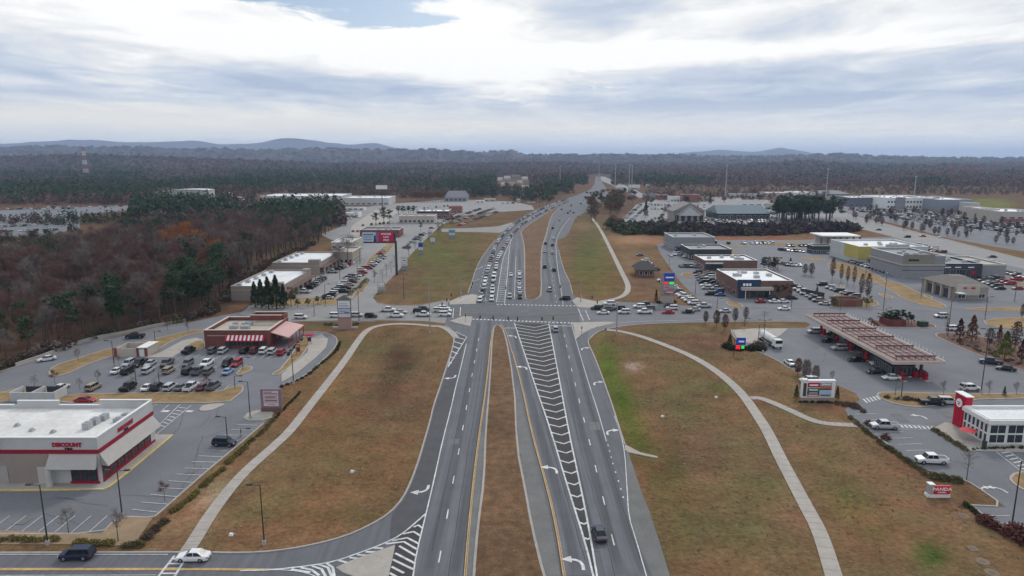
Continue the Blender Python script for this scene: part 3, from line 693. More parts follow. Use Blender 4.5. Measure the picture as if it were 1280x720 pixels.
COL = {'white': (.66, .66, .66), 'silver': (.42, .43, .44), 'grey': (.11, .115, .125), 'black': (.010, .011, .013), 'red': (.34, .012, .02), 'maroon': (.11, .012, .02), 'blue': (.03, .07, .20), 'navy': (.015, .022, .05), 'tan': (.30, .24, .17), 'green': (.03, .09, .06), 'orange': (.5, .14, .03), 'light_blue': (.22, .32, .5)}
NAMEK = {'sedan': 'sedan', 'suv': 'suv', 'pickup': 'pickup', 'van': 'minivan', 'cargo_van': 'cargo van'}
ALLC = []   # (x, y, rz, kind, colour, label, group)
ORD = 'first second third fourth fifth sixth seventh eighth ninth tenth eleventh twelfth thirteenth fourteenth fifteenth sixteenth seventeenth eighteenth nineteenth twentieth'.split()
def ordn(i):
    if i < 20: return ORD[i]
    tens = {2: 'twenty', 3: 'thirty', 4: 'forty', 5: 'fifty', 6: 'sixty', 7: 'seventy', 8: 'eighty', 9: 'ninety'}
    if (i+1) % 10 == 0: return {3: 'thirtieth', 4: 'fortieth', 5: 'fiftieth', 6: 'sixtieth'}.get((i+1)//10, f'{i+1}th')
    return tens.get((i+1)//10, 'sixty')+'-'+ORD[(i+1) % 10-1]
def car(px, py, rz, k, col, label, group=None):
    p = P(px, py); ALLC.append((p.x, p.y, math.radians(rz), k, col, label, group))
RND_C = ['white']*9+['silver']*4+['grey']*5+['black']*6+['red']*2+['blue']+['maroon']+['tan']+['navy']
RND_K = ['sedan']*6+['suv']*8+['pickup']*3+['van']*1
def short(s):
    m = {}
    for t in s.split():
        a = t.split(','); yield float(a[0]), float(a[1]), {'s': 'sedan', 'u': 'suv', 'p': 'pickup', 'v': 'van', 'c': 'cargo_van'}[a[2][0]], {'w': 'white', 'i': 'silver', 'g': 'grey', 'k': 'black', 'r': 'red', 'm': 'maroon', 'b': 'blue', 'n': 'navy', 't': 'tan', 'e': 'green', 'o': 'orange', 'l': 'light_blue'}[a[2][1]]
def seq(s, rz, where, group, frm='left', jit=2.0):
    L_ = list(short(s))
    for i, (x, y, k, c) in enumerate(L_):
        car(x, y, rz+rnd.uniform(-jit, jit), k, c, f"{c.replace('_', ' ')} {NAMEK[k]}, {ordn(i)} from the {frm} {where}", group)
# nose headings: 0 = away from the camera, 180 = towards it, 90 = left, -90 = right
G1 = 'cars parked outside the red brick restaurant'
seq('161,457,ui 175,457,pk 188,457,si 209,457,pg 235,457,ug 259,457,pw 284,457,uk 296,457,ur', 180, 'of the middle row far side, brick restaurant', G1)
seq('147,466,sw 160,467,uk 185,466,ui 211,466,ut 235,467,uk 248,467,pg 261,467,ug 285,467,sl', 0, 'of the middle row near side, brick restaurant', G1)
seq('77,487,sw 117,487,ut 161,487,pk 185,487,sw 197,487,uk 213,487,ui 226,487,sg 239,487,pw 253,487,sm 267,486,pg', 0, 'in the near row of the restaurant car park', G1)
seq('236,441,pk 266,441,ug 279,441,ui 306,441,uk 318,441,um 330,441,uw 340.5,442,ui 352,443,ur', 0, 'against the red brick restaurant front', G1)
def one(px, py, rz, k, c, label, g=None): car(px, py, rz, k, c, label, g)
one(59, 451, 130, 'sedan', 'white', 'white sedan driving left along the lane beside the bare wood')
one(169, 423, 100, 'pickup', 'black', 'black pickup on the wooded lane behind the restaurant rubbish enclosure')
one(281, 557, -95, 'suv', 'navy', 'dark suv parked alone in the diagonal bays by the grass hedge')
one(97, 698, 92, 'suv', 'navy', 'dark suv with silver roof heading left on the nearest side road')
one(242, 700, 90, 'sedan', 'white', 'white sedan crossing the painted crossing on the nearest side road')
one(749, 671, 4, 'sedan', 'navy', 'dark blue sedan driving away, nearest car on the highway')
one(694, 414, 3, 'suv', 'silver', 'silver suv waiting at the stop line just below the intersection')
one(107, 503, -90, 'sedan', 'red', 'red sedan parked behind the pale roof of the tyre shop')
one(1105, 536, 86, 'pickup', 'silver', 'silver pickup parked against the diagonal hedge facing left')
one(1164, 579, 86, 'pickup', 'white', 'white pickup with black wheels, nearest vehicle in the glass restaurant car park')
one(1165, 506, -97, 'pickup', 'black', 'long black pickup beside the red tower of the glass restaurant')
one(1184, 505, -97, 'suv', 'silver', 'silver suv just behind the red tower of the glass restaurant')
one(1212, 488, -88, 'suv', 'white', 'white suv driving behind the glass restaurant with the red tower')
one(1238, 455, 62, 'pickup', 'navy', 'dark blue pickup parked along the mulch bank by the green tree')
one(1257, 463, 60, 'sedan', 'black', 'black sedan parked along the mulch bank, nearest the frame edge')
one(1176, 397, 90, 'suv', 'silver', 'silver suv turning at the junction right of the fuel canopy')
one(1192, 413, -90, 'suv', 'white', 'white suv half hidden behind the reddish trees beyond the mulch bank')
G2 = 'cars waiting on the right arm of the cross street'
seq('746,387,uk 754,392.5,sw 780,392,uw 806,392,pw 835,392,sr 860,391.5,sk 868,388.5,si', 90, 'in the near lane, right arm queue', G2)
seq('759,388.5,ug 774,387.5,uk 811,387.5,ug 840,387,uw', 90, 'in the middle lane, right arm queue', G2)
seq('762,381.5,uw 799,385,uw 805,382.5,un 837,384,sk 880,384.5,pi', 90, 'in the far lane, right arm queue', G2)
one(706, 375, 90, 'suv', 'black', 'black suv turning left at the upper right corner of the intersection')
one(906, 390.5, 92, 'sedan', 'silver', 'silver sedan driving left past the round bushes on the cross street')
one(980, 387.5, 90, 'sedan', 'white', 'white sedan driving left on the cross street before the blue fronted shop')
G3 = 'cars waiting on the left arm of the cross street'
seq('376,398.5,uw 420,396.5,uw 446,396,ui 464,397,uk 495,396.5,pw 529,395.5,pw 556,395,uw', -90, 'in the near lane, left arm queue', G3)
seq('501,392,si 524,391,uk 557,390.5,uw', -90, 'in the middle lane, left arm queue', G3)
seq('485,389.5,pw 530,388.5,un 555,387.5,uw', -90, 'in the far lane, left arm queue', G3)
one(549, 357 + 33, -90, 'suv', 'white', 'white suv between two others at the head of the left arm queue')
# the long queue coming down the highway: first lane and second lane, two left turn lanes
G4 = 'cars queueing towards the intersection on the highway'
Q1 = '600,377 603,368 605,361 606.5,354 608,347 609.5,340 612,333 613.5,326 616.5,317 618.5,310.5 621.5,304.5 625,299 630,293.5 635,288.5 640,284 645,279.5 650,276 655,273 661,270 667,267 672,264.5 677,262 683,259.3 689,256.8 695,254.2 702,252 709,249.7'
Q2 = '614.5,376 615.5,366 616,357 617.5,349.5 619.5,340 621,331 622.5,324 626.5,318 629,311.5 633,306 636.5,299.5 640,295 644,290.5 648,286 653,281.5 659,277.5 664,274 669,271.5 674,268.8 679,266 684.5,263.5 690,261 697,257.8 703,255.4 710,252.5'
def face(px, py, dpx, dpy):
    a, b = P(px, py), P(px+dpx, py+dpy); return math.degrees(math.atan2(-(b.x-a.x), b.y-a.y))
def queue(s, where, group, rev=False, kinds=None, gap=False):
    q = [tuple(map(float, t.split(','))) for t in s.split()]
    if gap:
        w = [P(*a) for a in q]; w = resample(w, .5); o = [w[0]]; t_ = rnd.uniform(7.2, 10.5); acc = 0
        for a, b in zip(w, w[1:]):
            acc += (b-a).length
            if acc >= t_: o.append(b); acc = 0; t_ = rnd.uniform(7.0, 10.5)*(1 if b.y < 700 else 1.25)
        q = [PX(p.x, p.y) for p in o]
    for i, (x, y) in enumerate(q):
        a = q[max(i-1, 0)]; b = q[min(i+1, len(q)-1)]
        rz = face(b[0], b[1], a[0]-b[0], a[1]-b[1]) if len(q) > 1 else 180
        if rev: rz += 180
        k, c = (rnd.choice(RND_K), rnd.choice(RND_C)) if not kinds or i >= len(kinds) else kinds[i]
        car(x, y, rz, k, c, f"{c} {NAMEK[k]}, {ordn(i)} from the front {where}", group)
queue(Q1, 'of the outer queue lane', G4, gap=True, kinds=[('suv', 'white'), ('sedan', 'silver'), ('suv', 'black'), ('suv', 'silver'), ('suv', 'white'), ('suv', 'white'), ('suv', 'grey'), ('sedan', 'grey'), ('suv', 'silver')])
queue(Q2, 'of the queue lane beside the hatching', G4, gap=True, kinds=[('suv', 'white'), ('suv', 'silver'), ('pickup', 'white'), ('suv', 'white'), ('suv', 'grey'), ('cargo_van', 'white'), ('cargo_van', 'white')])
queue('637,372.5 638.5,345', 'of the turn lane by the hatching', G4, kinds=[('suv', 'silver'), ('sedan', 'white')])
queue('650,373 649.5,366 649,360.5 649,355 649.2,348 649.3,342.5', 'of the turn lane by the median', G4, kinds=[('suv', 'black'), ('sedan', 'silver'), ('sedan', 'white'), ('sedan', 'silver'), ('suv', 'silver'), ('sedan', 'white')])
G5 = 'cars driving away up the highway'
for i, (x, y, dx_, k, c) in enumerate([(687, 364, -2, 'suv', 'silver'), (692.5, 339, -1, 'suv', 'black'), (681, 335, 0, 'van', 'black'), (690.6, 317.5, 0, 'suv', 'silver'), (681, 315.5, 0, 'sedan', 'silver'), (690.5, 307.5, .5, 'suv', 'black'), (682, 305.5, .4, 'suv', 'black'), (692, 299.5, 1.2, 'suv', 'white'), (691, 286, 2.5, 'suv', 'black'), (699, 276, 4, 'suv', 'silver'), (722, 270, 8, 'sedan', 'white'), (710, 267, 5, 'suv', 'black'), (717, 266.5, 6, 'suv', 'grey'), (713, 264.5, 6, 'sedan', 'black'), (702, 262.5, 6, 'suv', 'maroon'), (714, 257.5, 9, 'suv', 'grey'), (726, 255, 9, 'suv', 'navy'), (739, 255, 9, 'suv', 'silver'), (745, 251, 9, 'sedan', 'black'), (729, 250.5, 9, 'van', 'white'), (741, 243.5, 4, 'suv', 'grey'), (738, 247, 4, 'suv', 'silver')]):
    car(x, y, face(x, y, dx_*.6, -3), k, c, f"{c} {NAMEK[k]}, {ordn(i)} from the intersection driving away uphill", G5)
# rows of parked cars, filled at random
def row(p0, p1, n, rz, where, fill=.85, kinds=RND_K, cols=RND_C, group=None, frm='near'):
    a, b = P(*p0), P(*p1); j = 0
    for i in range(n):
        if rnd.random() > fill: continue
        p = a.lerp(b, i/max(1, n-1)); k, c = rnd.choice(kinds), rnd.choice(cols)
        r = rz if not isinstance(rz, tuple) else rz[rnd.random() < .5]
        ALLC.append((p.x+rnd.uniform(-.2, .2), p.y+rnd.uniform(-.3, .3), math.radians(r+rnd.uniform(-3, 3)), k, c, f"{c} {NAMEK[k]}, {ordn(j)} from the {frm} end {where}", group or f'cars parked {where}')); j += 1
row((410, 374), (437, 347), 12, 88, 'in the strip mall hedge row', .95)
row((430, 366), (455, 336), 9, -88, 'beside the strip mall exit road', .75)
row((380, 366), (402, 350), 8, 80, 'before the nearest white roofed shop', .85)
row((416, 341), (438, 330), 6, 80, 'before the farther white roofed shop', .85)
row((450, 345), (478, 322), 10, -85, 'in the strip mall middle row', .95)
row((500, 318), (522, 298), 10, -85, 'beside the billboard frontage trees', .7)
row((470, 322), (500, 296), 9, 88, 'behind the tall billboard', .6)
row((455, 312), (462, 300), 4, 88, 'at the strip mall back', .6)
row((441, 290), (475, 290), 7, (0, 180), 'in the small pale lot behind the billboard', .8)
row((448, 283), (490, 279), 9, (0, 180), 'in the far pale lot behind the billboard', .7)
row((520, 300), (547, 280), 10, -85, 'by the brown low shop left of the highway', .7)
row((556, 277), (600, 262), 16, -85, 'in the used car lot left of the highway', .95)
row((566, 279), (618, 261), 18, -85, 'in the second line of the used car lot', .95)
row((575, 282), (622, 265), 16, -85, 'along the roadside edge of the used car lot', .8, cols=['red', 'white', 'silver', 'blue', 'white', 'maroon'])
row((628, 255), (680, 253), 9, (90, -90), 'on the far side street left of the highway', .7)
row((520, 262), (560, 258), 9, (0, 180), 'in front of the brown roofed distant shop', .7)
# right side
row((866, 380.5), (829, 352), 12, 90, 'in the row by the blue price sign', .95, cols=['white', 'white', 'silver', 'white', 'grey'])
row((888, 369), (872, 342), 9, 90, 'in the row left of the blue shop', .95)
row((900, 370), (884, 342), 9, 90, 'against the blue shop side wall', .85)
row((818, 338), (800, 320), 6, 90, 'beside the dark hipped roof building', .8)
row((838, 320), (862, 316), 6, (0, 180), 'before the grey flat roofed building', .8)
row((845, 310), (858, 322), 4, 90, 'near the low grey office', .6)
seq('951,378.5,sr 966,374,un 968,378.5,sw 979,378.5,sw 990,374,sk', -85, 'before the blue fronted shop entrance', 'cars before the blue fronted shop')
row((990, 358), (1030, 381), 9, 70, 'in the angled row by the blue shop', .95, kinds=['suv', 'pickup', 'pickup', 'sedan'])
row((1027, 357), (1030, 354), 1, 90, 'on the pale access road', 1)
row((1038, 361), (1068, 372), 6, 70, 'before the brown walled enclosure', 1, cols=['black', 'silver', 'grey', 'white'])
row((975, 313), (1012, 316), 9, (0, 180), 'in the lot left of the yellow store', .95)
row((985, 308), (1020, 308), 8, (0, 180), 'in the back line left of the yellow store', .95)
row((1020, 316), (1058, 318), 9, (0, 180), 'between dark shed and yellow store', .95)
row((1064, 328), (1114, 343), 12, 75, 'along the yellow store front', .9)
row((1135, 311), (1178, 316), 9, 75, 'behind the yellow fronted store', .95)
row((1142, 306), (1168, 311), 6, 75, 'by the back fence of the yellow fronted store', .8, cols=['white', 'white', 'silver'])
row((1228, 343), (1262, 356), 8, 80, 'right of the dark panelled store', .95)
row((1225, 350), (1250, 362), 6, 80, 'nearest line right of the dark panelled store', .85)
row((1258, 342), (1290, 349), 7, 80, 'at the frame edge beyond the emissions garage', .9)
seq('1271,350.5,pr 1272,362,sr', 85, 'right of the hipped roof garage', 'red cars right of the hipped roof garage')
G6 = 'cars on the arterial street'
seq('1098,288,sk 1134,297,uk 1153,296,sr 1177,297,sw 1240,322,sk 1237,328,si 1240,328.5,sw', 75, 'on the angled arterial street', G6)
row((905, 344), (924, 344), 4, 90, 'behind the brown brick shop corner', .9)
row((950, 331), (1010, 333), 12, (0, 180), 'on the access road lot behind the blue shop', .6)
row((880, 322), (916, 322), 7, (0, 180), 'between the low grey office and the brick shop', .8)
row((905, 305), (965, 305), 13, (0, 180), 'on the pale lot below the dark hedge bank', .55)
row((1180, 326), (1222, 327), 9, (0, 180), 'behind the dark panelled store', .7)
row((846, 334), (868, 334), 5, (0, 180), 'before the brown brick shop', .8)
# fuel canopy customers
G7 = 'cars fuelling under the red trussed canopy'
seq('1018,416.5,ui 1035,428,sk 1049,437.5,ui 1070,452,sk 1098,457,uw 1094,467,sk 1114,474.5,sw', 90, 'on the outer side of the fuel canopy', G7, frm='top')
seq('1040,418,sk 1062,430,ug 1075,436,uk 1082,444,ug 1110,452,ug 1128,461,uk 1134,467,uk', 90, 'under the middle of the fuel canopy', G7, frm='top')
one(1011, 478.5, 90, 'suv', 'white', 'white suv behind the multi panel monument sign')
one(987, 456, 0, 'sedan', 'white', 'white sedan tail just beyond the small round tree on the fuel lot edge')
# lots in the middle distance, top centre
row((782, 273), (800, 257), 12, 90, 'in the left row of the hilltop dealership', .95)
row((787, 277), (812, 256), 14, 90, 'in the second row of the hilltop dealership', .95)
row((826, 272), (836, 256), 9, 90, 'in the third row of the hilltop dealership', .95)
for r_ in range(4): row((795+8*r_, 280-r_*2.1), (965, 280-r_*2.1), 42-3*r_, (0, 180), f'in dealership line {ORD[r_]} above the dark hedge bank', .75)
for r_ in range(3): row((815, 262-r_*2.6), (880, 262-r_*2.6), 17, (0, 180), f'behind the dealership gable, line {ORD[r_]}', .8)
row((962, 277), (990, 281), 9, 90, 'left of the dark pine clump', .9)
row((965, 272), (985, 277), 7, 90, 'in the back row left of the dark pine clump', .9)
for r_ in range(8):
    y0 = 262.5+r_*2.45; x0 = 1062+r_*13.5
    row((x0, y0), (1296, y0+14.0), 66-r_*3, (0, 180), f'in big car park line {ORD[r_]} before the long white store', .86 if r_ < 5 else .5)
for r_ in range(2): row((1056+20*r_, 259.8+r_*1.2), (1235, 270.5+r_*1.5), 34, (0, 180), f'against the long white store front, line {ORD[r_]}', .7)
row((10, 262), (95, 261), 22, (0, 180), 'in the far lot beyond the left wood', .8)
row((60, 259.6), (220, 257.5), 26, (0, 180), 'along the far edge of the left wood lot', .6)
row((2, 284), (96, 280), 20, (0, 180), 'in the lot glimpsed through the left wood', .7)
row((0, 290), (70, 288), 12, (0, 180), 'in the nearer lot glimpsed through the left wood', .7)
row((426, 276), (447, 272), 6, (0, 180), 'by the red trimmed far lot', .9, cols=['white', 'white', 'red'])
ALLC.sort(key=lambda c: math.hypot(c[0], c[1]))
def facing_ok(c): return True
labs = {}
NEAR_D = 285.0; MAXC = 298
stuffC = MB()
for i, (x, y, rz, k, col, label, group) in enumerate(ALLC):
    d = math.hypot(x, y)
    if i >= MAXC:
        src = FARM[k][0]; c, s = math.cos(rz), math.sin(rz); off = len(stuffC.v)
        stuffC.v += [(x+a*c-b_*s, y+a*s+b_*c, z_+.05) for a, b_, z_ in src.v]; stuffC.f += [tuple(q+off for q in f) for f in src.f]; stuffC.m += src.m; stuffC.c += [COL[col]]*len(src.f)
        continue
    if len(label.split()) > 16 or len(label.replace('-', ' ').split()) > 16: print('LONG', label)
    n0 = labs.get(label, 0); labs[label] = n0+1
    if n0: print('DUPLABEL', label)
    cc_ = COL[col]; v = rnd.uniform(.9, 1.1); cc_ = tuple(min(.8, q*v) for q in cc_)
    nm = {'sedan': 'sedan_car', 'suv': 'suv_car', 'pickup': 'pickup_truck', 'van': 'minivan', 'cargo_van': 'cargo_van'}[k]
    cat = {'pickup': 'pickup truck', 'cargo_van': 'van', 'van': 'minivan'}.get(k, 'car')
    zc0 = .10
    if d < NEAR_D:
        t = thing(nm, label, cat, (x, y, zc0), rz, group)
        for part, meshes in PR[k].items():
            for me_ in meshes:
                o = link(part, me_, t)
                if part == 'body': o.color = (*cc_, 1)
    else:
        o = link(nm, FARM[k][1], None, (x, y, zc0), rz); o.color = (*cc_, 1); tag(o, label, cat, group)
if stuffC.v:
    pa = mat('distant_car_paint', (1, 1, 1), .3, attr='tint', var=0, spec=.5)
    o = stuffC.build('distant_parked_cars', [pa, carglass, tyre, lamp_c, lamp_r]); tag(o, 'hundreds of tiny parked cars glinting in the far car parks', 'cars', kind='stuff')
print('CARS', len(ALLC))
# ---------------------------------------------------------------- vegetation
def foliage(name, colsrc, rough=.9):
    return mat(name, colsrc, rough, var=.25, scale=.35, scale2=2.2, spec=.1)
twig_brown = foliage('bare_twigs', (.135, .092, .078)); twig_grey = foliage('grey_twigs', (.185, .155, .142)); twig_red = foliage('reddish_twigs', (.150, .080, .068))
leaf_orange = foliage('rust_leaves', (.36, .13, .025)); leaf_russet = foliage('russet_leaves', (.17, .075, .04)); pine_g = foliage('pine_needles', (.042, .068, .034)); ever_g = foliage('evergreen_leaves', (.030, .052, .022))
leaf_yg = foliage('yellow_green_leaves', (.14, .14, .035)); leaf_olive = foliage('olive_leaves', (.11, .095, .045)); leaf_red = foliage('dark_red_leaves', (.095, .036, .032)); shrub_y = foliage('yellowish_shrub', (.155, .13, .04)); shrub_g = foliage('dark_shrub', (.028, .038, .018))
def rv(r): return Vector((r.gauss(0, 1), r.gauss(0, 1), r.gauss(0, 1))).normalized()
def leafquad(m, p, s, r, up=0.0, asp=1.0, mi=0):
    n = rv(r); n.z = abs(n.z)+up; n.normalize(); a = n.orthogonal().normalized(); a = Matrix.Rotation(r.uniform(0, 6.28), 3, n) @ a; b = n.cross(a)
    m.add([p-a*s-b*s*asp*.6, p+a*s*.9-b*s*asp*.2, p+a*s*.2+b*s*asp], [(0, 1, 2)], mi)
def sliver(m, p, d, L_, w, mi=0):
    s = d.orthogonal().normalized()*w
    m.add([p-s, p+s, p+d*L_], [(0, 1, 2)], mi)
def limbs(m, r, h, r0, n, spread, z0=.3, mi=0):
    m.tube((0, 0, -.2), (0, 0, h*.55), r0, r0*.55, 6, mi); m.tube((0, 0, h*.55), (r.uniform(-.3, .3), r.uniform(-.3, .3), h*.92), r0*.55, r0*.12, 5, mi); ends = []
    for i in range(n):
        z = h*(z0+(.85-z0)*i/n); a = r.uniform(0, 6.28); L_ = spread*(1.05-.55*i/n)*r.uniform(.75, 1.1)
        e = Vector((math.cos(a)*L_, math.sin(a)*L_, z+L_*r.uniform(.5, 1.1))); k = Vector((e.x*.5, e.y*.5, z+(e.z-z)*.38))
        m.tube((0, 0, z), k, r0*.35, r0*.24, 4, mi, cap=False); m.tube(k, e, r0*.24, r0*.06, 4, mi, cap=False); ends += [(k, e)]
    return ends
def bare_tree(seed, h=16, sp=3.6, ntw=1100, tw=.05, tl=1.3):
    r = random.Random(seed); t = MB(); ends = limbs(t, r, h, h*.016, 9, sp, .35); c = MB()
    top = Vector((0, 0, h*.9)); ends.append((Vector((0, 0, h*.6)), top))
    for i in range(ntw):
        k, e = r.choice(ends); p = k.lerp(e, r.uniform(.25, 1.05)); off = rv(r)*r.uniform(.1, 1.0)*sp*.42; off.z *= .9; p = p+off
        d = (Vector((off.x, off.y, abs(off.z)*.6+sp*.28))).normalized()+rv(r)*.45; d.normalize(); sliver(c, p, d, tl*r.uniform(.6, 1.4), tw*r.uniform(.7, 1.4))
    return t, c
def pine_tree(seed, h=17, sp=3.2, n=900):
    r = random.Random(seed); t = MB(); limbs(t, r, h, h*.016, 6, sp*.6, .5); c = MB()
    cl = [(Vector((r.gauss(0, .42)*sp, r.gauss(0, .42)*sp, h*r.uniform(.42, .98))), r.uniform(.7, 1.5)) for _ in range(26)]
    for q, s in cl:
        f = 1.25-abs((q.z/h)-.62)*1.5; q.x *= f; q.y *= f
    for i in range(n):
        q, s = r.choice(cl); p = q+Vector((r.gauss(0, .5)*s, r.gauss(0, .5)*s, r.gauss(0, .35)*s)); leafquad(c, p, .42*r.uniform(.6, 1.3), r, .4)
    return t, c
def cone_tree(seed, h=7, w=1.4, n=900, s=.25, base=.08):
    r = random.Random(seed); t = MB(); t.tube((0, 0, -.1), (0, 0, h*.8), h*.016, h*.006, 6); c = MB()
    for i in range(n):
        u = r.random()**.8; z = h*(base+(1-base)*u); R = w*(1-u)**.75*(.78+.22*math.sin(u*23+r.random()*2))*math.sqrt(r.uniform(.35, 1)); a = r.uniform(0, 6.28)
        leafquad(c, Vector((R*math.cos(a), R*math.sin(a), z)), s*r.uniform(.6, 1.3), r, .3)
    return t, c
def column_tree(seed, h=6, w=.9, n=700, s=.16, bare=False):
    r = random.Random(seed); t = MB(); t.tube((0, 0, -.1), (0, 0, h*.9), h*.013, h*.004, 6); c = MB()
    for i in range(7):
        a = i*.9; t.tube((0, 0, h*.22+i*.12), (math.cos(a)*w*.6, math.sin(a)*w*.6, h*(.55+.05*i)), h*.006, h*.002, 4, cap=False)
    for i in range(n):
        u = r.random(); z = h*(.2+.8*u); R = w*math.sin(math.pi*(.12+.8*u))**.8*math.sqrt(r.uniform(.1, 1))*r.uniform(.75, 1.1); a = r.uniform(0, 6.28); p = Vector((R*math.cos(a), R*math.sin(a), z))
        if bare: sliver(c, p-Vector((0, 0, .4)), Vector((math.cos(a)*.25, math.sin(a)*.25, 1)).normalized()+rv(r)*.15, .9, .025)
        else: leafquad(c, p, s*r.uniform(.6, 1.4), r, .1)
    return t, c
def round_tree(seed, h=9, w=3.5, n=1500, s=.26):
    r = random.Random(seed); t = MB(); limbs(t, r, h, h*.02, 7, w*.7, .3); c = MB()
    cl = [(Vector((r.gauss(0, .45)*w, r.gauss(0, .45)*w, h*r.uniform(.4, .92))), r.uniform(.5, 1.1)) for _ in range(22)]
    for i in range(n):
        q, k = r.choice(cl); p = q+Vector((r.gauss(0, .5), r.gauss(0, .5), r.gauss(0, .42)))*k; leafquad(c, p, s*r.uniform(.6, 1.3), r, .2)
    return t, c
def shrub(seed, w=.7, h=.8, n=170, s=.11):
    r = random.Random(seed); c = MB()
    for i in range(n):
        p = rv(r); p = Vector((p.x*w, p.y*w, abs(p.z)*h))*r.uniform(.55, 1)*(.85+.3*r.random()); leafquad(c, p, s*r.uniform(.7, 1.5), r, .3)
    return c
TP = {}
def proto(key, tc, tm, cm): TP[key] = (tc[0].mesh(key+'_trunk', tm), tc[1].mesh(key+'_crown', cm), None); return key
def tree(key, x, y, s, label, cat='tree', name=None, group=None, parts=True, z=0.0, sz=None):
    t = thing(name or 'tree', label, cat, (x, y, z), rnd.uniform(0, 6.28), group); t.scale = (s, s, s*(sz or 1))
    link('trunk', TP[key][0], t); link('crown', TP[key][1], t); return t
for i in range(5): proto(f'wood{i}', bare_tree(20+i), bark, [twig_brown, twig_grey, twig_red, twig_brown, twig_grey][i])
twig_warm = foliage('warm_twigs', (.150, .088, .070)); proto('wood5', bare_tree(31), bark, twig_warm)
proto('rust0', bare_tree(40, 15, 3.6, 1600, .11, .8), bark, leaf_russet); proto('rust1', bare_tree(41, 15, 3.8, 1600, .12, .7), bark, leaf_orange)
for i in range(3): proto(f'pine{i}', pine_tree(50+i), bark, pine_g)
proto('ever0', round_tree(60, 13, 3.2, 1500, .34), bark, ever_g); proto('olive0', round_tree(61, 11, 3.2, 1400, .32), bark, leaf_olive)
proto('cyp', cone_tree(70, 9, 1.5, 1300, .22), bark, ever_g); proto('cone_s', cone_tree(71, 3, .62, 600, .11), bark, ever_g)
proto('spruce', cone_tree(72, 14, 3.2, 1500, .35), bark, ever_g)
proto('col_grey', column_tree(80, 6, .85, 900, bare=True), bark, twig_grey); proto('col_brown', column_tree(81, 6, 1.0, 1000, .13), bark, foliage('brown_leaves', (.12, .065, .035)))
proto('col_maroon', column_tree(82, 6, 1.0, 800, .12), bark, foliage('maroon_leaves', (.075, .04, .04))); proto('col_olive', column_tree(83, 6, .95, 1000, .13), bark, foliage('faded_leaves', (.105, .085, .04)))
proto('cone_rust', cone_tree(84, 9, 2.0, 1100, .24), bark, foliage('copper_leaves', (.17, .075, .04))); proto('cone_red', cone_tree(85, 9, 1.9, 1000, .24), bark, leaf_red)
proto('yg', cone_tree(86, 9.5, 3.6, 2200, .28, .1), bark, leaf_yg)
proto('young', bare_tree(87, 6.5, 1.5, 420, .02, .7), bark, twig_grey); proto('young_red', bare_tree(88, 5, 1.3, 420, .022, .6), bark, twig_red); proto('bigbare', bare_tree(89, 12, 4.2, 1500, .03, 1.1), bark, twig_grey)
# --- the wood on the left
def inpoly(x, y, poly):
    c = False; n = len(poly)
    for i in range(n):
        a, b = poly[i], poly[(i+1) % n]
        if (a[1] > y) != (b[1] > y) and x < (b[0]-a[0])*(y-a[1])/(b[1]-a[1])+a[0]: c = not c
    return c
WOOD = [tuple(p[:2]) for p in pts('-160,508 -60,480 0,464 30,452 80,436 118,424 158,416.5 196,407.5 233,401.5 264,394 280,376 300,354 334,333 356,321 396,306 412,290 418,282 372,281 320,283 262,290 225,298 170,306 130,316 60,322 -60,326 -220,330')]
cells = []
step = 6.5
for iy in range(int((560-150)/step)):
    for ix in range(int((420)/step)):
        x = -420+ix*step+rnd.uniform(-2.6, 2.6)+(iy % 2)*step/2; y = 150+iy*step+rnd.uniform(-2.6, 2.6)
        if inpoly(x, y, WOOD):
            px, py = PX(x, y)
            if px > -60: cells.append((math.hypot(x, y), x, y, px, py))
cells.sort(); print('WOOD', len(cells))
def wood_kind(px, py):
    # px, py of the foot in the photograph; darker evergreens where the photo shows them
    g = 0
    for a, b, rx, ry, k in ((60, 300, 90, 12, .5), (120, 445, 40, 8, .5), (60, 340, 20, 12, .5), (0, 380, 25, 20, .4), (330, 300, 16, 8, .6), (150, 408, 22, 22, .7), (240, 385, 30, 26, .75), (100, 425, 30, 12, .35), (30, 440, 50, 14, .45), (392, 296, 30, 13, .95), (350, 290, 30, 8, .5), (275, 350, 26, 18, .4), (0, 322, 25, 8, .6), (190, 302, 70, 6, .45), (205, 340, 12, 10, .5)):
        g = max(g, min(1, k*1.25)*math.exp(-((px-a)/rx)**2-((py-b)/ry)**2))
    if rnd.random() < g: return rnd.choice(['pine0', 'pine1', 'pine2', 'ever0', 'pine1'])
    if math.exp(-((px-228)/24)**2-((py-322)/13)**2) > rnd.random()*1.1: return 'rust1'
    if math.exp(-((px-270)/18)**2-((py-372)/18)**2)*.5 > rnd.random(): return 'rust0'
    if math.exp(-((px-85)/30)**2-((py-315)/8)**2)*.4 > rnd.random(): return 'rust0'
    if math.exp(-((px-190)/12)**2-((py-388)/10)**2)*.7 > rnd.random(): return 'olive0'
    if py > 395-px*.12 and rnd.random() < .35: return rnd.choice(['wood4', 'wood1'])
    return rnd.choice(['wood0', 'wood0', 'wood1', 'wood2', 'wood2', 'wood3', 'wood5', 'wood5', 'wood4'])
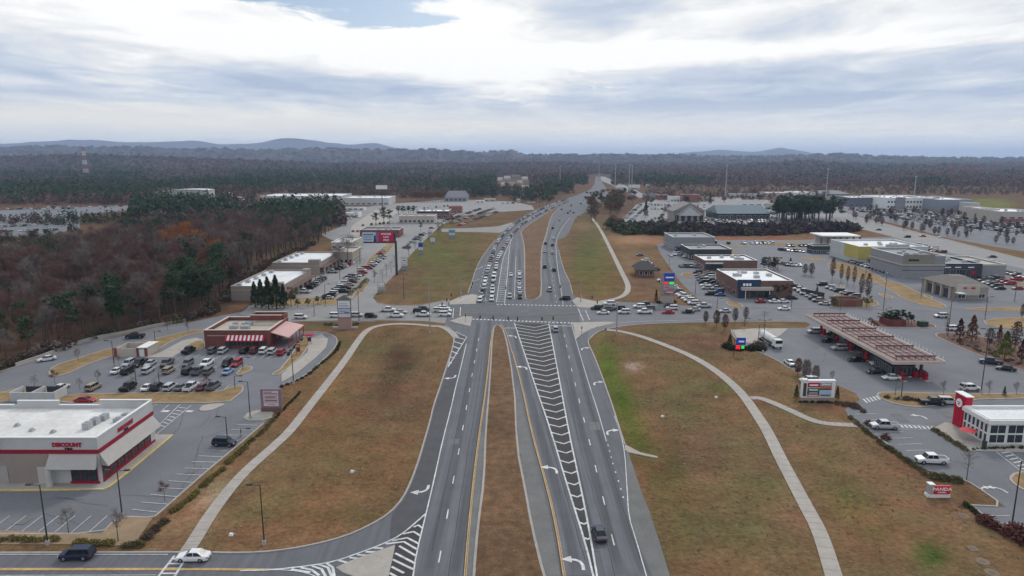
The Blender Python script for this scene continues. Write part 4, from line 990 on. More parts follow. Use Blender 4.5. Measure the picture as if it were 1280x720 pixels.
LW = {'wood0': ('bare_tree', 'leafless brown tree with a twiggy crown in the dense wood beside the curving lane', 'leafless brown trees in the left wood'),
      'wood1': ('bare_tree', 'pale grey leafless tree in the dense wood beside the curving lane', 'pale grey leafless trees in the left wood'),
      'wood2': ('bare_tree', 'reddish leafless tree in the dense wood beside the curving lane', 'reddish leafless trees in the left wood'),
      'rust0': ('russet_tree', 'tree holding dull russet leaves inside the left wood', 'russet trees in the left wood'),
      'rust1': ('orange_tree', 'bright rust orange tree rising above the brown wood', 'rust orange trees in the left wood'),
      'pine0': ('pine_tree', 'dark green pine among the bare trees of the left wood', 'pines in the left wood'),
      'ever0': ('evergreen_tree', 'dense dark evergreen among the bare trees of the left wood', 'evergreens in the left wood'),
      'olive0': ('olive_green_tree', 'dull olive green tree at the edge of the left wood', 'olive trees in the left wood')}
LW['wood3'] = LW['wood0']; LW['wood4'] = LW['wood1']; LW['wood5'] = LW['wood2']; LW['pine1'] = LW['pine2'] = LW['pine0']
woodstuff = {}
for i, (d, x, y, px, py) in enumerate(cells):
    k = wood_kind(px, py); s = rnd.uniform(.80, 1.22)*(.82 if py > 380 and px < 130 else 1)
    nm, lb, gr = LW[k]
    if i < 285: tree(k, x, y, s, lb, 'tree', nm, gr, sz=rnd.uniform(.85, 1.1))
    else: woodstuff.setdefault(k, []).append((x, y, s, rnd.uniform(0, 6.28)))
def merge_np(name, items, mats_of):
    "one mesh of many copies: items {key: [(x, y, s, rot)]}"
    allv = []; allf = []; mi = []; mats = []; off = 0
    for k, lst in items.items():
        for which in (0, 1):
            me = TP[k][which]; n = len(me.vertices); v = np.empty(n*3); me.vertices.foreach_get('co', v); v = v.reshape(-1, 3)
            polys = [tuple(p.vertices) for p in me.polygons]
            tri = np.array([(p[0], p[j], p[j+1]) for p in polys for j in range(1, len(p)-1)])
            m = me.materials[0]
            if m not in mats: mats.append(m)
            if which == 1 and len(tri) > 500: tri = tri[::2]
            for (x, y, s, a) in lst:
                c, q = math.cos(a), math.sin(a); w = v*s*(1.12 if which else 1) if False else v*s
                allv.append(np.stack([w[:, 0]*c-w[:, 1]*q+x, w[:, 0]*q+w[:, 1]*c+y, w[:, 2]], 1)); allf.append(tri+off); mi.append(np.full(len(tri), mats.index(m))); off += n
    V_ = np.concatenate(allv); T_ = np.concatenate(allf); M_ = np.concatenate(mi)
    me = bpy.data.meshes.new(name); me.vertices.add(len(V_)); me.vertices.foreach_set('co', V_.ravel().astype(np.float32))
    me.loops.add(T_.size); me.loops.foreach_set('vertex_index', T_.ravel().astype(np.int32)); me.polygons.add(len(T_))
    me.polygons.foreach_set('loop_start', (np.arange(len(T_))*3).astype(np.int32)); me.polygons.foreach_set('loop_total', np.full(len(T_), 3, np.int32))
    for m in mats: me.materials.append(m)
    me.polygons.foreach_set('material_index', M_.astype(np.int32)); me.update(calc_edges=True)
    return link(name, me)
tag(merge_np('woodland', woodstuff, None), 'dense brown wood of bare trees and scattered pines behind the nearest rows', 'woodland', kind='stuff')
ug = [(x, y) for d, x, y, px, py in cells]
EDGE = resample(pts('-60,482 0,464 30,452 80,436 118,424 158,416.5 196,407.5 233,401.5 264,394 280,376 300,354 334,333 356,321 396,306'), 2.2)
UG = [shrub(100+i, 1.0, 1.3, 120, .2).mesh('undergrowth', foliage(n_, c_)) for i, (n_, c_) in enumerate((('brown_brush', (.10, .072, .058)), ('grey_brush', (.14, .115, .10)), ('green_brush', (.035, .05, .025)), ('rusty_brush', (.13, .062, .045)), ('olive_brush', (.085, .075, .04))))]
for i, p in enumerate(EDGE):
    k = rnd.choice([0, 0, 1, 2, 3, 4, 0]); o = link('bush', UG[k], None, (p.x+rnd.uniform(-3.5, .5), p.y+rnd.uniform(0, 4), 0), rnd.uniform(0, 6)); q = rnd.uniform(1.0, 2.4); o.scale = (q*1.2, q*1.2, q); tag(o, ['brown', 'pale grey', 'dark green', 'rusty', 'olive'][k]+' bush at the foot of the left wood', 'bush', ['brown', 'pale grey', 'dark green', 'rusty', 'olive'][k]+' bushes under the left wood')
# --- single trees by the car parks
def T1(px, py, key, hpx, label, name, group=None, base_h=None, cat='tree', sx=1.0):
    p = P(px, py); hh = HT(px, py, py-hpx); h0 = {'wood0': 16, 'wood1': 16, 'wood2': 16, 'wood4': 16, 'rust0': 15, 'rust1': 15, 'pine0': 17, 'pine1': 17, 'pine2': 17, 'ever0': 12.5, 'olive0': 10.5, 'cyp': 9, 'cone_s': 3, 'spruce': 14, 'col_grey': 6, 'col_brown': 6, 'col_maroon': 6, 'col_olive': 6, 'cone_rust': 9, 'cone_red': 9, 'yg': 9.5, 'young': 6.8, 'young_red': 5.3, 'bigbare': 12.5}[key]
    s = hh/h0; t = tree(key, p.x, p.y, s, label, cat, name, group); t.scale = (s*sx, s*sx, s); return t
gB = 'bare young trees in the restaurant car park'
for px, py, k, h in ((69, 481, 'young_red', 20), (100, 487, 'young', 16), (123, 479, 'young', 18), (167, 488, 'young', 20), (194, 486, 'young', 16), (259, 486, 'young_red', 18), (98, 452, 'young', 18), (44, 487, 'young', 20)):
    T1(px, py, k, h, 'thin bare young tree in the restaurant car park islands', 'young_tree', gB)
T1(148, 677, 'young', 44, 'thin bare tree on the sandy verge between the two low shrub rows', 'young_tree')
T1(86, 667, 'young', 36, 'thin bare tree beside the nearest parking bays', 'young_tree')
T1(206, 626, 'young_red', 26, 'small twiggy tree among the diagonal parking bays', 'young_tree')
T1(235, 415, 'young', 14, 'thin bare tree by the restaurant drive through ramp', 'young_tree')
T1(210, 414, 'young_red', 14, 'small reddish bare tree near the lane end behind the restaurant', 'young_tree')
T1(149, 457, 'young_red', 14, 'small reddish tree at the corner of the rubbish enclosure', 'young_tree')
# cypress hedge in front of the white roof
for i, (px, py, h) in enumerate(((319, 384, 32), (327, 385, 36), (336, 386, 40), (346, 386, 42), (355, 385, 30))): T1(px, py, 'cyp', h, 'tall pointed cypress in the row before the nearest white roof', 'cypress_tree', 'cypresses before the white roof', sx=1.5)
T1(364, 384, 'olive0', 24, 'brownish green bushy tree at the end of the cypress row', 'bushy_tree')
for px, py in ((372, 385), (385, 384), (397, 381), (405, 379)): T1(px, py, 'ever0', 11, 'dark rounded shrub on the mulch strip above the cross street', 'round_shrub', 'dark shrubs on the strip mall verge', cat='shrub', sx=1.3)
T1(435, 331, 'bigbare', 40, 'large spreading bare tree beside the farther white roofed shop', 'bare_tree')
T1(424, 334, 'bigbare', 26, 'smaller bare tree close to the strip shop gable', 'bare_tree')
for i, (px, py, h) in enumerate(((468, 354, 18), (478, 352, 18), (483, 345, 18), (489, 341, 18), (493, 334, 18), (511, 320, 18), (519, 314, 16), (526, 308, 14), (536, 303, 14), (548, 295, 16), (552, 290, 14))): T1(px, py, 'young', h, 'small bare tree in the frontage row beside the billboard', 'young_tree', 'frontage trees by the billboard')
T1(470, 282, 'pine0', 18, 'left pine of the pair behind the billboard', 'pine_tree', sx=1.3); T1(480, 281, 'pine1', 22, 'taller flat topped pine behind the billboard, right of its twin', 'pine_tree', sx=1.3); T1(487, 281, 'pine2', 20, 'right trunked pine behind the billboard', 'pine_tree', sx=1.1)
for i, px in enumerate((498, 504, 511, 517)): T1(px, 268, 'ever0', 11, 'dark evergreen in the clump behind the low beige shop', 'evergreen_tree', 'evergreens behind the beige shop', sx=1.3)
T1(526, 289, 'pine2', 12, 'small dark tree in front of the low beige shop', 'evergreen_tree')
for i in range(13): T1(514+i*3.4, 252+rnd.uniform(-.5, 1), 'rust0', 13, 'golden brown tree in the clump left of the big grey roof', 'russet_tree', 'golden trees by the grey roof', sx=1.2)
T1(566, 279, 'olive0', 12, 'small yellowish tree by the used car lot', 'yellowish_tree')
for i in range(6): T1(327+i*4.6, 257, 'ever0', 10, 'dark bluish evergreen in the row before the left warehouse', 'evergreen_tree', 'evergreens before the warehouse', sx=1.2)
T1(358, 257, 'ever0', 9, 'dark evergreen between warehouse and white stepped roof', 'evergreen_tree', sx=1.2)
# right side
gC = 'columnar trees along the right cross street'
for px, py, k, h, lb in ((882, 404, 'col_grey', 15, 'slim grey columnar tree, leftmost on the cross street verge'), (895.5, 408, 'col_brown', 20, 'wide brown columnar tree second along the cross street verge'), (906, 413, 'col_brown', 20, 'rusty brown columnar tree standing forward on the verge'), (918.5, 403, 'col_grey', 18, 'grey columnar tree right of the brown pair on the verge'), (932, 401, 'col_maroon', 17, 'dark columnar tree furthest right on the cross street verge'), (955, 401, 'young', 14, 'faint bare tree on the strip before the fuel canopy')): T1(px, py, k, h, lb, 'columnar_tree', sx=1.5)
for px, py, k, h, lb in ((997, 469, 'col_brown', 21, 'dark brown columnar tree behind the left end of the monument sign'), (1007, 475, 'col_grey', 25, 'tall grey columnar tree behind the monument sign'), (1019, 477, 'col_grey', 20, 'shorter grey columnar tree behind the monument sign')): T1(px, py, k, h, lb, 'columnar_tree', sx=1.6)
T1(995, 499, 'cone_s', 18, 'small pointed dark cypress left of the monument sign', 'cypress_shrub', sx=1.1); T1(1046, 500, 'cone_s', 17, 'small pointed dark cypress right of the monument sign', 'cypress_shrub', sx=1.1)
T1(1255, 495, 'cone_s', 12, 'small pointed dark cypress behind the glass restaurant', 'cypress_shrub', sx=1.2)
T1(1040, 478, 'young', 16, 'faint bare tree right of the monument sign', 'young_tree')
T1(1208, 601, 'young_red', 44, 'bare tree at the corner of the glass restaurant car park', 'bare_tree'); T1(1201, 643, 'young_red', 14, 'tiny twiggy tree on the panel sign lawn', 'young_tree')
for px, h in ((1119, 24), (1179, 20), (1205, 18), (1236, 20), (1270, 18)): T1(px, 494, 'young', h, 'thin bare young tree on the strip above the glass restaurant', 'young_tree', 'young trees on the upper restaurant strip')
for px, py, k, h, lb, sx in ((1183, 418, 'col_grey', 28, 'slim grey tree at the tip of the mulch bank', .9), (1199, 424, 'cone_red', 26, 'dark red bushy tree on the mulch bank', 1.5), (1214, 428, 'cone_rust', 34, 'tall copper cone tree on the mulch bank', 1.4), (1236, 434, 'col_maroon', 24, 'dark maroon tree middle of the mulch bank', 1.6), (1248, 432, 'cone_rust', 26, 'dull copper tree behind the green one on the mulch bank', 1.1), (1255, 450, 'yg', 36, 'bright yellow green tree on the mulch bank', 1.0), (1268, 438, 'col_maroon', 36, 'tall dark twiggy tree behind the green tree', 1.3), (1276, 452, 'cone_red', 28, 'dark red tree at the frame edge of the mulch bank', 1.3)): T1(px, py, k, h, lb, 'ornamental_tree', sx=sx)
T1(1277, 398, 'col_maroon', 18, 'small maroon tree on the far verge at the frame edge', 'ornamental_tree')
for i, (px, py, h) in enumerate(((1040, 350, 28), (1051, 352, 22), (1059, 355, 22), (1067, 357, 24), (1076, 372, 30), (1084, 376, 34))): T1(px, py, 'col_maroon', h, 'very slim dark tree in the row by the brown walled enclosure', 'columnar_tree', 'slim trees by the brown enclosure', sx=.8)
T1(988, 330, 'cone_rust', 8, 'small orange tree beside the access road', 'orange_tree', sx=1.8); T1(1006, 344, 'col_maroon', 14, 'left dark maroon tree of the pair beside the access road', 'columnar_tree', sx=1.7); T1(1014, 345, 'col_maroon', 16, 'right dark maroon tree of the pair beside the access road', 'columnar_tree', sx=1.7)
for i, px in enumerate((955, 961, 967, 972)): T1(px, 337, ['ever0', 'col_maroon', 'cone_red', 'olive0'][i], 16, ['dark evergreen behind the blue fronted shop', 'dark maroon tree behind the blue fronted shop', 'dark red tree behind the blue fronted shop', 'olive tree behind the blue fronted shop'][i], 'bushy_tree', sx=1.4)
for px in (970, 977, 984): T1(px, 372, 'ever0', 19, 'dense dark evergreen against the blue fronted shop wall', 'evergreen_tree', 'evergreens on the blue fronted shop', sx=1.2)
T1(1021, 367, 'cone_s', 9, 'small green cone tree beside the dumpster screen', 'evergreen_tree', sx=1.5)
for px, py, h in ((1104, 404, 14), (1111, 405, 17), (1119, 405, 18), (1127, 404, 17), (1135, 405, 15), (1139, 406, 13)): T1(px, py, 'ever0', h, 'dark green bush crowding round the maroon enclosure', 'evergreen_bush', 'bushes round the maroon enclosure', cat='bush', sx=1.35)
for px, py, h in ((1042, 383, 12), (1083, 384, 14)): T1(px, py, 'olive0', h, ['olive bush left of the brown walled enclosure', 'olive bush right of the brown walled enclosure'][px > 1060], 'olive_bush', cat='bush', sx=1.4)
# dark pine clump and hilltop trees
for i in range(44):
    px = 970+rnd.uniform(0, 70); py = 277+rnd.uniform(-5, 2.5); T1(px, py, rnd.choice(['pine0', 'ever0', 'ever0']), 27+rnd.uniform(-3, 4)*(1-abs(px-1005)/60), 'dark green pine in the square clump beside the big car park', 'pine_tree', 'square pine clump', sx=1.5)
T1(807, 272, 'spruce', 22, 'dark pointed conifer in the dealership car park', 'conifer_tree', sx=.9); T1(887.5, 256, 'spruce', 16, 'dark pointed conifer beside the dealership gable', 'conifer_tree', sx=.9)
for px, py, h, k in ((834, 272, 14, 'bigbare'), (858, 274, 14, 'bigbare'), (886, 274, 12, 'bigbare'), (866, 277, 10, 'olive0'), (775, 262, 10, 'rust0')): T1(px, py, k, h, {834: 'leftmost purple bare tree before the dealership', 858: 'middle bare tree before the dealership gable', 886: 'right bare tree before the dealership', 866: 'small yellowish tree at the hedge bank top', 775: 'rusty tree at the dealership corner'}[px], 'bare_tree', sx=1.3)
for i in range(26):
    px = 738+rnd.uniform(0, 40); py = 256+rnd.uniform(0, 22)*(1 if px < 765 else .5); T1(px, py, rnd.choice(['olive0', 'rust0', 'wood2', 'olive0']), rnd.uniform(13, 22), 'olive and brown tree in the thicket between highway and dealership', 'thicket_tree', 'thicket beside the highway', sx=1.4)
for i in range(16):
    px = 758+rnd.uniform(0, 16); py = 280+rnd.uniform(0, 8); T1(px, py, rnd.choice(['olive0', 'wood2', 'ever0']), rnd.uniform(8, 13), 'low bushy tree at the left end of the dark hedge bank', 'thicket_tree', 'trees at the hedge bank end', sx=1.5)
for i in range(60):
    px = rnd.uniform(768, 1040); py = rnd.uniform(244, 256)
    if px > 965: py = rnd.uniform(243, 250)
    k = rnd.choice(['wood2', 'rust0', 'wood0', 'ever0', 'olive0', 'wood4']); T1(px, py, k, rnd.uniform(6, 10), {'wood2': 'small reddish bare tree', 'rust0': 'small russet tree', 'wood0': 'small brown bare tree', 'ever0': 'small dark evergreen', 'olive0': 'small olive tree', 'wood4': 'small grey bare tree'}[k]+' among the shops behind the dealership', 'distant_tree', 'trees among the shops behind the dealership', sx=1.6)
for i in range(40):
    px = rnd.uniform(1045, 1290); py = 262+(px-1045)*.05+rnd.uniform(-1, 2); T1(px, py, 'col_maroon', rnd.uniform(6, 9), 'small dark tree along the store fronts of the big car park', 'lot_tree', 'store front trees of the big car park', sx=1.6)
# small trees of the big car park
k_ = 0
for i in range(58):
    u = rnd.random(); px = 1065+u*215; py = 268+u*8+rnd.uniform(0, 1)**.8*(10+u*24); T1(px, py, 'col_maroon' if rnd.random() < .8 else 'col_grey', rnd.uniform(8, 12), 'small dark lot tree among the cars of the big car park', 'lot_tree', 'small trees of the big car park', sx=1.7)
# --- shrubs
SH = {'y': shrub(90, .75, .8).mesh('shrub_yellow', shrub_y), 'g': shrub(91, .6, .7).mesh('shrub_green', shrub_g), 'o': shrub(92, .75, .75).mesh('shrub_olive', leaf_olive), 'r': shrub(93, .9, 1.0).mesh('shrub_red', leaf_red), 'b': shrub(94, .8, .8).mesh('shrub_brown', foliage('brown_shrub', (.10, .07, .05)))}
def shrubs(s, kind, n, label, group, sc=1.0, jit=.3):
    L_ = resample(pts(s), .5)
    for i in range(n):
        p = L_[round(i*(len(L_)-1)/max(1, n-1))]; o = link('shrub', SH[kind], None, (p.x+rnd.uniform(-jit, jit), p.y+rnd.uniform(-jit, jit), 0), rnd.uniform(0, 6)); q = sc*rnd.uniform(.8, 1.2); o.scale = (q, q, q); tag(o, label, 'shrub', group)
shrubs('2,676.5 70,676.5', 'y', 14, 'yellowish clipped shrub in the left row above the nearest road', 'left verge shrub row'); shrubs('95,680 141,680.5', 'y', 11, 'yellowish clipped shrub in the middle row above the nearest road', 'middle verge shrub row'); shrubs('158,682 176,682.5', 'o', 6, 'dull shrub in the short row above the nearest road', 'short verge shrub row', 1.1)
shrubs('183,673 206,652', 'b', 9, 'brownish shrub in the lowest stretch of the diagonal hedge', 'diagonal hedge low stretch'); shrubs('216,641 246,616', 'y', 14, 'yellowish shrub in the second stretch of the diagonal hedge', 'diagonal hedge second stretch', .9)
shrubs('253,609 276,588', 'y', 12, 'yellowish shrub in the third stretch of the diagonal hedge', 'diagonal hedge third stretch', .9); shrubs('283,580 306,560', 'y', 13, 'yellow green shrub in the middle stretch of the diagonal hedge', 'diagonal hedge middle stretch'); shrubs('310,556 342,526', 'o', 17, 'dull shrub in the upper stretch of the diagonal hedge', 'diagonal hedge upper stretch', .8); shrubs('345,522 375,491', 'g', 16, 'dark low shrub in the line beside the drive through sign', 'hedge line by the pylon', .7, .15)
shrubs('352,484 372,476 388,467 400,456 412,447 421,438 425,428', 'g', 24, 'dark round shrub edging the curved drive of the red brick restaurant', 'shrubs edging the curved drive', .9, .1); shrubs('360,444 378,424', 'g', 9, 'dark shrub lining the restaurant patio island', 'patio island shrubs', .9)
shrubs('1061,521 1080,537 1103,556', 'o', 16, 'olive shrub in the upper diagonal hedge of the glass restaurant', 'upper right diagonal hedge', .9); shrubs('1110,560 1132,575 1155,592', 'o', 17, 'olive shrub in the lower diagonal hedge of the glass restaurant', 'lower right diagonal hedge'); shrubs('1164,597 1199,602', 'o', 13, 'big olive shrub massed behind the red panel sign', 'shrubs behind the red panel sign', 1.35); shrubs('1205,630 1222,644 1240,656 1247,661', 'g', 10, 'dark low shrub on the kerb of the lowest bays', 'kerb shrubs of the lowest bays', .9)
shrubs('1228,652 1246,661', 'r', 6, 'dark red shrub clump beside the lowest bays', 'dark red clump', 1.4); shrubs('1262,668 1300,684', 'r', 9, 'large maroon shrub clump at the lower right frame edge', 'maroon clump at the frame edge', 2.0); 
for px, py in ((1084, 530), (1106, 549)): shrubs(f'{px},{py} {px+2},{py+1}', 'r', 2, 'small crimson shrub in the upper right diagonal hedge', 'crimson hedge shrubs', 1.2)
shrubs('1168,538 1182,547 1206,562', 'o', 14, 'olive shrub round the red tower patio', 'patio shrubs of the red tower', 1.0); shrubs('1215,562 1285,560', 'g', 14, 'low dark shrub along the glass restaurant front', 'front shrubs of the glass restaurant', .7)
shrubs('1000,503 1046,504', 'g', 12, 'low dark shrub under the monument sign', 'shrubs under the monument sign', .8); shrubs('1046,505 1064,506 1074,514', 'b', 16, 'brown shrub in the bed right of the monument sign', 'bed right of the monument sign', 1.0, 1.0)
shrubs('1112,499 1136,500 1150,503', 'b', 15, 'brown shrub bed at the fuel lot exit', 'brown bed at the fuel lot exit', 1.0, 1.2)
shrubs('906,434 914,437 930,437 950,438', 'g', 24, 'dark evergreen shrub massed round the small price sign', 'shrubs round the small price sign', 2.0, .8); shrubs('948,434 952,437', 'b', 5, 'tall brown shrub right of the small price sign', 'brown shrubs by the small price sign', 2.6); T1(912, 434, 'cone_s', 16, 'dark cone bush left of the small price sign', 'cone_bush', cat='bush', sx=1.5)
shrubs('822,379 844,378', 'g', 14, 'dark clipped shrub under the tall price pylon', 'hedge under the tall price pylon', 1.5, .5); T1(820, 378, 'cone_s', 16, 'narrow dark cypress left of the tall price pylon', 'cypress_shrub')
shrubs('407,406 440,409 448,405', 'b', 9, 'dark low shrub round the grey panel pylon', 'shrubs round the grey panel pylon', 1.1); shrubs('1088,400 1096,408', 'r', 4, 'dull red shrub at the planter edge', 'planter edge shrubs', 1.2)
shrubs('432,372 446,362 458,351', 'y', 9, 'yellowish bush on the strip mall exit island', 'exit island bushes', 1.8, .6)
for a_, b_ in (('1195,424', '1225,440'), ('1228,438', '1275,456')): shrubs(f'{a_} {b_}', 'b', 14, 'low brown shrub scattered over the mulch bank', 'mulch bank shrubs', .9, 2.0)
# --- the dark planted bank behind the shops and the far woods: masses nobody could count
def clumps(name, label, spots, mats_, nf=22):
    "spots: (x, y, z, radius, height, colour)"
    r = np.random.RandomState(5); n = len(spots); A = np.array([s[:5] for s in spots]); Cc = np.array([s[5] for s in spots])
    nf_ = nf
    d = r.normal(size=(n, nf_, 3)); d /= np.linalg.norm(d, axis=2, keepdims=True); d[..., 2] = np.abs(d[..., 2])*1.0
    rad = r.uniform(.55, 1.0, (n, nf_, 1)); R = A[:, 3][:, None, None]; Hh = A[:, 4][:, None, None]
    c = np.concatenate([d[..., :2]*rad*R, (.12+.88*(d[..., 2:]*rad))*Hh], 2)+A[:, None, :3]
    s = (R*r.uniform(.28, .55, (n, nf_, 1)))
    a = r.normal(size=(n, nf_, 3)); a /= np.linalg.norm(a, axis=2, keepdims=True); b = np.cross(d+r.normal(size=d.shape)*.4, a); b /= np.linalg.norm(b, axis=2, keepdims=True)+1e-6; sz = np.minimum(1, Hh/R/1.2)
    v = np.stack([c-a*s-b*s*.6, c+a*s-b*s*.5, c+b*s], 2); v[..., 2] = np.maximum(v[..., 2], A[:, None, None, 2]+.1)
    V_ = v.reshape(-1, 3); k = len(V_)//3; me = bpy.data.meshes.new(name)
    me.vertices.add(len(V_)); me.vertices.foreach_set('co', V_.ravel().astype(np.float32)); me.loops.add(len(V_)); me.loops.foreach_set('vertex_index', np.arange(len(V_), dtype=np.int32)); me.polygons.add(k)
    me.polygons.foreach_set('loop_start', (np.arange(k)*3).astype(np.int32)); me.polygons.foreach_set('loop_total', np.full(k, 3, np.int32)); me.update(calc_edges=True)
    jt = r.uniform(.88, 1.12, (n, nf_, 1)); cc_ = np.repeat((Cc[:, None, :]*jt)[:, :, None, :], 3, 2).reshape(-1, 3)
    ca = me.color_attributes.new('tint', 'FLOAT_COLOR', 'POINT'); ca.data.foreach_set('color', np.concatenate([cc_, np.ones((len(cc_), 1))], 1).ravel().astype(np.float32))
    me.materials.append(mats_); o = link(name, me); return tag(o, label, name.replace('_', ' '), kind='stuff')
fol_m = mat('distant_foliage', (1, 1, 1), .95, attr='tint', var=.1, scale=.05, scale2=.5, spec=.05)
BR = (.125, .088, .078); BR2 = (.140, .088, .068); VG = (.118, .090, .090); GN = (.036, .060, .034); GN2 = (.060, .080, .036); RU = (.15, .062, .035)
def jc(c): k = rnd.uniform(.86, 1.14); return tuple(q*k*rnd.uniform(.93, 1.07) for q in c)
BANK = [tuple(p[:2]) for p in pts('766,281 770,293 800,294 900,295 960,294.5 1020,291.5 1072,290 1078,286.5 1040,283 1000,284.5 900,285.5 800,283.5')]
spots = []
while len(spots) < 700:
    px, py = rnd.uniform(762, 1080), rnd.uniform(280, 296); p = P(px, py)
    if inpoly(p.x, p.y, BANK): spots.append((p.x, p.y, 0, rnd.uniform(2.5, 4.5), rnd.uniform(4, 6.5), jc(GN2 if rnd.random() < (.5 if px < 830 else .15) else (.055, .038, .042))))
clumps('hedge_bank', 'long dark band of tangled shrubs and small trees on the bank behind the shops', spots, fol_m, 26)
# far forest: belts given by the row (in the photograph) of their feet
GREENS = [(378, 274, 50, 14, 1.1), (240, 268, 60, 10, 1.0), (130, 272, 60, 8, .8), (100, 284, 80, 8, .6), (20, 225, 40, 10, .6), (120, 232, 78, 22, 1.0), (20, 240, 60, 18, .9), (228, 247, 44, 16, 1.0), (140, 262, 140, 12, .5), (330, 230, 85, 16, 1.0), (430, 232, 70, 16, .55), (580, 232, 52, 14, 1.0), (710, 238, 32, 14, 1.0), (845, 229, 55, 6, .9), (1160, 240, 28, 12, .95), (740, 238, 14, 12, .9), (500, 222, 30, 8, .4), (1100, 214, 60, 5, .6), (640, 250, 60, 6, .8), (250, 260, 50, 8, .6), (1000, 212, 40, 4, .3)]
RUST = [(160, 215, 160, 5, .5), (245, 214, 60, 4, .5), (1195, 218, 40, 8, .5), (700, 222, 40, 4, .4), (530, 207, 20, 5, .5), (40, 200, 90, 8, .35), (985, 202, 50, 7, .3), (1170, 212, 40, 6, .5)]
CLEAR = [(-60, 165, 256.5, 275), (197, 262, 238, 250), (318, 425, 243, 262), (426, 500, 246, 270), (620, 662, 222, 240), (0, 100, 256, 262), (734, 765, 216, 233), (716, 762, 232, 246), (696, 750, 243, 260), (1030, 1280, 244, 262), (1215, 1290, 244, 260), (760, 806, 232, 248)]
BELT = [(-60, 440, 211, 250), (-60, 262, 250, 256), (-60, 300, 262, 281), (165, 430, 262, 283),  (430, 620, 205, 248), (600, 750, 205, 246), (640, 690, 246, 252), (745, 1340, 206, 236), (1040, 1340, 236, 245), (757, 1045, 236, 250)]
spots = []
def far_color(px, py):
    p = P(px, max(py, 199.5)); n_ = math.sin(p.x/310+p.y/500+1)*math.cos(p.x/190-p.y/270+2)+.6*math.sin(p.x/90+3)*math.sin(p.y/160)
    if n_ > .95 and rnd.random() < .6: return jc(GN if rnd.random() < .7 else GN2)
    if n_ < -.3 and rnd.random() < .6: return jc(rnd.choice([(.15, .085, .065), (.14, .09, .08)]))
    for a, b, rx, ry, k in GREENS:
        if rnd.random() < k*math.exp(-(((px-a)/rx)**2)**1.5-(((py-b)/ry)**2)**1.5): return jc(rnd.choice([GN, GN, GN2]))
    for a, b, rx, ry, k in RUST:
        if rnd.random() < k*math.exp(-((px-a)/rx)**2-((py-b)/ry)**2): return jc(RU)
    return jc(rnd.choice([BR, BR, BR2, VG]))
for x0, x1, y0, y1 in BELT:
    area = (x1-x0)*(y1-y0); n = int(area*.27)
    for i in range(n):
        px, py = rnd.uniform(x0, x1), rnd.uniform(y0, y1)
        if any(a <= px <= b and c <= py <= d for a, b, c, d in CLEAR): continue
        p = P(px, py); D = math.hypot(p.x, p.y); c = far_color(px, py)
        wdt = max(3.2, D*.0026); hs = .6 if (px > 750 and py > 234) or (px < 165 and py > 270) else 1
        if hs < 1 and rnd.random() < .45: continue
        spots.append((p.x, p.y, float(height(p.x, p.y))-.5, hs*wdt*rnd.uniform(.8, 1.3), hs*rnd.uniform(10, 17)*(1.45 if c[1] > c[0] else .9), c))
clumps('distant_forest', 'belts of distant brown woods and dark pines beyond the town', spots, fol_m, 20); n1_ = len(spots)
spots = []
for i in range(15000):
    D = math.exp(rnd.uniform(math.log(2300), math.log(8200))); px = rnd.uniform(-120, 1400); x = (px-640)/F*D; y = D
    if D > 5800 and rnd.random() < .3: continue
    z = float(height(x, y)); q = PX(x, y, z); c = far_color(q[0], q[1]) if D < 4200 or rnd.random() < .3 else jc(rnd.choice([BR, VG, BR2, GN2]))
    wdt = D*.0032; spots.append((x, y, z-2, wdt*rnd.uniform(.8, 1.5), rnd.uniform(10, 18), c))
clumps('hillside_forest', 'wooded hills of brown and purple trees fading into haze', spots, fol_m, 12)
print('FOREST', n1_, len(spots))

# dry weeds and tufts standing in the turf
FIELDS = ['245,688 385,678 480,640 510,590 545,490 562,430 545,412 470,412 440,452 370,550 270,650', '622,408 632,420 655,600 678,720 595,720 606,600 614,430', '745,425 775,418 880,462 950,530 1000,625 1038,720 840,720 800,600 765,480', '800,412 930,412 960,450 1040,510 1150,600 1280,700 1280,720 1050,720 990,590 930,485 860,438', '470,378 560,372 590,350 612,305 560,292 500,350', '702,300 760,305 782,360 770,374 725,368']
FW = [1100, 450, 1100, 1100, 350, 300]
PATHS = [resample(pts(q), 1.5) for q in ('228,702 234,689 242,678 265,640 300,595 340,560 362,540 385,510 405,485 432,450 445,430 456,415 468,408', '758,412.5 775,414 800,420 830,431 862,444 890,460 912,477 930,495 945,517 960,540 975,572 990,600 1010,638 1025,665 1043,722', '938,498 948,497.5 960,501 985,512 1010,524 1030,530 1070,532')]
def onpath(x, y): return any((p.x-x)**2+(p.y-y)**2 < 4.2 for pl in PATHS for p in pl); spots = []
for s_, n_ in zip(FIELDS, FW):
    pg = [tuple(p[:2]) for p in pts(s_)]; xs, ys = [p[0] for p in pg], [p[1] for p in pg]; k = 0
    cl = [(rnd.uniform(min(xs), max(xs)), rnd.uniform(min(ys), max(ys)), rnd.uniform(2, 9)) for _ in range(60)]
    while k < n_:
        if rnd.random() < .65: a = rnd.choice(cl); x, y = rnd.gauss(a[0], a[2]), rnd.gauss(a[1], a[2]*1.6)
        else: x, y = rnd.uniform(min(xs), max(xs)), rnd.uniform(min(ys), max(ys))
        if inpoly(x, y, pg) and not onpath(x, y): spots.append((x, y, 0, rnd.uniform(.10, .38), rnd.uniform(.06, .22), jc(rnd.choice([(.22, .15, .085), (.17, .115, .07), (.13, .12, .05), (.28, .21, .13), (.19, .12, .075)])))); k += 1
clumps('dry_weeds', 'sparse dry weeds and tufts scattered through the brown turf', spots, fol_m, 7)
